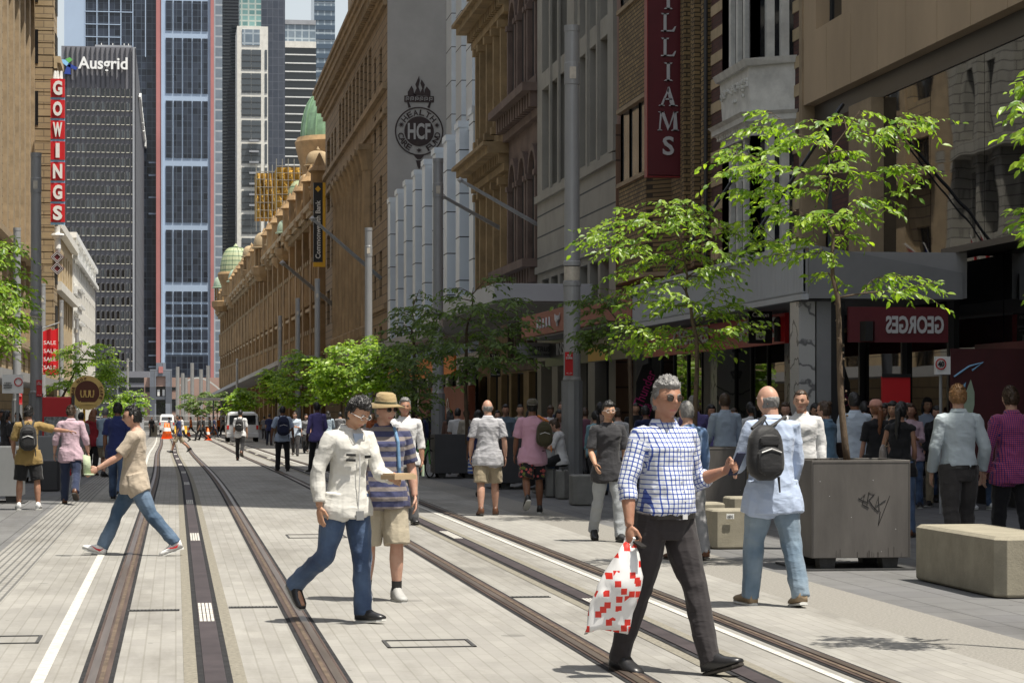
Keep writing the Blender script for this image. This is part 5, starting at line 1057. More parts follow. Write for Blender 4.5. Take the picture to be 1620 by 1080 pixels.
def car(px0, px1, pyb, pyt, ln, name, label, van):
    a = at(px0, pyb); b_ = at(px1, pyb); W_ = b_.x-a.x; Hh = zY(px0, pyt, a.y)-a.z; r = empty(name, ((a.x+b_.x)/2, a.y, a.z), label=label, cat='van' if van else 'car'); w = W_/2
    def sec(y, zt, ww, zb=.28, k=1): return [(-ww*.97, y, zb), (-ww, y, Hh*.3), (-ww, y, Hh*.5), (-ww*.9 if k else -ww, y, zt*.93), (-ww*.72, y, zt), (ww*.72, y, zt), (ww*.9 if k else ww, y, zt*.93), (ww, y, Hh*.5), (ww, y, Hh*.3), (ww*.97, y, zb)]
    q = MB(); S_ = [(0, Hh*.6, w*.97), (.05, Hh*.98 if van else Hh*.6, w), (.3, Hh, w), (ln*.6, Hh, w), (ln*.75, Hh*.62, w), (ln-.2, Hh*.56, w*.97), (ln, Hh*.4, w*.9)] if van else [(0, Hh*.62, w*.97), (.25, Hh*.64, w), (.75, Hh*.98, w), (ln*.55, Hh, w), (ln*.72, Hh*.62, w), (ln, Hh*.5, w*.9)]
    if van: S_[0] = (0, Hh*.93, w*.98)
    q.loft([sec(*s_) for s_ in S_]); q.build('body', 'car_white', r, local=True, bev=.04)
    q = MB(); y_ = -.02 if van else .3
    if van: q.box(-w*.8, w*.8, -.025, -.003, Hh*.58, Hh*.88)
    else: q.hexa([(-w*.72, .27, Hh*.66), (w*.72, .27, Hh*.66), (w*.72, .3, Hh*.64), (-w*.72, .3, Hh*.64), (-w*.66, .68, Hh*.93), (w*.66, .68, Hh*.93), (w*.66, .76, Hh*.93), (-w*.66, .76, Hh*.93)])
    q.build('rear_window', 'glass_dark', r, local=True)
    for s_ in (-1, 1):
        q = MB(); q.box(s_*w*.9-.07, s_*w*.9+.07, -.035, .1, Hh*.42, Hh*.55); q.build('tail_light', 'lamp_red', r, local=True)
        for yy in (.75, ln-.8):
            q = MB(); q.loft([[(s_*w*.98-s_*t_, yy+.33*math.cos(2*math.pi*j/18), .33+.33*math.sin(2*math.pi*j/18)) for j in range(18)] for t_ in (0, .22)]); q.build('wheel', 'tyre', r, local=True)
        q = MB(); q.box(s_*w-.01, s_*w+.01, .5, ln*.6, Hh*.58, Hh*.86); q.build('side_window', 'glass_dark', r, local=True)
        q = MB(); q.box(s_*(w+.12)-.08, s_*(w+.12)+.08, ln*.66, ln*.69, Hh*.55, Hh*.66); q.build('wing_mirror', 'tyre', r, local=True)
    q = MB(); q.box(-w*.98, w*.98, -.1, .05, .3, Hh*.3); q.build('bumper', 'car_white', r, local=True, bev=.02)
    q = MB(); q.box(-.26, .26, -.115, -.103, Hh*.31 if not van else .36, Hh*.31+.11 if not van else .47); q.build('number_plate', 'yellow', r, local=True)
car(358, 410, 699, 651, 4.8, 'parked_van', 'silver white van seen from behind, parked beside the right hand track', True)
car(252, 276, 684, 655, 4.2, 'white_car', 'small white car seen from behind beyond the traffic cones', False)
# mesh fence, tram stop shelter
a = at(232, 684); b_ = at(365, 684); r = empty('mesh_fence', ((a.x+b_.x)/2, a.y+20, a.z), label='grey mesh construction fence across the far end of the street', cat='fence')
Yf = a.y+25; x0 = xY(228, Yf); x1 = xY(368, Yf); n = 9; z0 = gz(Yf)
for i in range(n):
    q = MB(); xa = x0+(x1-x0)*i/n; xb = x0+(x1-x0)*(i+1)/n-.08; rr = lambda p0, p1: q.tube([p0, p1], .03, 5)
    for z in (z0+.1, z0+.65, z0+1.25, z0+1.9): q.tube([(xa, Yf, z), (xb, Yf, z)], .03, 4)
    for k in range(9): x = xa+(xb-xa)*k/8; q.tube([(x, Yf, z0), (x, Yf, z0+1.9)], .025, 4)
    q.build('fence_panel', 'pole_grey', r)
q = MB(); q.box(x0, x1, Yf+.1, Yf+.14, z0, z0+1.1); q.build('shade_cloth', mat('grey_shade_cloth', (.22, .23, .22), .9, .2, 3), r)
p = pt(340, 633, 215); r = empty('tram_stop_shelter', (p.x, p.y, gz(p.y)), label='flat white tram stop shelter roof on thin posts near the far end', cat='shelter')
q = MB(); q.box(p.x-1.6, p.x+1.6, p.y, p.y+12, p.z, p.z+.25); q.build('roof', 'white_trim', r)
for x in (-.2, .5): q = MB(); q.box(p.x+x, p.x+x+.15, p.y+.5, p.y+.7, gz(p.y), p.z); q.build('post', 'steel_grey', r)
def barrier(px0, px1, pyb, h, m, lab):
    a = at(px0, pyb); b_ = at(px1, pyb); q = MB(); q.prism([(0, 0), (.5, 0), (.42, .15), (.3, h*.5), (.27, h), (.23, h), (.2, h*.5), (.08, .15)], a, (0, 1, 0), (0, 0, 1), (b_.x-a.x, 0, 0)); tag(q.build('road_barrier', m), label=lab, cat='barrier')
barrier(238, 249, 690, .95, 'concrete', 'pale concrete road barrier left of the white car'); barrier(276, 296, 686, .8, 'yellow', 'yellow plastic barrier between the white car and the workers'); barrier(322, 345, 687, .8, 'orange', 'orange plastic barrier behind the lone cone')
# bicycle by the shaded planter
def bicycle(px, py, yaw, label):
    g_ = at(px, py); r = empty('bicycle', g_, R(yaw), label=label, cat='bicycle')
    for x in (-.5, .5):
        q = MB(); ring_ = [(x+.33*math.cos(2*math.pi*j/24), 0, .35+.33*math.sin(2*math.pi*j/24)) for j in range(25)]; q.tube(ring_, .018, 6); wh = q.build('wheel', 'tyre', r, local=True)
        q = MB()
        for j in range(10): q.tube([(x, 0, .35), (x+.32*math.cos(math.pi*j/5), 0, .35+.32*math.sin(math.pi*j/5))], .003, 3)
        q.build('spokes', 'silver', wh, local=True)
    q = MB()
    for a, b_ in (((-.5, .35), (-.1, .33)), ((-.5, .35), (-.22, .8)), ((-.1, .33), (-.25, .88)), ((-.1, .33), (.36, .78)), ((-.22, .8), (.34, .82)), ((.5, .35), (.36, .92))): q.tube([(a[0], 0, a[1]), (b_[0], 0, b_[1])], .022, 6)
    q.build('frame', 'green', r, local=True); q = MB(); q.tube([(-.36, 0, .91), (-.14, 0, .9)], [.06, .03], 8); q.build('saddle', 'black', r, local=True)
    q = MB(); q.tube([(.3, -.25, .98), (.38, 0, .95), (.3, .25, .98)], .015, 6); q.build('handlebar', 'black', r, local=True)
bicycle(668, 757, 62, 'green framed share bicycle parked left of the shaded planter')
# ================================================================ TREES
def leafmat(name, c0, c1, tr):
    m, N, L, b = nmat(name); b.inputs['Roughness'].default_value = .42; b.inputs['Specular IOR Level'].default_value = .5
    at_ = N.new('ShaderNodeAttribute'); at_.attribute_name = 'leafvar'; r = N.new('ShaderNodeValToRGB'); r.color_ramp.elements[0].color = rgb(c0); r.color_ramp.elements[1].color = rgb(c1)
    L.new(at_.outputs['Fac'], r.inputs[0]); L.new(r.outputs[0], b.inputs['Base Color'])
    t = N.new('ShaderNodeBsdfTranslucent'); r2 = N.new('ShaderNodeMixRGB'); r2.blend_type = 'MULTIPLY'; r2.inputs[0].default_value = 1; r2.inputs[2].default_value = rgb(tr); L.new(r.outputs[0], r2.inputs[1]); L.new(r2.outputs[0], t.inputs['Color'])
    mx = N.new('ShaderNodeMixShader'); mx.inputs[0].default_value = .42; L.new(b.outputs[0], mx.inputs[1]); L.new(t.outputs[0], mx.inputs[2]); L.new(mx.outputs[0], N['Material Output'].inputs[0]); return m
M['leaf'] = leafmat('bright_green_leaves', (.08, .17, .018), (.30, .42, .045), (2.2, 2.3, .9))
M['leaf_dark'] = leafmat('dark_and_shaded_leaves', (.055, .10, .025), (.16, .24, .045), (1.5, 1.6, .9))  # darker leaf copy: building shade put into the colour; darker far trees too
M['bark'] = mat('speckled_bark', (.10, .07, .045), .85, .45, 14, .5, 60, stretch=(1, 1, .4))
def leaves_mesh(name, L, m, root, detail=True):
    """L: list of (pos, dir, normal, length, var)"""
    V = []; Fc = []; vr = []
    for p, d, n, l, v in L:
        s = d.cross(n).normalized()*l; d = d*l; n = n*l; k = len(V)
        if detail:
            V += [p, p+d*.3+s*.22+n*.06, p+d*.68+s*.19+n*.03, p+d-n*.12, p+d*.68-s*.19+n*.03, p+d*.3-s*.22+n*.06, p+d*.5-n*.02]
            Fc += [(k, k+1, k+2, k+6), (k+6, k+2, k+3), (k, k+6, k+4, k+5), (k+6, k+3, k+4)]; vr += [v]*4
        else: V += [p, p+d*.5+s*.3, p+d, p+d*.5-s*.3]; Fc += [(k, k+1, k+2, k+3)]; vr += [v]
    me = bpy.data.meshes.new(name); me.from_pydata([tuple(p) for p in V], [], Fc); me.materials.append(M[m])
    a = me.attributes.new('leafvar', 'FLOAT', 'FACE'); a.data.foreach_set('value', vr)
    o = bpy.data.objects.new(name, me); COL.objects.link(o); o.parent = root; return o
def tree(base, ztrunk, tips, label, seed=1, leaf=.09, per=26, m='leaf', tr=.028, spray=.42, lean=(0, 0), detail=True, name='street_tree', group='young trees along the street', bend=.1):
    """base: trunk foot; tips: branch ends in world space; every tip carries a flat drooping spray of leaves"""
    rr = random.Random(seed); base = Vector(base); r = empty(name, base, label=label, cat='tree', group=group); L = []; tk = MB(); br = MB()
    top = Vector((sum(t.x for t in tips)/len(tips), sum(t.y for t in tips)/len(tips), max(t.z for t in tips)-.25))
    st = base+Vector((lean[0], lean[1], ztrunk)); pts = [Vector((0, 0, 0))]
    axis = []
    H = top.z-base.z
    for i in range(9):
        u = i/8; p = Vector((base.x+lean[0]*u, base.y+lean[1]*u, base.z+ztrunk*u))+Vector((math.sin(u*5+seed)*.02, math.cos(u*4+seed)*.02, 0)); axis.append(p)
    for i in range(1, 9):
        u = i/8; p = st.lerp(top, u)+Vector((rr.uniform(-.04, .04), rr.uniform(-.04, .04), 0)); axis.append(p)
    rad = [tr*(1.15-.35*i/8) for i in range(9)]+[tr*(.75-.6*i/8) for i in range(1, 9)]
    tk.tube([p-base for p in axis], rad, 8)
    for kz in range(14): # bark knots
        u = rr.random(); p = axis[0].lerp(axis[8], u)-base; a = rr.uniform(0, 6.3); tk.lathe(p+Vector((math.cos(a), math.sin(a), 0))*tr*.8, [(.004, -.014), (tr*.45, 0), (.004, .014)], 5)
    tk.build('trunk', 'bark', r, local=True, smooth=True)
    nodes = [(p, 0.0, tr*.5) for p in axis[8:-1]]
    def axd(t): u = max(0, min(1, (t.z-st.z)/max(.01, top.z-st.z))); return (t-st.lerp(top, u)).length
    for t in sorted(tips, key=axd):
        best = min(nodes, key=lambda n: (t-n[0]).length*(1.0+.9*max(0, (n[0].z-t.z+.05))/max(.1, (t-n[0]).length))+.42*n[1]); s, pl_, r0 = best; Ln = (t-s).length
        mid = s.lerp(t, .5)+Vector((rr.uniform(-.07, .07), rr.uniform(-.07, .07), bend*min(1, Ln)*.8)); pp_ = []
        for i in range(7):
            v = i/6; pp_.append(s*(1-v)**2+mid*2*v*(1-v)+t*v*v)
        for i in (2, 3, 4, 5): nodes.append((pp_[i], pl_+Ln*i/6, max(.003, r0*.62*(1-.12*i))))
        br.tube([p-base for p in pp_], [max(.0022, r0*.7*(1-.8*i/6)) for i in range(7)], 5)
        per_ = int(per*1.9); n_tw = max(3, int(per_/10)); dirm = (t-mid).normalized()
        for k in range(n_tw+1):
            v = .38+.62*k/n_tw; p0 = s*(1-v)**2+mid*2*v*(1-v)+t*v*v; side = (-1)**k
            dh = Vector((dirm.x, dirm.y, 0)); dh = dh.normalized() if dh.length > .05 else Vector((1, 0, 0)); perp = Vector((-dh.y, dh.x, 0))*side
            td = (dh*rr.uniform(.35, 1)+perp*(rr.uniform(.3, 1.0) if k < n_tw else .1)+Vector((0, 0, rr.uniform(-.15, .3)))).normalized(); tl = spray*rr.uniform(.55, 1.1)
            q0 = p0; nl = max(3, int(per_/(n_tw+1)*rr.uniform(.8, 1.2))); tw = [p0-base]
            for j in range(nl):
                w = (j+1)/nl; pos = p0+td*tl*w+Vector((0, 0, -.16*tl*w*w*2)); tw.append(pos-base)
                ld = (td*rr.uniform(.3, .9)+td.cross(Vector((0, 0, 1)))*((-1)**j)*rr.uniform(.4, 1.1)+Vector((0, 0, rr.uniform(-1.0, 0)))).normalized()
                nn = (Vector((0, 0, 1))+Vector((rr.uniform(-.9, .9), rr.uniform(-1.4, .2), 0))); nn = (nn-ld*nn.dot(ld)).normalized()
                L.append((pos-base, ld, nn, leaf*rr.choice((.55, .8, 1, 1.15, 1.35))*rr.uniform(.9, 1.1), min(1, max(0, rr.gauss(.5, .28)))))
            br.tube([tw[0], tw[len(tw)//2], tw[-1]], [.004, .003, .001], 3)
    br.build('limb', 'bark', r, local=True, smooth=True); leaves_mesh('foliage', L, m, r, detail); return r
def ptsat(lst, c, seed, spread=.45, cx0=0, sc=1):
    rr = random.Random(seed); return [pt(cx0+(x-cx0)*sc, y, c+rr.uniform(-spread, spread)) for x, y in lst]
def blob(px0, px1, py0, py1, c, n, seed, fl=.2, spread=None):
    """tips filling an egg-shaped crown"""
    rr = random.Random(seed); mp = c/FPX; o = []; cx_ = (px0+px1)/2; cy_ = (py0+py1)/2; rx = (px1-px0)/2*.82; ry = (py1-py0)/2*.86; sp = spread or rx*mp
    for i in range(n):
        a = rr.uniform(0, 6.283); v = rr.uniform(-1, 1); rd = (rr.random()**.35); w = (1-v*v)**.5
        o.append(pt(cx_+rx*rd*w*math.cos(a)*(1+.12*math.sin(3*a+seed)), cy_-ry*v*rd*(1+.1*math.sin(2*a)), c+sp*rd*w*math.sin(a)))
    return o
def gp_(px, c): a, b = dirp(px); return Vector((a*c, b*c, gz(b*c)))
cA = 24.5
tipsA = ptsat([(1140, 240), (1165, 228), (1205, 175), (1180, 205), (1165, 300), (1150, 270), (1195, 260), (1225, 205), (1240, 240), (1290, 190), (1275, 215), (1365, 175), (1330, 180), (1440, 180), (1480, 192), (1430, 200), (1400, 215), (1465, 268), (1425, 262), (1390, 275), (1430, 300), (1250, 265), (1215, 320), (1185, 345), (1240, 345), (1300, 335), (1260, 375), (1210, 380), (1235, 405), (1475, 452), (1440, 436), (1405, 436), (1455, 462), (1310, 432), (1300, 395), (1280, 300), (1350, 240), (1340, 330), (1365, 310), (1320, 260), (1370, 345), (1210, 285), (1175, 250), (1260, 220), (1310, 285), (1225, 300), (1340, 375), (1285, 350)], cA, 3, .5, 1315, .91)
b_ = P1[1]; tree((xY(1340, b_.y+.45), b_.y+.45, 1.05), 1.75, tipsA, 'slender young tree with bright wide spreading leaves in the large scribbled planter', 3, .084, 30, tr=.034, spray=.40, lean=(-.1, .05))
rb = random.Random(5)
tipsB = ptsat([(935, 365), (925, 375), (960, 350), (1000, 335), (1045, 318), (1085, 315), (1120, 330), (1150, 350), (1175, 370), (1005, 380), (960, 400), (1050, 360), (1090, 350), (1125, 375), (1150, 400), (1165, 425), (1100, 400), (1050, 410), (1000, 425), (1030, 450), (1075, 440), (1120, 440), (1150, 455), (1170, 480), (1195, 512), (1180, 520), (1140, 490), (1100, 480), (1060, 485), (1010, 480), (980, 495), (1000, 520), (1040, 520), (1085, 520), (1060, 545), (1030, 545), (1110, 545), (1130, 560), (1150, 530), (985, 455), (965, 430), (1010, 350), (1080, 380), (970, 375), (1140, 420), (1020, 400), (1115, 520), (1070, 465), (945, 390), (1155, 500), (1090, 335), (1060, 335), (990, 540), (1180, 400)], 34.5, 4, .9, 1065, .87)
b_ = P2[1]; tree((xY(1101, b_.y+.5), b_.y+.5, 1.0), 1.7, tipsB, 'bright young tree growing behind the grey haired man in the checked shirt', 4, .096, 32, tr=.038, spray=.5)
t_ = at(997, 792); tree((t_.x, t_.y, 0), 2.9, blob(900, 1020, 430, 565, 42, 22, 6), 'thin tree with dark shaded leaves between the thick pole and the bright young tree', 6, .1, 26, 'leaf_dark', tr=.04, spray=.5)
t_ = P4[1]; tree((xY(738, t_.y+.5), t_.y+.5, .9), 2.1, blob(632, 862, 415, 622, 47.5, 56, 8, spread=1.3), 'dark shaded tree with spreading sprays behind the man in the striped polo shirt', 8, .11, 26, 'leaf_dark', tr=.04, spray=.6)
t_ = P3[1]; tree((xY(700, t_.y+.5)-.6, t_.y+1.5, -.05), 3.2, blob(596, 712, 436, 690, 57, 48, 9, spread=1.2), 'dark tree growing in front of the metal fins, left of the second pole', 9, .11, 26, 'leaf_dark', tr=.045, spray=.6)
for k, (x0, x1, y0, y1, c, n, lb) in enumerate(((556, 650, 512, 648, 84, 74, 'bright bushy tree above the hat man, nearest of the bright row'), (490, 590, 522, 650, 98, 66, 'bright bushy tree second in the row behind the white jacket man'), (436, 524, 545, 650, 118, 56, 'bright bushy tree third in the row, below the pale poles'), (410, 462, 570, 648, 140, 36, 'bright bushy tree at the far end of the row by the bank awning'))):
    p = pt((x0+x1)/2, 643, c); tree((p.x, p.y, gz(p.y)), 2.2, blob(x0, x1, y0, y1, c, n, 20+k), lb, 20+k, .15+.02*k, 34, tr=.06, spray=.75, detail=False)
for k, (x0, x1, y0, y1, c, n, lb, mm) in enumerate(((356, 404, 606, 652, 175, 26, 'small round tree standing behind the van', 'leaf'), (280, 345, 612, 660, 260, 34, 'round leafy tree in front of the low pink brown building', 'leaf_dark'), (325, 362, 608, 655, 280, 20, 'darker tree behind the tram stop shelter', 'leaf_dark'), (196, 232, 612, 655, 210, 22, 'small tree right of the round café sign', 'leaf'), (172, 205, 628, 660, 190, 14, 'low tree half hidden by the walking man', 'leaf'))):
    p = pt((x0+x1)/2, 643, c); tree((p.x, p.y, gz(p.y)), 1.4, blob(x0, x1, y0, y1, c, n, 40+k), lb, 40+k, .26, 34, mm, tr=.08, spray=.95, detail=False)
p = gp_(80, 70); tree((p.x, p.y, gz(p.y)), 2.1, blob(76, 204, 516, 664, 70, 72, 61, spread=1.3)+[pt(95, 655, 70), pt(84, 662, 70)], 'leafy tree with a leaning trunk behind the round café sign', 61, .1, 28, tr=.05, spray=.5, lean=(.35, 0))
p = pt(-2, 643, 42); tree((p.x-.15, p.y, 0), 1.9, blob(-70, 54, 345, 606, 42, 70, 63, spread=1.3), 'bright tree whose crown is cut by the left photo edge', 63, .1, 28, tr=.05, spray=.55)
p = pt(1680, 643, 16); tree((p.x, p.y, 0), 2.2, ptsat([(1640, 110), (1636, 205), (1650, 240), (1620, 160), (1640, 130), (1660, 200), (1645, 365), (1640, 355), (1655, 385), (1640, 330), (1700, 260), (1730, 180), (1690, 120), (1650, 460), (1670, 445), (1720, 330)], 16, 7, .4, 1590, .9), 'leaves of a near tree reaching in at the right photo edge', 66, .075, 22, tr=.03, spray=.22)
# trees standing left of the frame, mirrored in the shop glass
for k, (X, Y) in enumerate(((-4.6, 26), (-5.2, 37))):
    rr = random.Random(70+k); tree((X, Y, 0), 2.0, [Vector((X+rr.uniform(-1.2, 1.2), Y+rr.uniform(-1.2, 1.2), rr.uniform(2.3, 5))) for _ in range(30)], 'street tree outside the left of the photo, mirrored in the shop glass', 70+k, .12, 30, tr=.05, spray=.6, detail=False)
# ================================================================ PEOPLE
PATTERN = set()
def clothmat(name, c, kind=None, c2=None, s=.05, rough=.85, w=.22, bump=.35):
    m, N, L, b = nmat(name); b.inputs['Roughness'].default_value = rough; b.inputs['Specular IOR Level'].default_value = .25
    try: b.inputs['Sheen Weight'].default_value = .15
    except Exception: pass
    tc = N.new('ShaderNodeTexCoord'); sp = N.new('ShaderNodeSeparateXYZ'); L.new(tc.outputs['Object'], sp.inputs[0])
    def ma(op, a, b_=None, v=None):
        n = N.new('ShaderNodeMath'); n.operation = op
        for i, x in enumerate((a, b_)):
            if x is None: continue
            if isinstance(x, (int, float)): n.inputs[i].default_value = x
            else: L.new(x, n.inputs[i])
        return n.outputs[0]
    def mixc(f, a, b_, bl='MIX'):
        n = N.new('ShaderNodeMixRGB'); n.blend_type = bl
        if isinstance(f, (int, float)): n.inputs[0].default_value = f
        else: L.new(f, n.inputs[0])
        for i, x in ((1, a), (2, b_)):
            if isinstance(x, tuple): n.inputs[i].default_value = rgb(x)
            else: L.new(x, n.inputs[i])
        return n.outputs[0]
    col = c; ns = N.new('ShaderNodeTexNoise'); ns.inputs['Scale'].default_value = 3; ns.inputs['Detail'].default_value = 4; L.new(tc.outputs['Object'], ns.inputs['Vector'])
    if kind in ('check', 'hstripe', 'vstripe'):
        aa = N.new('ShaderNodeAttribute'); aa.attribute_name = 'weave'; s2 = N.new('ShaderNodeSeparateXYZ'); L.new(aa.outputs['Vector'], s2.inputs[0]); U_, V_ = s2.outputs[0], s2.outputs[1]; PATTERN.add(name)
    if kind == 'check':
        wx = ma('LESS_THAN', ma('FRACT', ma('DIVIDE', U_, s)), w); wz = ma('LESS_THAN', ma('FRACT', ma('DIVIDE', V_, s)), w)
        col = mixc(wx, c, c2); tn = mixc(wz, (1, 1, 1), tuple(min(1, x/max(.05, y)) for x, y in zip(c2, c))); col = mixc(1.0, col, tn, 'MULTIPLY')
    elif kind in ('hstripe', 'vstripe'):
        src = V_ if kind == 'hstripe' else U_; col = mixc(ma('LESS_THAN', ma('FRACT', ma('DIVIDE', src, s)), w), c, c2)
    elif kind == 'floral':
        vo = N.new('ShaderNodeTexVoronoi'); vo.inputs['Scale'].default_value = 1/s; L.new(tc.outputs['Object'], vo.inputs['Vector']); vc = N.new('ShaderNodeTexNoise'); vc.inputs['Scale'].default_value = .7/s; L.new(tc.outputs['Object'], vc.inputs['Vector'])
        col = mixc(ma('LESS_THAN', vo.outputs['Distance'], .42), c, mixc(ma('GREATER_THAN', vc.outputs[0], .5), c2, (.13, .16, .04)))
    elif kind == 'denim':
        r = N.new('ShaderNodeValToRGB'); r.color_ramp.elements[0].position = .35; r.color_ramp.elements[1].position = .7; r.color_ramp.elements[0].color = rgb(c); r.color_ramp.elements[1].color = rgb(c2 or tuple(x*1.8 for x in c)); L.new(ns.outputs[0], r.inputs[0]); col = r.outputs[0]
    r = N.new('ShaderNodeValToRGB'); r.color_ramp.elements[0].color = (.86, .86, .86, 1); r.color_ramp.elements[1].color = (1, 1, 1, 1); L.new(ns.outputs[0], r.inputs[0])
    L.new(mixc(1.0, col, r.outputs[0], 'MULTIPLY'), b.inputs['Base Color'])
    n2 = N.new('ShaderNodeTexNoise'); n2.inputs['Scale'].default_value = 9; n2.inputs['Detail'].default_value = 3; mp = N.new('ShaderNodeMapping'); mp.inputs['Scale'].default_value = (1, 1, 1.9); mp.inputs['Rotation'].default_value = (.5, .6, 0); L.new(tc.outputs['Object'], mp.inputs[0]); L.new(mp.outputs[0], n2.inputs['Vector'])
    n2.inputs['Scale'].default_value = 4.6; ab = ma('ABSOLUTE', ma('SUBTRACT', n2.outputs[0], .5)); rg_ = ma('SUBTRACT', 1.0, ma('MINIMUM', ma('MULTIPLY', ab, 5.5), 1.0)); n3 = N.new('ShaderNodeTexNoise'); n3.inputs['Scale'].default_value = 300; L.new(tc.outputs['Object'], n3.inputs['Vector']); hh = ma('ADD', rg_, ma('MULTIPLY', n3.outputs[0], .06))
    bp = N.new('ShaderNodeBump'); bp.inputs['Strength'].default_value = bump*.95; bp.inputs['Distance'].default_value = .012; L.new(hh, bp.inputs['Height']); L.new(bp.outputs[0], b.inputs['Normal'])
    return m
def skinmat(name, c):
    m, N, L, b = nmat(name); b.inputs['Roughness'].default_value = .5; b.inputs['Specular IOR Level'].default_value = .35
    try: b.inputs['Subsurface Weight'].default_value = .08; b.inputs['Subsurface Radius'].default_value = (.02, .008, .004); b.inputs['Subsurface Scale'].default_value = .5
    except Exception: pass
    tc = N.new('ShaderNodeTexCoord'); n = N.new('ShaderNodeTexNoise'); n.inputs['Scale'].default_value = 14; n.inputs['Detail'].default_value = 4; L.new(tc.outputs['Object'], n.inputs['Vector'])
    r = N.new('ShaderNodeValToRGB'); r.color_ramp.elements[0].position = .35; r.color_ramp.elements[1].position = .7; r.color_ramp.elements[0].color = rgb((c[0]*.88, c[1]*.78, c[2]*.76)); r.color_ramp.elements[1].color = rgb(c); L.new(n.outputs[0], r.inputs[0]); L.new(r.outputs[0], b.inputs['Base Color']); return m
SK = {'fair': (.50, .31, .23), 'tan': (.38, .215, .145), 'asian': (.48, .29, .19), 'brown': (.20, .10, .06), 'dark': (.085, .042, .028)}
for k_, c_ in SK.items(): M['skin_'+k_] = skinmat('skin_'+k_, c_)
M['lips'] = mat('lips', (.36, .13, .11), .5, 0)
for k_, c_ in {'black': (.012, .011, .011), 'brown': (.05, .028, .015), 'grey': (.17, .165, .16), 'ginger': (.26, .14, .06), 'blond': (.4, .27, .11), 'auburn': (.16, .06, .025)}.items(): M['hair_'+k_] = mat('hair_'+k_, c_, .5, .35, 40, .6, 90, stretch=(1, 1, .3), bd=.006)
M['eye_dark'] = mat('dark_eye', (.02, .012, .01), .15, 0); M['lens'] = glassmat('sunglass_lens', (.02, .012, .008), .05, 0)
M['shoe_black'] = mat('black_shoe', (.02, .02, .022), .35, .1); M['shoe_white'] = mat('white_shoe', (.72, .72, .72), .5, .05); M['shoe_tan'] = mat('tan_shoe', (.30, .22, .14), .6, .1); M['shoe_grey'] = mat('grey_shoe', (.35, .35, .34), .6, .1); M['shoe_brown'] = mat('brown_shoe', (.12, .05, .025), .45, .1)
M['sole_white'] = mat('pale_sole', (.6, .6, .57), .6, 0); M['sole_dark'] = mat('dark_sole', (.04, .035, .03), .6, 0); M['belt'] = mat('black_leather', (.02, .018, .017), .4, 0)
M['bag_black'] = clothmat('black_nylon', (.022, .022, .024), rough=.6); M['bag_navy'] = clothmat('navy_nylon', (.02, .025, .06)); M['bag_olive'] = clothmat('olive_canvas', (.05, .045, .025)); M['orange_strap'] = mat('orange_strap', (.5, .16, .03), .6, 0)
CM = {}
def cm(name, *a, **k):
    if name not in CM: CM[name] = clothmat(name, *a, **k)
    return CM[name]
def remesh(mb, vox, disp=0, dscale=7, seed=0, smooth=1, name='m', ax=(1, 1, 1), pinch=None):
    me = bpy.data.meshes.new(name); me.from_pydata(mb.v, [], mb.f)
    bm = bmesh.new(); bm.from_mesh(me); bmesh.ops.recalc_face_normals(bm, faces=bm.faces); bm.to_mesh(me); bm.free()
    o = bpy.data.objects.new(name, me); COL.objects.link(o); md = o.modifiers.new('r', 'REMESH'); md.mode = 'VOXEL'; md.voxel_size = vox; md.use_smooth_shade = True
    if smooth: s_ = o.modifiers.new('s', 'SMOOTH'); s_.factor = .5; s_.iterations = smooth
    m2 = bpy.data.meshes.new_from_object(o.evaluated_get(bpy.context.evaluated_depsgraph_get())); bpy.data.objects.remove(o); bpy.data.meshes.remove(me)
    if disp:
        off = Vector((seed*3.1, seed*1.7, seed*.9)); ns = [v.normal.copy() for v in m2.vertices]
        for v, n in zip(m2.vertices, ns):
            p = v.co; q = Vector((p.x*ax[0]+p.z*.35, p.y*ax[1]+p.z*.2, p.z*ax[2]))*dscale+off; a = noise.noise(q); b_ = noise.noise(q*2.3+off)
            f = pinch(p) if pinch else 1
            v.co = p+n*disp*f*((1-abs(a)*2.6)*.75+b_*.45)
    m2.polygons.foreach_set('use_smooth', [True]*len(m2.polygons)); return m2
def link(me, name, m, par, **k):
    me.name = name; me.materials.clear()
    for x in (m if isinstance(m, list) else [m]): me.materials.append(M[x] if isinstance(x, str) else x)
    o = bpy.data.objects.new(name, me); COL.objects.link(o); o.parent = par; return tag(o, **k)
def ell(mb, c, r, k=14, rot=None, n=8):
    c = Vector(c); rings = []
    for i in range(n+1):
        t = math.pi*(i+.02)/(n+.04); rings.append([Vector((r[0]*math.sin(t)*math.cos(2*math.pi*j/k), r[1]*math.sin(t)*math.sin(2*math.pi*j/k), -r[2]*math.cos(t))) for j in range(k)])
    if rot is not None: rings = [[rot@p for p in q] for q in rings]
    mb.loft([[c+p for p in q] for q in rings])
def limb(mb, pts, rad, k=12, n=4, flat=None):
    """rounded tapered limb through joints, smoothly interpolated"""
    P_ = [Vector(p) for p in pts]; out = []; ro = []
    for i in range(len(P_)-1):
        p0 = P_[max(0, i-1)]; p1 = P_[i]; p2 = P_[i+1]; p3 = P_[min(len(P_)-1, i+2)]
        for j in range(n):
            t = j/n; lin = p1.lerp(p2, t); cr = .5*((2*p1)+(p2-p0)*t+(2*p0-5*p1+4*p2-p3)*t*t+(3*p1-p0-3*p2+p3)*t*t*t); out.append(lin.lerp(cr, .35)); ro.append(rad[i]+(rad[i+1]-rad[i])*(t*t*(3-2*t)))
    out.append(P_[-1]); ro.append(rad[-1]); mb.tube(out, ro, k)
WALK_A = ((28, 12, 2, -12), (-22, 28, 2, 32)); WALK_B = ((-22, 28, 2, 32), (28, 12, 2, -12)); STAND = ((3, 4, 4, 0), (-3, 3, 4, 0)); RELAX = ((6, 9, 14, 5), (2, 9, 14, 5))
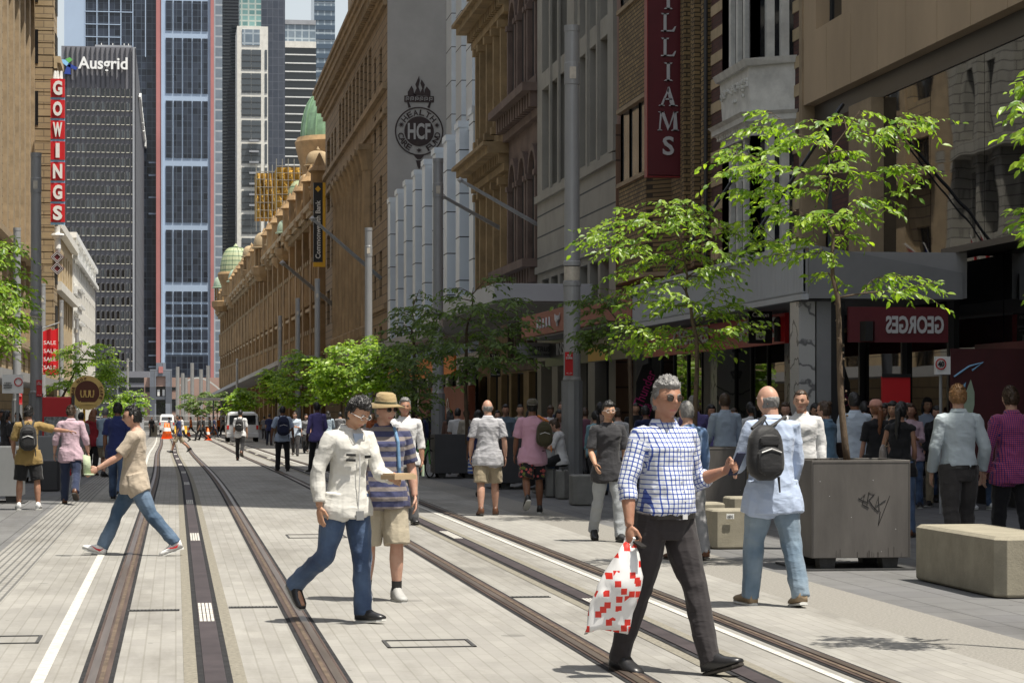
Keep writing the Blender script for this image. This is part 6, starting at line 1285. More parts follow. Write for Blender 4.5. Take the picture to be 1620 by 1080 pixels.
def weave(me, J, T, pel, k, sleeve):
    """cloth coordinates for woven patterns: round the torso and down it, round each sleeve and along it"""
    ax = []
    for i, s_ in ((2, -1), (3, 1)):
        sh, el, wr = J[i][0], J[i][1], J[i][2]
        for a, b_, l0 in ((sh, el, 0), (el, wr, (el-sh).length)):
            d = (b_-a); L_ = d.length; d = d/L_; x = d.cross(Vector((0, .9, .4))).normalized(); ax.append((a, d, L_, l0, x, d.cross(x), s_))
    c0 = T(0, 0, 0); c1 = T(0, 0, .5); up = (c1-c0).normalized(); out = []
    for v in me.vertices:
        p = v.co; best = None
        for a, d, L_, l0, x, y, s_ in ax if sleeve > .05 else ():
            t = (p-a).dot(d)
            if t < (.035*k if l0 == 0 else 0) or t > L_+.05: continue
            q = p-a-d*t; r_ = q.length
            if r_ < .09*k and (best is None or r_ < best[0]): best = (r_, math.atan2(q.dot(y), q.dot(x))*.055, l0+t)
        q = p-c0; z = q.dot(up); cc = c0+up*z
        if best and abs((p-cc).x) > .145*k: out += [best[1], best[2], 0]
        else: w_ = p-cc; out += [w_.x, z, 0]
    at_ = me.attributes.new('weave', 'FLOAT_VECTOR', 'POINT'); at_.data.foreach_set('vector', out)
def person(label, loc, rz, H=1.75, legs=STAND, arms=RELAX, lean=2, twist=0, head=(0, 0), fat=1.0, belly=0.0, fem=0, skin='fair', hair='brown', hs='short', top=None, sleeve=.45, hem=.0, pants=None, plen=1.0, shoe='shoe_black', sole='sole_dark', vox=.014, seed=1, face=True, skirt=None, extra=None, group=None, loose=1.0, collar=False, folds=.009, sock=None, sit=False, fing='curl', untuck=True, buttons=False):
    """legs/arms: (person's left, person's right). leg = thigh forward deg, knee bend, spread, heel lift; arm = forward, out, elbow, inward. faces local +Y"""
    k = H/1.75; r = empty('person', loc, R(rz), label=label, cat='person', group=group); hw = .094*(1+.05*fem)*k; shw = (.172-.024*fem)*k*(1+.25*(fat-1))
    pel = Vector((0, 0, .93*k)); RL = Matrix.Rotation(-R(lean), 3, 'X'); RT = Matrix.Rotation(R(twist), 3, 'Z')
    def T(x, y, z): # torso space -> body space, z measured up from the pelvis joint (follows pel)
        u = max(0, min(1, z/.5)); return pel+RL@(Matrix.Rotation(R(twist)*u, 3, 'Z')@Vector((x*k, y*k, z*k)))
    J = {}
    for i, s in ((0, -1), (1, 1)):
        a, kn, sp_, fp = legs[i]; h = pel+Vector((s*hw*.95, 0, -.02*k)); d1 = Vector((s*math.sin(R(sp_)), math.sin(R(a))*math.cos(R(sp_)), -math.cos(R(a))*math.cos(R(sp_)))); kn_ = h+d1*.43*k
        a2 = a-kn; d2 = Vector((s*math.sin(R(sp_*.4)), math.sin(R(a2)), -math.cos(R(a2)))).normalized(); an = kn_+d2*.42*k; fd = Vector((s*.12, math.cos(R(fp)), -math.sin(R(fp)))).normalized()
        J[i] = (h, kn_, an, fd); sh = T(s*shw/k, -.012, .468); b1, b2, e, inn = arms[i]
        u1 = RL@Vector((s*math.sin(R(b2)), math.sin(R(b1))*math.cos(R(b2)), -math.cos(R(b1))*math.cos(R(b2)))); el = sh+u1*.285*k
        ii = R(b2*.6-inn); u2 = RL@Vector((s*math.sin(ii), math.sin(R(b1+e))*math.cos(ii), -math.cos(R(b1+e))*math.cos(ii))).normalized(); wr = el+u2*.255*k; J[2+i] = (sh, el, wr, u2)
    low = min(min(J[i][2].z-.075*k+.0, (J[i][2]+J[i][3]*.19*k).z-.03*k) for i in (0, 1))
    low = min(low, *(((J[i][2]).z-.085*k) for i in (0, 1)))
    dz = Vector((0, 0, -low)) if not sit else Vector((0, 0, 0))
    if sit: dz = Vector((0, 0, sit-.93*k+.1*k))
    pel = pel+dz
    for q in J: J[q] = tuple([p+dz if j < 3 else p for j, p in enumerate(J[q])])
    B = MB(); f = fat*.97; fw = fat*.93
    sec = [(-.10, .13*fw, .105*f, 0), (0, (.158+.012*fem)*fw, .115*f, 0), (.10, (.150)*fw, .110*f+belly*.5, belly*.45), (.20, (.140-.012*fem)*fw, .100*f+belly*.4, belly*.4), (.30, .150*fw, .108*f+belly*.1, .005+belly*.1), (.40, (.168-.012*fem)*fw, .115*f, .01+.012*fem), (.455, (.162-.014*fem)*(1+.5*(f-1)), .098, -.002), (.49, (.138-.014*fem)*(1+.4*(f-1)), .085, -.008), (.525, .092, .068, -.012), (.56, .060, .058, -.012)]
    def torso(mb, secs, g=0, n=22):
        rr_ = []
        for z, rx, ry, yo in secs: rr_.append([T((rx+g)*math.copysign(abs(math.cos(t))**.88, math.cos(t)), yo+(ry+g)*math.copysign(abs(math.sin(t))**.88, math.sin(t)), z) for t in [2*math.pi*j/n for j in range(n)]])
        mb.loft(rr_)
    torso(B, sec)
    hy, hp = head; NB = T(0, -.01, .53); HC = T(0, .022+.0*hp, .685); RH = RL@Matrix.Rotation(R(hy), 3, 'Z')@Matrix.Rotation(-R(hp), 3, 'X'); HC = NB+RL@(Matrix.Rotation(R(hy), 3, 'Z')@(Matrix.Rotation(-R(hp)*.8, 3, 'X')@(Vector((0, .032, .158))*k)))
    limb(B, [NB-Vector((0, 0, .03)), NB.lerp(HC, .75)+RH@Vector((0, -.018*k, 0))], [.06*k*(1-.12*fem)*(f*.5+.5), .052*k*(1-.12*fem)*(f*.5+.5)], 12)
    hk = k*(1.0+.03*(1-k)); 
    def hpt(d):
        x, y, z = d; wj = 1-.28*max(0, -z)**1.3; rx = .0775*wj; ry = .098*(1-.10*max(0, -z)) if y > 0 else .097; rz_ = .118
        p = Vector((x*rx, y*ry, z*rz_))
        if y > 0:
            g = lambda cx_, cz, sx_, sz: math.exp(-((p.x-cx_)/sx_)**2-((p.z-cz)/sz)**2)
            p.y += .021*g(0, -.022, .012, .016)+.013*g(0, -.005, .010, .018)+.006*g(0, .028, .05, .009)-.010*g(.031, .008, .016, .011)-.010*g(-.031, .008, .016, .011)+.007*g(0, -.062, .024, .010)+.010*g(0, -.098, .022, .014)-.004*g(0, -.079, .02, .006)+.004*g(.045, -.02, .02, .02)+.004*g(-.045, -.02, .02, .02)
        return p
    rings = []
    for i in range(33):
        t = math.pi*(i+.15)/32.3; rings.append([HC+RH@(hpt((math.sin(t)*math.cos(a), math.sin(t)*math.sin(a), -math.cos(t)))*hk) for a in [2*math.pi*j/40 for j in range(40)]])
    B.loft(rings)
    for s in (-1, 1): ell(B, HC+RH@(Vector((s*.079, -.008, -.008))*hk), (.010*hk, .019*hk, .033*hk), 8, RH@Matrix.Rotation(s*.25, 3, 'Z'), 6)
    for i, s in ((0, -1), (1, 1)):
        h, kn_, an, fd = J[i]; lt = f*.6+.4
        th = h.lerp(kn_, .45); cf = kn_.lerp(an, .33)+Vector((0, -.012*k, 0))
        limb(B, [h+Vector((0, 0, .03)), th, kn_, cf, an], [.088*k*lt, .078*k*lt, .053*k*lt, .058*k*lt, .036*k])
        up = Vector((0, 0, 1)); heel = an-fd*.045*k-fd.cross(Vector((1, 0, 0))).normalized()*0-Vector((0, 0, .045*k)); toe = an+fd*.175*k-Vector((0, 0, .055*k*math.cos(math.asin(max(-1, min(1, -fd.z)))))) 
        limb(B, [an, an.lerp(toe, .5)-Vector((0, 0, .012*k)), toe], [.034*k, .026*k, .016*k])
        sh, el, wr, u2 = J[2+i]; at_ = f*.5+.5-.12*fem
        limb(B, [T(s*.09, -.01, .45), sh, sh.lerp(el, .5), el, el.lerp(wr, .35), wr], [.062*k, .052*k*at_, .045*k*at_, .038*k*at_, .041*k*at_, .026*k])
        # hand
        ax = u2.normalized(); side = (Vector((0, 1, 0))-ax*ax.y) if abs(ax.y) < .8 else (Vector((0, 0, 1))-ax*ax.z); side.normalize(); pn = ax.cross(side)*(-s); pc = wr+ax*.05*k
        rotm = Matrix((side, pn, ax)).transposed(); ell(B, pc, (.038*k, .016*k, .055*k), 12, rotm)
        inn = -pn if True else pn; inn = Vector((-s, 0, 0)) if abs(ax.x) < .8 else Vector((0, 0, -1)); inn = (inn-ax*inn.dot(ax)).normalized()
        cl = {'curl': .45, 'grip': 1.5, 'flat': .12}[fing if isinstance(fing, str) else fing[i]]
        for q, (o_, ln) in enumerate(((-.026, .064), (-.009, .076), (.009, .080), (.026, .072))):
            b0 = pc+ax*.042*k+side*o_*k; c1 = (ax*math.cos(cl*.6)+inn*math.sin(cl*.6)); c2 = (ax*math.cos(cl*1.4)+inn*math.sin(cl*1.4)); c3 = (ax*math.cos(cl*2.0)+inn*math.sin(cl*2.0)); l_ = ln*k*(.95+.08*math.sin(q*2+seed)); p1 = b0+c1*l_*.42; p2 = p1+c2*l_*.33; p3 = p2+c3*l_*.25
            B.tube([b0-ax*.02*k, p1, p2, p3], [.0098*k, .0092*k, .0085*k, .0065*k], 6)
        b0 = wr+ax*.02*k+side*.022*k; B.tube([b0, b0+(ax*.6+side*.7+inn*.2)*.035*k, b0+(ax*.85+side*.45+inn*.4)*.072*k, b0+(ax*.95+side*.1+inn*.5)*.09*k], [.014*k, .0125*k, .0105*k, .007*k], 6)
    bm_ = remesh(B, vox, name='body', smooth=1)
    body = link(bm_, 'body', ['skin_'+skin, 'lips'], r)
    if face and vox < .013:
        mo = HC+RH@(Vector((0, .10, -.062))*hk)
        for p in bm_.polygons:
            d = RH.transposed()@(p.center-mo)
            if abs(d.x) < .024*hk and abs(d.z) < .006*hk and abs(d.y) < .03: p.material_index = 1
        for s in (-1, 1):
            e = MB(); ell(e, HC+RH@(Vector((s*.031, .0775, .008))*hk), (.012*hk, .008*hk, .0055*hk), 8, RH, 6); e.build('eye', 'eye_dark', r, local=True)
            e = MB(); e.tube([HC+RH@(Vector((s*.014, .096, .026))*hk), HC+RH@(Vector((s*.032, .093, .032))*hk), HC+RH@(Vector((s*.05, .08, .025))*hk)], [.003, .004, .002], 5); e.build('eyebrow', 'hair_'+(hair if hair not in ('bald',) else 'grey'), r, local=True)
    # ---- hair
    if hs not in ('none',):
        hb = MB(); rings = []; rr2 = random.Random(seed); tk_ = {'short': .007, 'buzz': .004, 'long': .015, 'pony': .010, 'bun': .010, 'bald': .003, 'bob': .018, 'curly': .028, 'spiky': .009, 'quiff': .008}[hs]; off = Vector((seed*2.3, 0, 0))
        for i in range(25):
            t = math.pi*(i+.15)/24.3; rg = []
            for j in range(32):
                a = 2*math.pi*j/32; d = Vector((math.sin(t)*math.cos(a), math.sin(t)*math.sin(a), -math.cos(t))); p = hpt(d)
                hl = .58+.06*math.sin(seed)  # hairline on the forehead
                if hs == 'bald': inreg = d.z < .2 and d.z > -.55 and d.y < .15
                elif d.y > .30: inreg = d.z > hl
                elif d.y > -.05: inreg = d.z > (-.05 if fem or hs in ('long', 'bob') else (.16 if d.y > .05 else -.05))
                else: inreg = d.z > (-.5 if not (fem or hs in ('long', 'bob')) else -.7)
                nz = noise.noise(d*6+off); g = tk_*(1+.5*nz)*(1.0 if d.z < .3 else 1.25)
                if hs in ('quiff', 'spiky') and d.z > .45 and d.y > -.2: g += .008*(1+nz)
                p = p*(1+g/.095) if inreg else p*.90
                rg.append(HC+RH@(p*hk))
            rings.append(rg)
        hb.loft(rings)
        if hs in ('long',):
            for kx in range(7):
                x = -.065+.13*kx/6; limb(hb, [HC+RH@(Vector((x*.9, -.07, .03))*hk), HC+RH@(Vector((x*1.2, -.098, -.09))*hk), HC+RH@(Vector((x*1.2, -.105, -.2))*hk)+Vector((0, 0, 0)), HC+RH@(Vector((x*1.1, -.1, -.30-.02*(kx % 2)))*hk)], [.022, .028, .024, .008], 7)
        if hs == 'bob':
            for kx in range(11):
                a = math.pi*(1.02+.96*kx/10); x = .082*math.cos(a); y = .092*math.sin(a); limb(hb, [HC+RH@(Vector((x, y, .02))*hk), HC+RH@(Vector((x*1.1, y*1.08, -.07))*hk), HC+RH@(Vector((x*.95, y, -.145))*hk)], [.018, .022, .01], 6)
        if hs == 'pony': limb(hb, [HC+RH@(Vector((0, -.09, .02))*hk), HC+RH@(Vector((.01, -.135, -.03))*hk), HC+RH@(Vector((.012, -.13, -.16))*hk), HC+RH@(Vector((-.004, -.12, -.30))*hk), HC+RH@(Vector((.01, -.12, -.40))*hk)], [.022, .036, .034, .024, .006], 8)
        if hs == 'bun': ell(hb, HC+RH@(Vector((0, -.085, .085))*hk), (.04, .04, .036), 10)
        if hs == 'curly':
            for _ in range(70):
                a = rr2.uniform(0, 6.28); z = rr2.uniform(-.6, 1); w_ = (1-z*z)**.5; d = Vector((w_*math.cos(a), w_*math.sin(a), z))
                if d.y > .35 and z < .45: continue
                ell(hb, HC+RH@(hpt(d)*1.15*hk), (.022, .022, .02), 6, None, 4)
        hm = remesh(hb, max(.006, vox*.7), .005, 30, seed, 0, 'hair', (1, 1, .5)); hob = link(hm, 'hair', 'hair_'+(hair if hair != 'bald' else 'grey'), r)
        if vox < .0088 and hs not in ('bald',):
            st_ = MB(); fr_ = RH.transposed(); n_ = 0; vs_ = hm.vertices
            for q in range(900):
                v = vs_[rr2.randrange(len(vs_))]; lc = fr_@(v.co-HC)
                if v.normal.dot(v.co-HC) < 0: continue
                dd = Vector((lc.x/.0775, lc.y/.098, lc.z/.118)).normalized()
                if lc.length < hpt(dd).length*hk*1.0: continue
                tg = RH@Vector((rr2.uniform(-.35, .35), -.75+rr2.uniform(-.3, .3), .15 if lc.z > .06*hk else -.7)); tg = (tg-v.normal*tg.dot(v.normal)*.75).normalized(); ln = rr2.uniform(.012, .028)
                st_.tube([v.co-v.normal*.003, v.co+tg*ln*.55+v.normal*.004, v.co+tg*ln+v.normal*.003], [.0030, .0026, .0006], 3)
            st_.build('hair_strands', 'hair_'+(hair if hair != 'bald' else 'grey'), hob, local=True)
    # ---- top garment
    if top is not None:
        g = MB(); L_ = .013*loose; hz = -.10-hem
        ts = [(hz, (sec[1][1]+.004), sec[1][2]+.004+belly*.2, belly*.2), (hz*.4, sec[1][1]+.006, sec[1][2]+.004+belly*.4, belly*.35)]+[(z, rx, ry, yo) for z, rx, ry, yo in sec[2:9]]
        if untuck: ts = [(hz, sec[1][1]+.022, sec[1][2]+.030+belly*.2, belly*.2), (hz*.4, sec[1][1]+.024, sec[1][2]+.030+belly*.4, belly*.35)]+ts[2:]
        if not untuck: ts = [(-.005, sec[1][1]-.004, sec[1][2]+belly*.2, belly*.2), (.03, sec[1][1]+.004, sec[1][2]+.003+belly*.4, belly*.35)]+ts[2:]
        torso(g, ts, L_)
        torso(g, [(.515, .09, .066, -.012), (.55, .064, .062, -.012)], .004 if not collar else .010)
        for i, s in ((0, -1), (1, 1)):
            h, kn_ = J[i][0], J[i][1]
            if untuck and not sit: ln_ = (.10+hem-.01)/.43; limb(g, [h+Vector((0, 0, .07)), h.lerp(kn_, ln_*.5), h.lerp(kn_, ln_)], [.110*k*f, (.108*f+L_*1.0+.012)*k, (.104*f+L_*1.0+.010)*k])
            sh, el, wr, u2 = J[2+i]; at_ = f*.5+.5-.1*fem; b0 = T(s*.09, -.01, .445)
            if sleeve <= 0.05: continue
            if sleeve <= .5: e = sh.lerp(el, min(1, sleeve*2)); limb(g, [b0, sh, sh.lerp(e, .5), e], [.066*k, (.055*at_+L_*.7)*k, (.052*at_+L_*.9)*k, (.052*at_+L_)*k])
            else: e = el.lerp(wr, (sleeve-.5)*2); rr_ = .046+(.034-.046)*(sleeve-.5)*2; limb(g, [b0, sh, sh.lerp(el, .5), el, el.lerp(e, .5), e], [.066*k, (.054*at_+L_*.7)*k, (.047*at_+L_*.8)*k, (.042*at_+L_*.9)*k, (.040*at_+L_*.8)*k, (rr_*at_+L_*.7)*k])
        tm = remesh(g, vox, folds, 6.5, seed, 1, 'top', (1.2, 1.2, 1.0)); tp = link(tm, 'shirt', top, r)
        if top.name in PATTERN: weave(tm, J, T, pel, k, sleeve)
        if collar:
            c_ = MB(); rr_ = []
            for z, rx, ry in ((.525, .074, .068), (.565, .066, .064), (.572, .070, .068), (.54, .088, .082)): rr_.append([T(rx*math.cos(t), -.012+ry*math.sin(t)+(0 if math.sin(t) < .6 else .004), z-(.03 if math.sin(t) > .7 else 0)) for t in [2*math.pi*j/20 for j in range(20)]])
            c_.loft(rr_, cap=False); co_ = c_.build('collar', top, tp, local=True, smooth=True)
            if top.name in PATTERN: weave(co_.data, J, T, pel, k, sleeve)
    # ---- lower garment
    if pants is not None:
        g = MB(); gg = .012*loose; torso(g, [(-.13, .12*fw, .11*f, 0), (-.08, .155*fw, .118*f, 0), (0, (.160+.01*fem)*fw, .117*f+belly*.1, belly*.1), (.055, .150*fw, .108*f+belly*.3, belly*.2)], gg*.8)
        for i, s in ((0, -1), (1, 1)):
            h, kn_, an, fd = J[i]; lt = f*.6+.4; sl = .62 if loose < .8 else 1.0
            if plen > .75: e = kn_.lerp(an, (plen-.5)*2); limb(g, [h+Vector((0, 0, .05)), h.lerp(kn_, .45), kn_, kn_.lerp(e, .5)+Vector((0, -.01, 0)), e-(an-kn_).normalized()*-.02*k], [(.096*lt+gg)*k, (.086*lt+gg)*k, (.060*lt+gg)*k, (.058*lt+gg*sl*.9)*k, (.048+gg*sl*1.3)*k])
            else: e = h.lerp(kn_, min(1, plen*2)) if plen <= .5 else kn_.lerp(an, (plen-.5)*2); limb(g, [h+Vector((0, 0, .05)), h.lerp(e, .5), e], [(.096*lt+gg)*k, (.090*lt+gg*1.4)*k, (.080*lt+gg*1.7)*k])
        def pin(p): return 1.0+.9*math.exp(-((p.z-J[0][1].z)/.1)**2)+(.9 if plen > .75 and p.z < .25 else 0)
        pm = remesh(g, vox, folds*.7, 5.5, seed+3, 2, 'pants', (1.3, 1.3, 1.0), pin); link(pm, 'shorts' if plen < .7 else 'trousers', pants, r)
        if not untuck:
            c_ = MB(); torso(c_, [(-.008, .16*fw, .117*f+belly*.25, belly*.22), (.024, .159*fw, .116*f+belly*.33, belly*.28)], gg+.007); c_.build('belt', 'belt', r, local=True); c_ = MB(); y_ = .117*f+gg+belly*.5+.012; c_.box(-.02, .02, 0, .006, 0, .03); bo = c_.build('belt_buckle', 'silver', r, local=True); bo.location = T(.0, y_, -.008)
    if skirt is not None:
        g = MB(); torso(g, [(-.42, .2, .16, 0), (-.2, .19, .15, 0), (0, .17, .125, 0), (.06, .14, .105, 0)], .01); sk_m = remesh(g, vox, folds*1.5, 6, seed, 1, 'skirt', (2.5, 2.5, .5)); link(sk_m, 'skirt', skirt, r); weave(sk_m, J, T, pel, k, 0)
    # ---- shoes
    for i, s in ((0, -1), (1, 1)):
        h, kn_, an, fd = J[i]; right = fd.cross(Vector((0, 0, 1))).normalized(); up = right.cross(fd).normalized(); O = an
        def Pf(a, b_, c2): return O+fd*a*k+right*b_*k+up*c2*k
        for nm, m_, zz in (('shoe', shoe, [(-.066, .034, -.062, .02), (-.05, .041, -.062, .045), (0, .044, -.062, .055), (.05, .046, -.062, .03), (.09, .048, -.062, .002), (.13, .050, -.062, -.012), (.17, .046, -.060, -.022), (.21, .026, -.058, -.036)]), ('sole', sole, [(-.068, .032, -.085, -.061), (-.05, .040, -.085, -.061), (.0, .042, -.085, -.061), (.06, .046, -.085, -.061), (.12, .050, -.085, -.061), (.17, .045, -.082, -.058), (.208, .024, -.076, -.056)])):
            sm = MB(); rr_ = []
            for a, w_, zb, zt in zz: 
                zm = (zb+zt)/2; rr_.append([Pf(a, w_*cx_, zm+(zt-zb)/2*cz_) for cx_, cz_ in ((-1, -.95), (-1, 0), (-.75, .7), (-.35, 1), (.35, 1), (.75, .7), (1, 0), (1, -.95))])
            sm.loft(rr_); so_ = sm.build(nm, m_, r, local=True, smooth=nm == 'shoe')
            if nm == 'shoe': shoe_o = so_
        so_.parent = shoe_o
        if nm and vox < .0085 and shoe != 'shoe_tan':
            lc = MB()
            for q in range(4): lc.tube([Pf(.035+.02*q, -.02, .012-.012*q), Pf(.045+.02*q, 0, .02-.012*q), Pf(.035+.02*q, .02, .012-.012*q)], .003, 4)
            lc.build('laces', 'black' if shoe == 'shoe_black' else 'white', shoe_o, local=True)
        if sock: sm = MB(); limb(sm, [an+Vector((0, 0, .0)), an+(kn_-an).normalized()*.09*k], [.043*k, .045*k], 12); sm.build('sock', sock, r, local=True)
    if buttons and top is not None:
        c_ = MB()
        for q in range(6):
            z = .10+.065*q; p0 = T(0, sec[3][2]+.03 if 0 else (.112*f+belly*.75*max(.15, 1-abs(z-.12)*3)+.026), z); c_.lathe(p0, [(.004, -.004), (.005, 0), (.004, .004)], 6)
        c_.build('buttons', 'white', tp, local=True)
    r['_'] = 0; del r['_']
    return dict(root=r, HC=HC, RH=RH, J=J, T=T, k=k, hk=hk, loc=Vector(loc), rz=rz)
def acc(P_, name, label, cat, parts, **kw):
    """a carried or worn thing of its own, built in the person's frame; parts = (name, MB, material)"""
    o = empty(name, P_['loc'], R(P_['rz']), label=label, cat=cat, **kw)
    for nm, mb, m in parts: mb.build(nm, m, o, local=True, smooth=(nm in ('bag', 'cloth', 'crown', 'shell')))
    return o
def sub(P_, name, mb, m, smooth=False): return mb.build(name, m, P_['root'], local=True, smooth=smooth)
def rbox(mb, c, hx, hy, hz, ex=Vector((1, 0, 0)), ey=Vector((0, 1, 0)), ez=Vector((0, 0, 1)), n=8, pw=.45, taper=.0):
    rings = []; c = Vector(c)
    for i in range(n+1):
        t = -1+2*i/n; s_ = (1-abs(t)**4)**.5 if abs(t) < 1 else .25; s_ = max(.35, s_)*(1-taper*t)
        rings.append([c+ez*t*hz+ex*hx*s_*math.copysign(abs(math.cos(a))**pw, math.cos(a))+ey*hy*s_*math.copysign(abs(math.sin(a))**pw, math.sin(a)) for a in [2*math.pi*j/16 for j in range(16)]])
    mb.loft(rings)
def backpack(P_, label, m='bag_black', s=1.0, side=0, strap2=None, one=False):
    T = P_['T']; b = MB(); z0 = .27; up = (T(0, 0, .4)-T(0, 0, .2)).normalized(); bk = (T(0, -.1, .3)-T(0, 0, .3)).normalized(); rt = up.cross(bk)
    c = T(side, -.225*s if s > .9 else -.2, z0); rbox(b, c, .15*s, .085*s, .23*s, rt, bk, up, 10, .5, .12); p = MB(); rbox(p, c+bk*.08*s-up*.07*s, .115*s, .04*s, .12*s, rt, bk, up, 8, .5)
    st = MB(); pk = MB(); rbox(pk, c+bk*.085*s+up*.10*s, .09*s, .022*s, .05*s, rt, bk, up, 6, .5)
    for sx in ((-1, 1) if not one else (1,)): st.tube([T(side+sx*.07, -.14, .46), T(sx*.09, -.06, .55), T(sx*.105, .06, .51), T(sx*.11, .135, .40), T(sx*.13, .10, .25), T(side+sx*.12, -.13, .14)], [.017, .02, .02, .018, .013, .012], 6)
    st.tube([c+up*.22*s-rt*.03, c+up*.27*s, c+up*.22*s+rt*.03], .009, 6)
    zp = MB(); zp.tube([c+bk*.122*s-up*.0*s-rt*.09*s, c+bk*.125*s+up*.03*s, c+bk*.122*s+rt*.09*s], .005, 4); st.tube([c+rt*.12*s-up*.2*s, c+rt*.13*s-up*.33*s], [.012, .008], 5)
    return acc(P_, 'backpack', label, 'backpack', [('bag', b, m), ('front_pocket', p, m), ('top_pocket', pk, m), ('straps', st, m if strap2 is None else strap2), ('zip', zp, 'silver')])
def glasses(P_, dark=True):
    HC, RH, hk = P_['HC'], P_['RH'], P_['hk']; q = MB(); f = MB()
    for s in (-1, 1):
        c = HC+RH@(Vector((s*.031, .096, .008))*hk)
        if dark: rbox(q, c, .025, .005, .019, RH@Vector((1, 0, 0)), RH@Vector((0, 1, 0)), RH@Vector((0, 0, 1)), 6, .7)
        f.tube([c+RH@(Vector((.024*math.cos(a), 0, .018*math.sin(a)))) for a in [2*math.pi*j/14 for j in range(15)]], .0022, 4)
        f.tube([c+RH@Vector((s*.024, 0, .004)), HC+RH@(Vector((s*.078, .06, .012))*hk), HC+RH@(Vector((s*.082, -.01, .005))*hk)], .0025, 4)
    f.tube([HC+RH@(Vector((-.01, .108, .012))*hk), HC+RH@(Vector((.01, .108, .012))*hk)], .002, 4)
    o = sub(P_, 'glasses_frame', f, 'shoe_brown' if dark else 'silver')
    if dark: q.build('lenses', 'lens', o, local=True)
def hat(P_, m, band=None, brim=.14, h=.12, tilt=0, name='hat'):
    HC, RH, hk = P_['HC'], P_['RH'], P_['hk']; q = MB()
    f = lambda r_, z, w=0: [HC+RH@Vector((r_*.88*math.cos(a), r_*1.08*math.sin(a)-.005, z+w*math.cos(2*a))) for a in [2*math.pi*j/28 for j in range(28)]]
    q.loft([f(.098, .035), f(.102, .045), f(brim+.03, .028, -.012), f(brim+.032, .034, -.012), f(.103, .056), f(.097, .09), f(.085, .135), f(.06, .150), f(.01, .135)], cap=True); o = sub(P_, name, q, m, True)
    if band: b = MB(); b.loft([f(.1045, .055), f(.1035, .075), f(.100, .076), f(.101, .054)], cap=False); b.build('hat_band', band, o, local=True)
def cap(P_, m, back=False):
    HC, RH, hk = P_['HC'], P_['RH'], P_['hk']; q = MB(); f = lambda r_, z: [HC+RH@Vector((r_*.86*math.cos(a), r_*1.05*math.sin(a), z)) for a in [2*math.pi*j/20 for j in range(20)]]
    q.loft([f(.103, .035), f(.104, .06), f(.09, .105), f(.055, .13), f(.01, .135)]); s = -1 if back else 1
    q.loft([[HC+RH@Vector((x*w, s*y, z+t_)) for x in (-1, -.5, 0, .5, 1)]+[HC+RH@Vector((x*w, s*y, z+t_-.006)) for x in (1, .5, 0, -.5, -1)] for y, w, z, t_ in ((.09, .07, .045, 0), (.14, .065, .038, 0), (.175, .04, .03, 0))]); sub(P_, 'cap', q, m, True)
def tote(P_, label, m, side=1, z=-.05, w=.16, h=.14, cat='bag', strapm=None, over=True):
    T = P_['T']; b = MB(); c = T(side*.22, -.05, z); rbox(b, c, .05, w, h, n=8, pw=.6, taper=.15); st = MB()
    for y in (-.05, .05): st.tube([c+Vector((0, y, h*.8)), T(side*.19, y*.6, .25), T(side*.15, y*.4-.01, .53), T(side*.13, y*.5, .25), c+Vector((-side*.03, y, h*.8))], .008, 5)
    return acc(P_, 'shoulder_bag', label, cat, [('bag', b, m), ('straps', st, strapm or m)])
def gp(px, c):
    a, b = dirp(px); return Vector((a*c, b*c, gz(b*c)))
denim = cm('blue_denim', (.035, .06, .125), 'denim', (.10, .155, .26)); ldenim = cm('washed_denim', (.12, .18, .25), 'denim', (.27, .34, .41)); charcoal = cm('charcoal_wool', (.035, .033, .035)); blackc = cm('black_cloth', (.014, .014, .016)); khaki = cm('khaki_cotton', (.36, .30, .21)); white = cm('white_cotton', (.64, .64, .65)); navy = cm('navy_cotton', (.018, .025, .08)); lblue = cm('light_blue_cotton', (.40, .48, .62)); navyt = cm('navy_trousers', (.02, .025, .045)); greyc = cm('grey_cotton', (.2, .2, .21)); sky_ = cm('pale_sky_cotton', (.50, .58, .68)); purple = cm('purple_cotton', (.13, .11, .30))
HV = .0065
# --- 1 the man in the checked shirt
f = at(1050, 1064)
MAN = person('grey haired man in blue and white checked shirt and dark trousers striding towards the camera', (f.x, f.y, 0), 212, 1.87, ((19, 2, 4, -16), (-12, 8, 4, 8)), ((-4, 16, 112, 6), (2, 20, 14, 2)), 1, -8, (-14, 1), 1.08, .06, 0, 'tan', 'grey', 'quiff',
    cm('blue_white_check', (.64, .67, .72), 'check', (.07, .12, .38), .029, w=.24), .70, 0, cm('dark_grey_trousers', (.034, .030, .032)), 1.0, 'shoe_black', 'sole_dark', HV, 3, True, collar=True, untuck=False, folds=.008, fing=('grip', 'grip'), buttons=True)
glasses(MAN)
def hand(P_, i): sh, el, wr, u2 = P_['J'][2+i]; return wr+u2*.075*P_['k'], u2
h_, u_ = hand(MAN, 0); q = MB(); q.bar(h_-Vector((0, .02, .05)), h_+Vector((.0, .06, .09)), .07, .011); acc(MAN, 'mobile_phone', 'dark mobile phone in the raised hand of the man in the checked shirt', 'phone', [('case', q, 'bag_navy')])
h_, u_ = hand(MAN, 1); m_, N_, L_2, b_2 = nmat('printed_plastic_bag'); tc_ = N_.new('ShaderNodeTexCoord'); vo_ = N_.new('ShaderNodeTexVoronoi'); vo_.distance = 'CHEBYCHEV'; vo_.inputs['Scale'].default_value = 17; vo_.inputs['Randomness'].default_value = .75
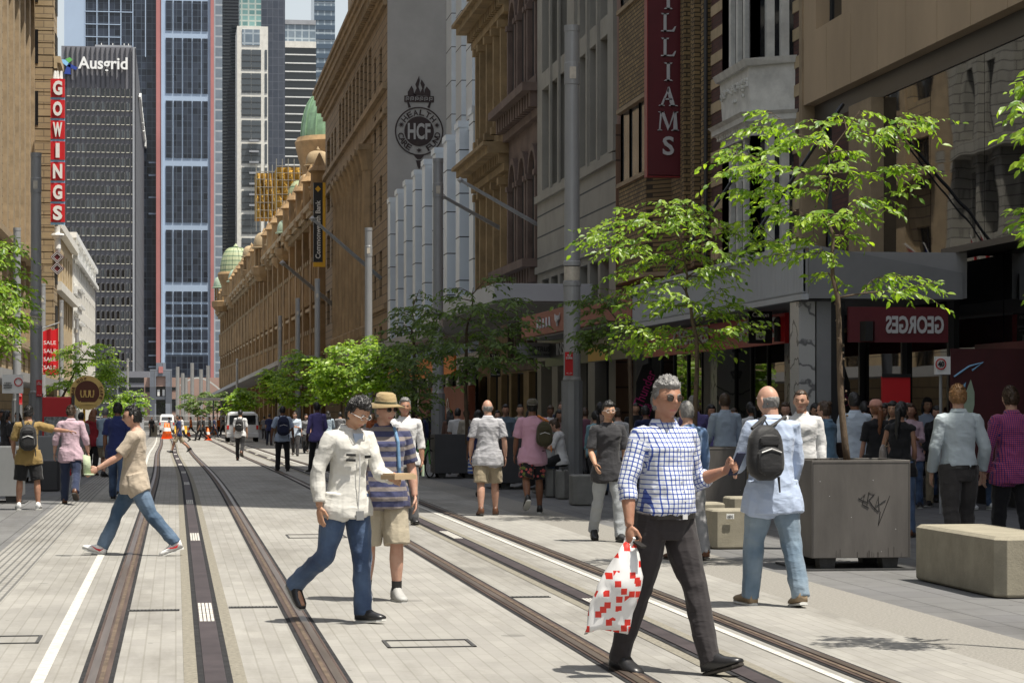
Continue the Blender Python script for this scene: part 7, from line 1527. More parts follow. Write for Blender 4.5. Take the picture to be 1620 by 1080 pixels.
mp_ = N_.new('ShaderNodeMapping'); mp_.inputs['Scale'].default_value = (1, .15, 1); L_2.new(tc_.outputs['Object'], mp_.inputs[0]); L_2.new(mp_.outputs[0], vo_.inputs['Vector']); rp_ = N_.new('ShaderNodeValToRGB'); rp_.color_ramp.interpolation = 'CONSTANT'; rp_.color_ramp.elements[0].color = (.6, .03, .02, 1); rp_.color_ramp.elements[1].color = (.68, .68, .68, 1); rp_.color_ramp.elements[1].position = .33
L_2.new(vo_.outputs['Distance'], rp_.inputs[0]); L_2.new(rp_.outputs[0], b_2.inputs['Base Color']); b_2.inputs['Roughness'].default_value = .35; M['bag_print'] = m_
hw_ = Matrix.Rotation(R(212), 3, 'Z')@h_+Vector((f.x, f.y, 0)); q = MB(); rows = []
for i in range(15):
    u = i/14; w = .03+.115*min(1, u*1.9)**.8*(1-.30*max(0, u-.75)); t = .015+.055*math.sin(math.pi*min(1, u*1.08)); cxx = -.10*u-.05*u*u; rows.append([Vector((cxx+w*math.cos(a)+.014*noise.noise(Vector((a*2, u*6, 1))), t*math.sin(a)*(1+.5*noise.noise(Vector((math.cos(a)*3, u*7, 4)))), -.03-.50*u+.02*noise.noise(Vector((a, u*3, 2)))-(.06*abs(math.cos(a)) if u > .9 else 0))) for a in [2*math.pi*j/30 for j in range(30)]])
q.loft(rows); o = empty('plastic_bag', hw_, label='white plastic carrier bag printed with red marks hanging from the man in the checked shirt', cat='bag'); q.build('pouch', 'bag_print', o, local=True, smooth=True)
q = MB(); q.tube([(-.05, 0, -.1), (-.02, .03, .0), (.01, 0, .03), (.02, -.03, 0), (-.02, 0, -.1)], .009, 6); q.build('handles', 'white', o, local=True)
q = MB(); q.bar(h_+Vector((0, .05, -.02)), h_+Vector((0, .12, -.05)), .05, .012); acc(MAN, 'black_wallet', 'small black case held beside the carrier bag handles', 'case', [('case', q, 'belt')])
# --- 2 white jacket
f = at(548, 985)
JK = person('young man in a white zip jacket and blue jeans looking down at his hand', (f.x, f.y, 0), 216, 1.76, ((7, 6, 3, -4), (-14, 42, 5, 42)), ((24, 9, 62, 22), (-8, 17, 22, 8)), 5, -6, (4, 24), .94, 0, 0, 'asian', 'black', 'spiky', cm('white_jacket', (.62, .61, .57), bump=.3), .93, .03, denim, 1.0, 'shoe_black', 'sole_white', HV, 5, True, collar=True, loose=1.3, folds=.009, fing=('flat', 'curl'))
glasses(JK, False)
q = MB(); T = JK['T']; k_ = .108
q.loft([[T(-.026+.052*i, .13+.012*(i == 0)*0, z) for i in (0, 1)]+[T(.026-.052*i, .118, z) for i in (0, 1)] for z in (.30, .42)]); q = MB(); q.prism([(-.05, .52), (.05, .52), (.03, .44), (.0, .36), (-.03, .44)], T(0, .135, 0), (1, 0, 0), (0, 0, 1), (0, .012, 0)); sub(JK, 'shirt_front', q, lblue)
q = MB(); q.tube([T(0, .14, .36), T(0, .15, .2), T(0, .145, -.08)], .005, 5); sub(JK, 'zip', q, 'silver')
q = MB()
for z in (.315, .355): q.bar(T(.045, .148, z), T(.115, .125, z), .012, .018)
q.bar(T(-.11, .125, .34), T(-.05, .145, .34), .012, .022); sub(JK, 'jacket_stripes', q, 'black')
h_, u_ = hand(JK, 0); q = MB(); q.box(h_.x-.11, h_.x+.11, h_.y-.06, h_.y+.10, h_.z+.01, h_.z+.045); q.box(h_.x-.1, h_.x+.1, h_.y-.05, h_.y+.09, h_.z+.045, h_.z+.055); acc(JK, 'takeaway_box', 'brown cardboard takeaway box held by the man in the white jacket', 'box', [('carton', q, mat('kraft_card', (.42, .31, .19), .8, .1, 5))])
q = MB(); q.box(-.04, .035, .155, .162, .80, .87); sub(JK, 'belt_tag', q, 'steel_grey')
# --- 3 hat man
f = at(606, 950)
HM = person('man in a wide tan hat, striped navy polo and khaki shorts behind the white jacket', (f.x, f.y, 0), 186, 1.76, ((10, 14, 2, 4), (-6, 6, 3, 4)), ((-2, 15, 20, 6), (4, 10, 20, 10)), 1, 0, (24, 4), 1.14, .045, 0, 'fair', 'grey', 'short', cm('striped_polo', (.05, .055, .12), 'hstripe', (.22, .19, .18), .085, w=.42), .42, .05, cm('stone_shorts', (.42, .37, .28)), .52, 'shoe_grey', 'sole_white', HV, 6, True, collar=True, loose=1.2, sock='black')
hat(HM, M['gold'] if 0 else cm('straw_hat', (.36, .27, .14), bump=.5), cm('hat_band_green', (.12, .12, .07)), .145); glasses(HM)
q = MB(); T = HM['T']; q.tube([T(-.085, .06, .53), T(-.1, .14, .42), T(-.11, .155, .2), T(-.12, .12, .0)], .016, 6); q.tube([T(-.1, -.1, .5), T(-.085, .06, .53)], .016, 6); acc(HM, 'shoulder_strap', 'pale blue bag strap over the shoulder of the hat man', 'strap', [('strap', q, cm('strap_blue', (.15, .28, .45)))])
# --- 4 white shirt man behind
f = at(640, 829)
WM = person('grey haired man in an open neck white shirt and dark trousers behind the hat man', (f.x, f.y, 0), 178, 1.79, ((14, 8, 3, -4), (-12, 14, 3, 14)), ((-4, 12, 14, 4), (4, 10, 24, 6)), 2, 0, (3, 0), 1.02, .01, 0, 'tan', 'grey', 'quiff', white, .66, .03, cm('grey_slacks', (.08, .08, .085)), 1.0, 'shoe_black', 'sole_dark', .009, 7, True, collar=True)
h_, u_ = hand(WM, 0); q = MB(); q.lathe(h_+Vector((0, .02, -.14)), [(.01, 0), (.022, .005), (.022, .16), (.01, .165)], 8); acc(WM, 'rolled_paper', 'rolled pale paper in the hand of the man in the open neck white shirt', 'paper', [('roll', q, 'copper_pale')])
# --- 5 walker on the left
f = at(214, 878)
LW = person('dark haired man in a beige t-shirt and blue jeans striding left across the rail', (f.x, f.y, 0), 84, 1.76, ((-26, 14, 1, 20), (30, 6, 1, -16)), ((38, 4, 22, -4), (-4, 8, 12, 4)), 0, 0, (0, 6), 1.0, .02, 0, 'fair', 'black', 'short', cm('beige_tee', (.44, .37, .29)), .43, .07, cm('walker_denim', (.05, .09, .15), 'denim', (.17, .24, .34)), .97, 'shoe_white', 'sole_white', .0075, 8, True, loose=1.25, folds=.009, fing=('flat', 'curl'))
glasses(LW)
for i in (0, 1):
    h0, kn0, an0, fd0 = LW['J'][i]; rt_ = fd0.cross(Vector((0, 0, 1))).normalized(); up_ = rt_.cross(fd0)
    for sd_ in (-1, 1): q = MB(); P4_ = [an0+fd0*a+up_*b_+rt_*sd_*.049 for a, b_ in ((-.04, .0), (.0, -.045), (.05, -.035), (.11, -.008), (.04, -.022), (-.01, -.02))]; q.loft([P4_, [p+rt_*sd_*.006 for p in P4_]]); sub(LW, 'red_swoosh', q, 'sign_red')
h0 = LW['J'][3]; q = MB(); q.tube([h0[2]-h0[3]*.03, h0[2]+h0[3]*.0], .034, 10); sub(LW, 'watch_strap', q, 'black')
h_, u_ = hand(LW, 0); q = MB(); q.box(h_.x-.08, h_.x+.09, h_.y-.02, h_.y+.08, h_.z-.04, h_.z-.02); q.prism([(-.02, 0), (.06, 0), (.07, .22), (0, .2)], h_+Vector((-.03, .03, -.03)), (0, 1, 0), (0, 0, 1), (.1, 0, 0)); acc(LW, 'paper_bag', 'small pale green paper bag carried low by the man in the beige t-shirt', 'bag', [('cloth', q, cm('pale_green_paper', (.45, .52, .36)))])
# --- 6 backpack man
f = at(1222, 958)
BM = person('bald man in a loose light blue shirt and washed jeans walking away with a backpack', (f.x, f.y, 0), 12, 1.85, ((12, 6, 4, -3), (-10, 8, 5, 8)), ((14, 16, 60, 26), (6, 10, 22, 8)), 2, 0, (18, 4), 1.12, .03, 0, 'fair', 'bald', 'bald', cm('loose_light_blue', (.42, .50, .66)), .8, .11, ldenim, 1.0, 'shoe_tan', 'sole_white', HV, 9, True, collar=True, loose=1.4, folds=.009)
backpack(BM, 'black backpack with silver zips slung on the left shoulder of the bald man', 'bag_black', 1.0, -.17)
# --- 7 striped polo, 8 pink shirt
f = at(772, 815)
person('balding man in a fine striped grey polo and khaki shorts walking away in sandals', (f.x, f.y, 0), -3, 1.77, ((-8, 6, 3, 8), (10, 6, 3, -4)), ((4, 14, 20, 6), (-4, 14, 16, 4)), 2, 0, (8, 0), 1.12, .02, 0, 'fair', 'bald', 'bald', cm('fine_stripe_polo', (.50, .50, .52), 'hstripe', (.2, .2, .24), .022, w=.35), .42, .09, khaki, .5, 'shoe_brown', 'sole_dark', .0085, 10, False, collar=True, loose=1.4)
f = at(842, 812)
PK = person('man in a pink t-shirt, grey cap and dark floral shorts walking away', (f.x, f.y, 0), -4, 1.78, ((-16, 34, 2, 36), (8, 4, 3, -3)), ((6, 14, 16, 4), (-2, 12, 60, 10)), 1, 0, (-8, -2), 1.08, .01, 0, 'brown', 'black', 'buzz', cm('pink_tee', (.56, .32, .42)), .45, .09, cm('floral_shorts', (.016, .014, .018), 'floral', (.45, .09, .09), .06), .46, 'shoe_black', 'sole_white', .0085, 11, False, loose=1.3)
cap(PK, cm('grey_cap', (.09, .08, .06)), True); backpack(PK, 'olive and black rucksack with orange straps on the right shoulder of the man in pink', 'bag_olive', .85, .17, 'orange_strap', True)
# --- 9 dark tee glasses man
f = at(962, 856)
GM = person('young man in glasses, dark t-shirt and pale grey jeans walking towards the camera', (f.x, f.y, 0), 184, 1.73, ((14, 8, 2, -4), (-14, 14, 2, 14)), ((4, 8, 8, 4), (6, 12, 44, 10)), 1, 0, (0, 0), .96, 0, 0, 'asian', 'black', 'spiky', cm('dark_slate_tee', (.04, .04, .045)), .45, .08, cm('pale_grey_jeans', (.36, .38, .40)), 1.0, 'shoe_black', 'sole_dark', .009, 12, True)
glasses(GM, False)
# --- right hand footpath crowd
person('man with receding brown hair in an open white shirt facing left behind the backpack man', gp(1268, 27.4), 168, 1.85, STAND, RELAX, 1, 0, (-12, 3), 1.08, .02, 0, 'fair', 'brown', 'short', white, .9, .05, charcoal, 1.0, 'shoe_black', 'sole_dark', .0095, 13, True, collar=True)
GI = person('ginger haired man in a pale blue long sleeved shirt seen from behind beyond the bench', gp(1517, 24.6), 4, 1.90, ((-10, 10, 3, 10), (10, 6, 3, -4)), ((6, 12, 18, 8), (-2, 18, 28, 6)), 2, 0, (-14, 0), 1.04, 0, 0, 'fair', 'ginger', 'short', cm('pale_blue_sateen', (.47, .54, .58), rough=.55), .97, 0, cm('dark_grey_slacks', (.05, .046, .045)), 1.0, 'shoe_brown', 'sole_dark', .0075, 14, True, collar=True, loose=1.4, untuck=False)
person('man in a red checked shirt and black trousers cut by the right photo edge', gp(1601, 25.0), 6, 1.88, ((8, 6, 3, 0), (-8, 6, 3, 6)), ((4, 14, 12, 6), (4, 12, 10, 6)), 2, 0, (-6, 0), 1.08, .01, 0, 'fair', 'brown', 'short', cm('red_blue_check', (.42, .07, .14), 'check', (.05, .03, .16), .022, w=.3), .97, .06, blackc, 1.0, 'shoe_black', 'sole_dark', .0085, 15, True, collar=True)
person('woman in a bright red t-shirt and blue jeans facing the camera by the shop window', gp(1553, 38), 190, 1.80, ((8, 6, 2, 0), (-4, 4, 3, 0)), ((10, 6, 86, 40), (10, 6, 86, 40)), 0, 0, (14, 0), .92, 0, 1, 'dark', 'black', 'bun', cm('red_tee', (.48, .015, .03)), .42, .04, denim, 1.0, 'shoe_white', 'sole_white', .011, 16, True)
person('woman in a light blue shirt and cropped jeans holding her phone, facing the camera', gp(1466, 41), 172, 1.80, ((6, 6, 2, 0), (-4, 4, 3, 0)), ((10, 6, 60, 26), (4, 8, 40, 22)), 0, 0, (14, 0), .93, 0, 1, 'asian', 'black', 'bob', lblue, .85, .05, denim, .93, 'shoe_black', 'sole_dark', .011, 17, True, collar=True)
BT = person('woman in a black sleeveless top with dark tied hair seen beside the big planter', gp(1424, 30), -20, 1.72, STAND, ((6, 16, 30, 10), (4, 8, 20, 8)), 1, 0, (-20, 6), .95, 0, 1, 'tan', 'black', 'pony', blackc, .06, .06, denim, 1.0, 'shoe_brown', 'sole_dark', .010, 18, False)
tote(BT, 'taupe leather tote bag with tan straps on the shoulder of the woman in black', cm('taupe_leather', (.22, .19, .17), rough=.5), -1, .08, .15, .17, strapm=M['shoe_tan'])
CP = person('woman with a long auburn ponytail and pink cap in a black t-shirt seen from behind', gp(1387, 32.2), 6, 1.75, STAND, RELAX, 1, 0, (0, 0), .95, 0, 1, 'fair', 'auburn', 'pony', blackc, .4, .04, blackc, 1.0, 'shoe_black', 'sole_dark', .010, 19, False)
cap(CP, cm('pink_cap', (.55, .28, .22)))
person('man in a white shirt with a black cap standing behind the slender tree trunk', gp(1352, 33.5), 8, 1.86, STAND, RELAX, 0, 0, (0, 0), 1.12, .02, 0, 'brown', 'black', 'short', sky_, .9, .06, navyt, 1.0, 'shoe_black', 'sole_dark', .011, 20, False, collar=True)
DW = person('woman in a denim jacket with a brown hair bun and dark shoulder bag', gp(1308, 31.2), 42, 1.73, STAND, ((20, 8, 70, 20), (8, 12, 60, 14)), 1, 0, (6, 4), .98, 0, 1, 'fair', 'brown', 'bun', cm('denim_jacket', (.07, .14, .22), 'denim', (.14, .24, .34)), .95, .03, blackc, 1.0, 'shoe_brown', 'sole_dark', .010, 21, True, collar=True)
glasses(DW); tote(DW, 'dark brown checked shoulder bag of the woman in the denim jacket', cm('brown_check_leather', (.05, .03, .022), 'check', (.025, .016, .012), .03), 1, .12, .16, .13)
person('woman in a white t-shirt with a red lanyard looking down, left of the denim jacket', gp(1287, 39.5), 178, 1.74, STAND, ((12, 6, 70, 30), (10, 6, 60, 26)), 2, 0, (4, 22), .92, 0, 1, 'asian', 'black', 'pony', white, .42, .05, blackc, 1.0, 'shoe_black', 'sole_dark', .012, 22, True)
for px, c, H, rz, lb, sk_, hc, hs, tp, fm in ((1395, 37.5, 1.70, 186, 'woman with dark hair just left of the auburn ponytail, face towards the camera', 'brown', 'black', 'long', greyc, 1), (1413, 35.6, 1.73, 140, 'smiling woman with dark hair in black between the ponytail and the sleeveless top', 'asian', 'black', 'long', blackc, 1), (1420, 40, 1.76, 178, 'young woman in a pale top looking up over the queue', 'asian', 'black', 'bob', white, 1), (1398, 43, 1.73, 190, 'woman at the back of the queue, only her face and dark hair showing', 'fair', 'black', 'bob', greyc, 1), (1530, 42, 1.80, 150, 'dark haired man in sunglasses behind the ginger haired man', 'tan', 'black', 'short', greyc, 0), (1577, 43, 1.74, 180, 'woman in the dark shop front between the red t-shirt and the checked shirt', 'fair', 'brown', 'long', charcoal, 1), (1372, 44, 1.74, 175, 'woman with dark hair in the shade behind the planter tree', 'tan', 'black', 'long', charcoal, 1), (1492, 44, 1.76, 185, 'man in dark clothes standing deep in the shade behind the pale blue shirt', 'brown', 'black', 'short', charcoal, 0)):
    person(lb, gp(px, c), rz, H, STAND, RELAX, 0, 0, (8, 2), .96, 0, fm, sk_, hc, hs, tp, .42, .04, blackc, 1.0, 'shoe_black', 'sole_dark', .0125, int(px), True)
person('man in a light blue business shirt, back turned, left of the bald backpack man', gp(1147, 36.2), 8, 1.86, STAND, ((10, 10, 50, 16), (6, 12, 20, 8)), 0, 0, (-6, 0), 1.1, .01, 0, 'fair', 'brown', 'short', lblue, .95, 0, navyt, 1.0, 'shoe_black', 'sole_dark', .0095, 23, False, collar=True, untuck=False)
person('grey capped man in a purple shirt seen from behind between the two blue shirts', gp(1098, 37.0), 10, 1.83, STAND, RELAX, 0, 0, (6, 0), 1.12, .02, 0, 'fair', 'grey', 'short', purple, .9, 0, navyt, 1.0, 'shoe_black', 'sole_dark', .010, 24, False, collar=True)
person('person in dark blue standing behind the purple shirt by the marble wall', gp(1124, 42), 190, 1.68, STAND, RELAX, 0, 0, (0, 0), 1.0, 0, 1, 'tan', 'black', 'bob', purple, .5, .03, blackc, 1.0, 'shoe_black', 'sole_dark', .012, 25, True)
# man hidden behind the checked shirt: blue sleeve, grey trousers
person('man in a blue shirt and grey trousers mostly hidden behind the checked shirt', gp(1088, 25.5), 14, 1.72, ((8, 6, 3, 0), (-8, 8, 3, 6)), RELAX, 1, 0, (0, 0), 1.0, 0, 0, 'fair', 'grey', 'short', cm('mid_blue_cotton', (.12, .2, .36)), .9, .02, cm('mid_grey_slacks', (.28, .28, .29)), 1.0, 'shoe_brown', 'sole_dark', .011, 26, False)
# --- left hand people
f = at(45, 806)
LB = person('man in a mustard t-shirt and black shorts, arm held out to the right', (f.x, f.y, 0), 2, 1.68, ((2, 4, 7, 0), (-2, 3, 7, 0)), ((8, 16, 30, 10), (60, 62, 14, -30)), 0, 0, (-8, 0), 1.0, 0, 0, 'tan', 'black', 'short', cm('mustard_tee', (.28, .19, .07)), .45, .08, blackc, .5, 'shoe_white', 'sole_white', .0085, 27, False, loose=1.4)
backpack(LB, 'black leather backpack on the man in the mustard t-shirt', 'bag_black', .92)
f = at(112, 797)
person('man in a pale pink shirt and dark jeans walking away on the left', (f.x, f.y, 0), -2, 1.69, ((8, 4, 2, -2), (-18, 30, 2, 32)), ((4, 18, 16, 4), (-4, 18, 22, 2)), 2, 0, (0, 0), 1.06, .01, 0, 'fair', 'brown', 'short', cm('pale_pink_shirt', (.50, .36, .42)), .7, .09, cm('dark_indigo_denim', (.025, .035, .075)), 1.0, 'shoe_brown', 'sole_dark', .0085, 28, False, collar=True, loose=1.3)
f = at(186, 791)
person('man in a navy polo shirt and blue jeans just behind the beige t-shirt', (f.x, f.y, 0), -10, 1.74, ((12, 4, 2, -2), (-14, 20, 2, 20)), ((2, 10, 14, 4), (-4, 12, 20, 4)), 1, 0, (0, 0), 1.12, .02, 0, 'brown', 'black', 'short', cm('navy_polo', (.02, .03, .12)), .42, .07, denim, 1.0, 'shoe_black', 'sole_white', .0085, 29, False, collar=True)
f = at(165, 754)
CPm = person('older man in a light blue shirt and khaki shorts near the round sign', (f.x, f.y, gz(f.y)), -30, 1.72, ((14, 10, 2, -2), (-8, 14, 2, 12)), ((40, 14, 20, 0), (-4, 12, 14, 4)), 4, 0, (20, 0), 1.06, .02, 0, 'fair', 'grey', 'short', cm('pale_blue_shirt', (.32, .42, .52)), .42, .06, khaki, .5, 'shoe_black', 'sole_dark', .011, 30, False)
f = at(147, 752)
person('person in a dark red hooded top and black trousers beside the round sign stand', (f.x, f.y, gz(f.y)), -20, 1.68, ((6, 6, 3, 0), (-8, 12, 3, 8)), RELAX, 2, 0, (0, 6), 1.02, 0, 1, 'tan', 'auburn', 'long', cm('dark_red_hood', (.26, .02, .03)), .95, .08, blackc, 1.0, 'shoe_brown', 'sole_dark', .012, 31, False, loose=1.6)
for px, c, H, rz, lb, sk_, hs, tp, pn, lg in ((322*0+205, 62, 1.72, 0, 'man in a white and black striped shirt just right of the beige t-shirt', 'fair', 'short', cm('bw_stripe', (.6, .6, .6), 'vstripe', (.04, .04, .06), .05, w=.5), blackc, STAND), (128, 58, 1.66, -30, 'person in a grey top behind the red hooded top', 'fair', 'short', greyc, khaki, WALK_A), (10, 50, 1.60, -60, 'person in dark clothes sitting by the left edge planter', 'tan', 'long', charcoal, blackc, STAND), (75, 70, 1.70, 170, 'person in white walking towards the camera behind the pink shirt', 'fair', 'short', white, blackc, WALK_A), (3, 62, 1.72, 185, 'person in pale clothes at the very left photo edge', 'brown', 'bob', lblue, navyt, WALK_B), (28, 66, 1.68, 160, 'person in black walking just right of the left edge pole', 'fair', 'long', blackc, denim, WALK_A)):
    person(lb, gp(px, c), rz, H, lg, RELAX, 0, 0, (0, 0), 1.0, 0, 0, sk_, 'black', hs, tp, .45, .05, pn, 1.0, 'shoe_black', 'sole_white', .014, int(px)+3, False)
# --- middle distance
def mid(px, py, rz, H, label, tp, pn, legs=STAND, arms=RELAX, sk_='fair', hc='black', hs='short', sl=.45, pl=1.0, fm=0, shoe='shoe_black', vox=.012, sd=1, hd=(0, 0), fat=1.0, **k):
    f = at(px, py); return person(label, (f.x, f.y, gz(f.y)), rz, H, legs, arms, 1, 0, hd, fat, 0, fm, sk_, hc, hs, tp, sl, .04, pn, pl, shoe, 'sole_dark', vox, sd, False, **k)
P_ = mid(380, 728, -10, 1.76, 'young man in a white t-shirt and black jeans stepping left of the van', white, blackc, ((10, 6, 2, -2), (-24, 30, 3, 30)), ((4, 8, 14, 4), (4, 10, 10, 4)), 'asian', sd=41, fat=.92, shoe='shoe_brown'); backpack(P_, 'black backpack of the young man in white beside the van', 'bag_black', .95)
P_ = mid(447, 745, 2, 1.78, 'man in black trousers with a big navy backpack standing on the far rail', lblue, blackc, STAND, ((4, 20, 8, 6), (4, 20, 8, 6)), 'brown', sd=42); backpack(P_, 'large navy backpack of the man standing on the far rail', 'bag_navy', 1.15)
mid(467, 721, 172, 1.78, 'man in a light blue shirt reading his phone as he walks', sky_, charcoal, WALK_A, ((18, 6, 78, 30), (18, 6, 78, 30)), 'fair', 'brown', sl=.7, sd=43, hd=(-10, 16))
mid(502, 748, 22, 1.88, 'tall man in a purple shirt and black trousers striding away from the camera', purple, blackc, ((12, 4, 2, -2), (-20, 24, 3, 26)), ((-4, 14, 30, 8), (6, 14, 50, 10)), 'dark', 'black', sl=.8, sd=44)
mid(519, 722, 10, 1.72, 'person in a pale denim jacket with raised arms just right of the purple shirt', cm('pale_denim_top', (.34, .42, .5)), denim, STAND, ((30, 40, 110, 10), (10, 14, 20, 6)), sd=45, sl=.9, hs='long')
mid(484, 716, 185, 1.70, 'woman in a grey top with a pink bag between the two shirted men', greyc, blackc, WALK_B, RELAX, fm=1, hs='long', sd=46)
mid(426, 704, -20, 1.72, 'man in a dark blue shirt standing at the kerb right of the van', navy, navyt, STAND, sd=47)
mid(283, 716, 90, 1.68, 'man in a navy t-shirt and khaki shorts stepping off the power strip', navy, khaki, WALK_A, pl=.5, sd=48, sk_='tan')
far = [(288, 699, 100, 'woman in white carrying a black and yellow bag across the far crossing', white, blackc, 1), (316, 697, 95, 'man in black crossing the street, left of the lone cone', charcoal, blackc, 0), (322, 696, 80, 'second man in black crossing just behind the first', blackc, blackc, 0), (339, 692, -95, 'man in dark blue crossing to the right beyond the cone', navy, navyt, 0), (240, 690, 175, 'worker in dark clothes by the left barrier', blackc, blackc, 0), (332, 688, 100, 'person in a grey t-shirt behind the lone cone', greyc, khaki, 0), (347, 687, 180, 'road worker in an orange vest right of the cone', cm('hi_vis_orange', (.75, .18, .03)), navyt, 0), (302, 688, 90, 'road worker in an orange top by the yellow barrier', cm('hi_vis_orange', (.75, .18, .03)), navyt, 0), (353, 690, 80, 'person in black walking just left of the van', blackc, blackc, 0), (268, 687, 90, 'person in pale clothes crossing behind the paired cones', sky_, greyc, 1), (418, 694, 0, 'person in grey on the footpath beyond the van', greyc, charcoal, 0), (400, 688, 180, 'person in a light shirt far behind the van', white, navyt, 0)]
for i, (px, py, rz, lb, tp, pn, fm) in enumerate(far): mid(px, py, rz, 1.72, lb, tp, pn, WALK_A if i % 2 else WALK_B, sk_=('fair', 'tan', 'asian')[i % 3], fm=fm, hs='long' if fm else 'short', vox=.02, sd=60+i)
# --- shaded footpath crowd between the poles
crowd = [(538, 96, 1.72, 0, 'person in grey behind the bright row trees, left of the white jacket', greyc, 0), (655, 60, 1.78, 185, 'dark haired man in a black suit right behind the white shirted man', blackc, 0), (664, 66, 1.74, 10, 'man in dark blue on the footpath left of the shaded planter', navy, 0), (678, 70, 1.75, 170, 'man in black standing before the red shop panel', blackc, 0), (712, 62, 1.72, 0, 'woman in a brown top behind the shaded planter', cm('brown_top', (.14, .08, .06)), 1), (724, 60, 1.75, -20, 'man in white standing behind the right half of the shaded planter', white, 0), (738, 58, 1.66, 10, 'woman with curly auburn hair behind the shaded planter', cm('cream_top', (.4, .36, .3)), 1), (757, 66, 1.72, 180, 'person in a white top just left of the striped polo man', white, 1), (787, 62, 1.70, 175, 'woman in red in the shade just right of the striped polo man', cm('wine_top', (.25, .03, .05)), 1), (800, 52, 1.74, 182, 'bearded man in a slate blue t-shirt between the polo man and the man in pink', cm('slate_tee', (.12, .17, .22)), 0), (823, 54, 1.82, 178, 'balding man in a grey shirt walking towards the camera left of the man in pink', cm('grey_green_shirt', (.22, .24, .22)), 0), (870, 56, 1.80, 184, 'bearded man in a white shirt looking down, right of the man in pink', white, 0), (889, 58, 1.84, 176, 'tall man in a dark shirt and sunglasses by the thick pole', navy, 0), (884, 48, 1.66, 190, 'woman with curly dark hair in a patterned dress left of the thick pole', cm('patterned_dress', (.3, .2, .2), 'floral', (.1, .25, .25), .05), 1), (943, 46, 1.64, 4, 'woman with long dark hair in a light blue top right of the thick pole', cm('aqua_tee', (.2, .36, .42)), 1), (950, 52, 1.76, -8, 'woman with long fair hair behind the light blue top', cm('beige_top', (.35, .25, .2)), 1), (978, 44, 1.70, 20, 'person in a white top with a dark strap behind the dark t-shirt man', white, 0), (926, 56, 1.74, 0, 'man in a plum shirt in the shade right of the thick pole', cm('plum_shirt', (.16, .07, .1)), 0), (1006, 50, 1.76, 180, 'person in black by the feather banner', blackc, 0), (1022, 46, 1.74, 10, 'person in navy under the bright tree behind the checked shirt', navy, 0), (610, 80, 1.72, 0, 'woman in a grey top on the footpath behind the hat man', greyc, 1), (560, 92, 1.74, 180, 'man in white on the footpath under the bright trees', white, 0), (590, 86, 1.72, 175, 'person in an orange shirt under the bright trees', cm('rust_shirt', (.4, .12, .05)), 0), (698, 78, 1.76, 10, 'tall person in black behind the second pole', charcoal, 0), (768, 78, 1.72, 4, 'person in blue far behind the polo man', lblue, 1), (837, 70, 1.74, 6, 'woman in black in the shop shade behind the man in pink', blackc, 1), (1160, 44, 1.70, 178, 'person in the shop doorway just right of the business shirt', charcoal, 0)]
for i, (px, c, H, rz, lb, tp, fm) in enumerate(crowd): person(lb, gp(px, c), rz, H, (STAND, WALK_A, WALK_B)[i % 3], RELAX if i % 3 else ((10, 8, 70, 20), (6, 10, 24, 6)), 0, 0, ((i*7) % 21-10, (i*5) % 12), .97+.04*(i % 4), 0, fm, ('fair', 'tan', 'asian', 'brown')[i % 4], ('black', 'brown', 'brown', 'black', 'black')[i % 5], ('long', 'bob', 'pony', 'curly')[i % 4] if fm else ('short', 'quiff', 'short', 'spiky')[i % 4], tp, .45 if i % 2 else .9, .05, (blackc, denim, charcoal)[i % 3], 1.0, 'shoe_black', 'sole_dark', .013, 100+i, True)
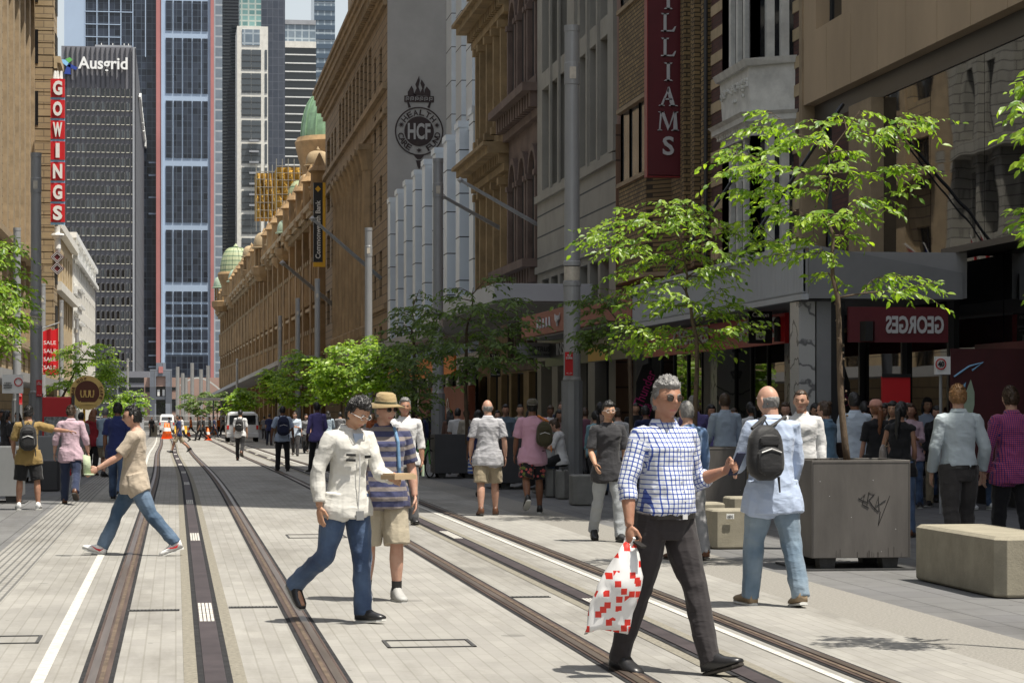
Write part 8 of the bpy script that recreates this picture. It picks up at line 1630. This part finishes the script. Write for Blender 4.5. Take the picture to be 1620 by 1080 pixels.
# seated woman on the narrow blocks and blue skirt woman
person('woman with a brown bun in a white patterned top sitting on the seat blocks', gp(888, 43.0), 70, 1.66, ((82, 82, 4, 0), (82, 86, 4, 0)), ((30, 6, 80, 20), (40, 8, 70, 16)), 6, 0, (0, 20), .95, 0, 1, 'fair', 'brown', 'bun', white, .45, .0, blackc, 1.0, 'shoe_black', 'sole_dark', .012, 130, True, sit=.60)
person('person in a white shirt sitting on the seat blocks behind the man in pink', gp(868, 43.6), 60, 1.70, ((82, 82, 6, 0), (82, 86, 6, 0)), ((30, 6, 80, 20), (40, 8, 70, 16)), 10, 0, (0, 24), 1.0, 0, 0, 'tan', 'black', 'short', cm('pale_grey_shirt', (.45, .46, .46)), .9, .0, charcoal, 1.0, 'shoe_black', 'sole_dark', .012, 131, False, sit=.60)
person('woman in a blue and white striped skirt hidden behind the striped polo man', gp(757, 43.2), 10, 1.64, WALK_B, RELAX, 1, 0, (0, 0), .95, 0, 1, 'brown', 'black', 'bun', navy, .45, .0, None, 1.0, 'shoe_black', 'sole_dark', .012, 132, False, skirt=cm('blue_white_skirt', (.03, .08, .3), 'hstripe', (.5, .52, .55), .07, w=.4))

more = [(1243, 40, 1.72, 178, 'woman in white facing the camera behind the marble pillar foot, left of the planter', white, 1), (1256, 44, 1.78, 10, 'man in black by the shop door left of the open white shirt', blackc, 0), (1300, 43, 1.76, 170, 'man in a dark red shirt behind the denim jacket', cm('wine_top', (.25, .03, .05)), 0), (1330, 41, 1.70, 30, 'woman in white with dark hair between the denim jacket and the tree trunk', white, 1), (1368, 39, 1.74, -10, 'man in a pale blue shirt half hidden by the pink cap', sky_, 0), (1408, 42, 1.77, 175, 'man in a cream shirt at the rear of the queue', cm('cream_top', (.4, .36, .3)), 0), (1442, 38.5, 1.70, 160, 'woman in a pale pink top just right of the sleeveless black top', cm('pale_pink_shirt', (.50, .36, .42)), 1), (1452, 45, 1.80, 185, 'man in a white shirt deep under the canopy left of the traffic plate', white, 0), (1482, 39, 1.68, 150, 'woman in a black top left of the pale blue sateen shirt', blackc, 1), (1542, 45, 1.76, 190, 'man in a mustard shirt behind the red t-shirt woman', cm('mustard_tee', (.28, .19, .07)), 0), (1590, 40, 1.72, 200, 'woman in light blue partly hidden by the red checked shirt', sky_, 1), (1190, 42, 1.74, 0, 'woman in white behind the bald backpack man, by the shop door', white, 1), (1062, 44, 1.74, 170, 'man in white half hidden behind the checked shirt shoulder', white, 0)]
for i, (px, c, H, rz, lb, tp, fm) in enumerate(more): person(lb, gp(px, c), rz, H, STAND, RELAX if i % 2 else ((16, 8, 80, 24), (6, 10, 24, 6)), 0, 0, ((i*11) % 31-15, (i*5) % 14), .95+.05*(i % 3), 0, fm, ('fair', 'asian', 'tan', 'brown')[i % 4], 'black' if i % 3 else 'brown', ('long', 'bob', 'pony')[i % 3] if fm else ('short', 'quiff', 'spiky')[i % 3], tp, .45 if i % 2 else .9, .05, (denim, blackc, khaki)[i % 3], 1.0, 'shoe_black', 'sole_white', .013, 160+i, True)
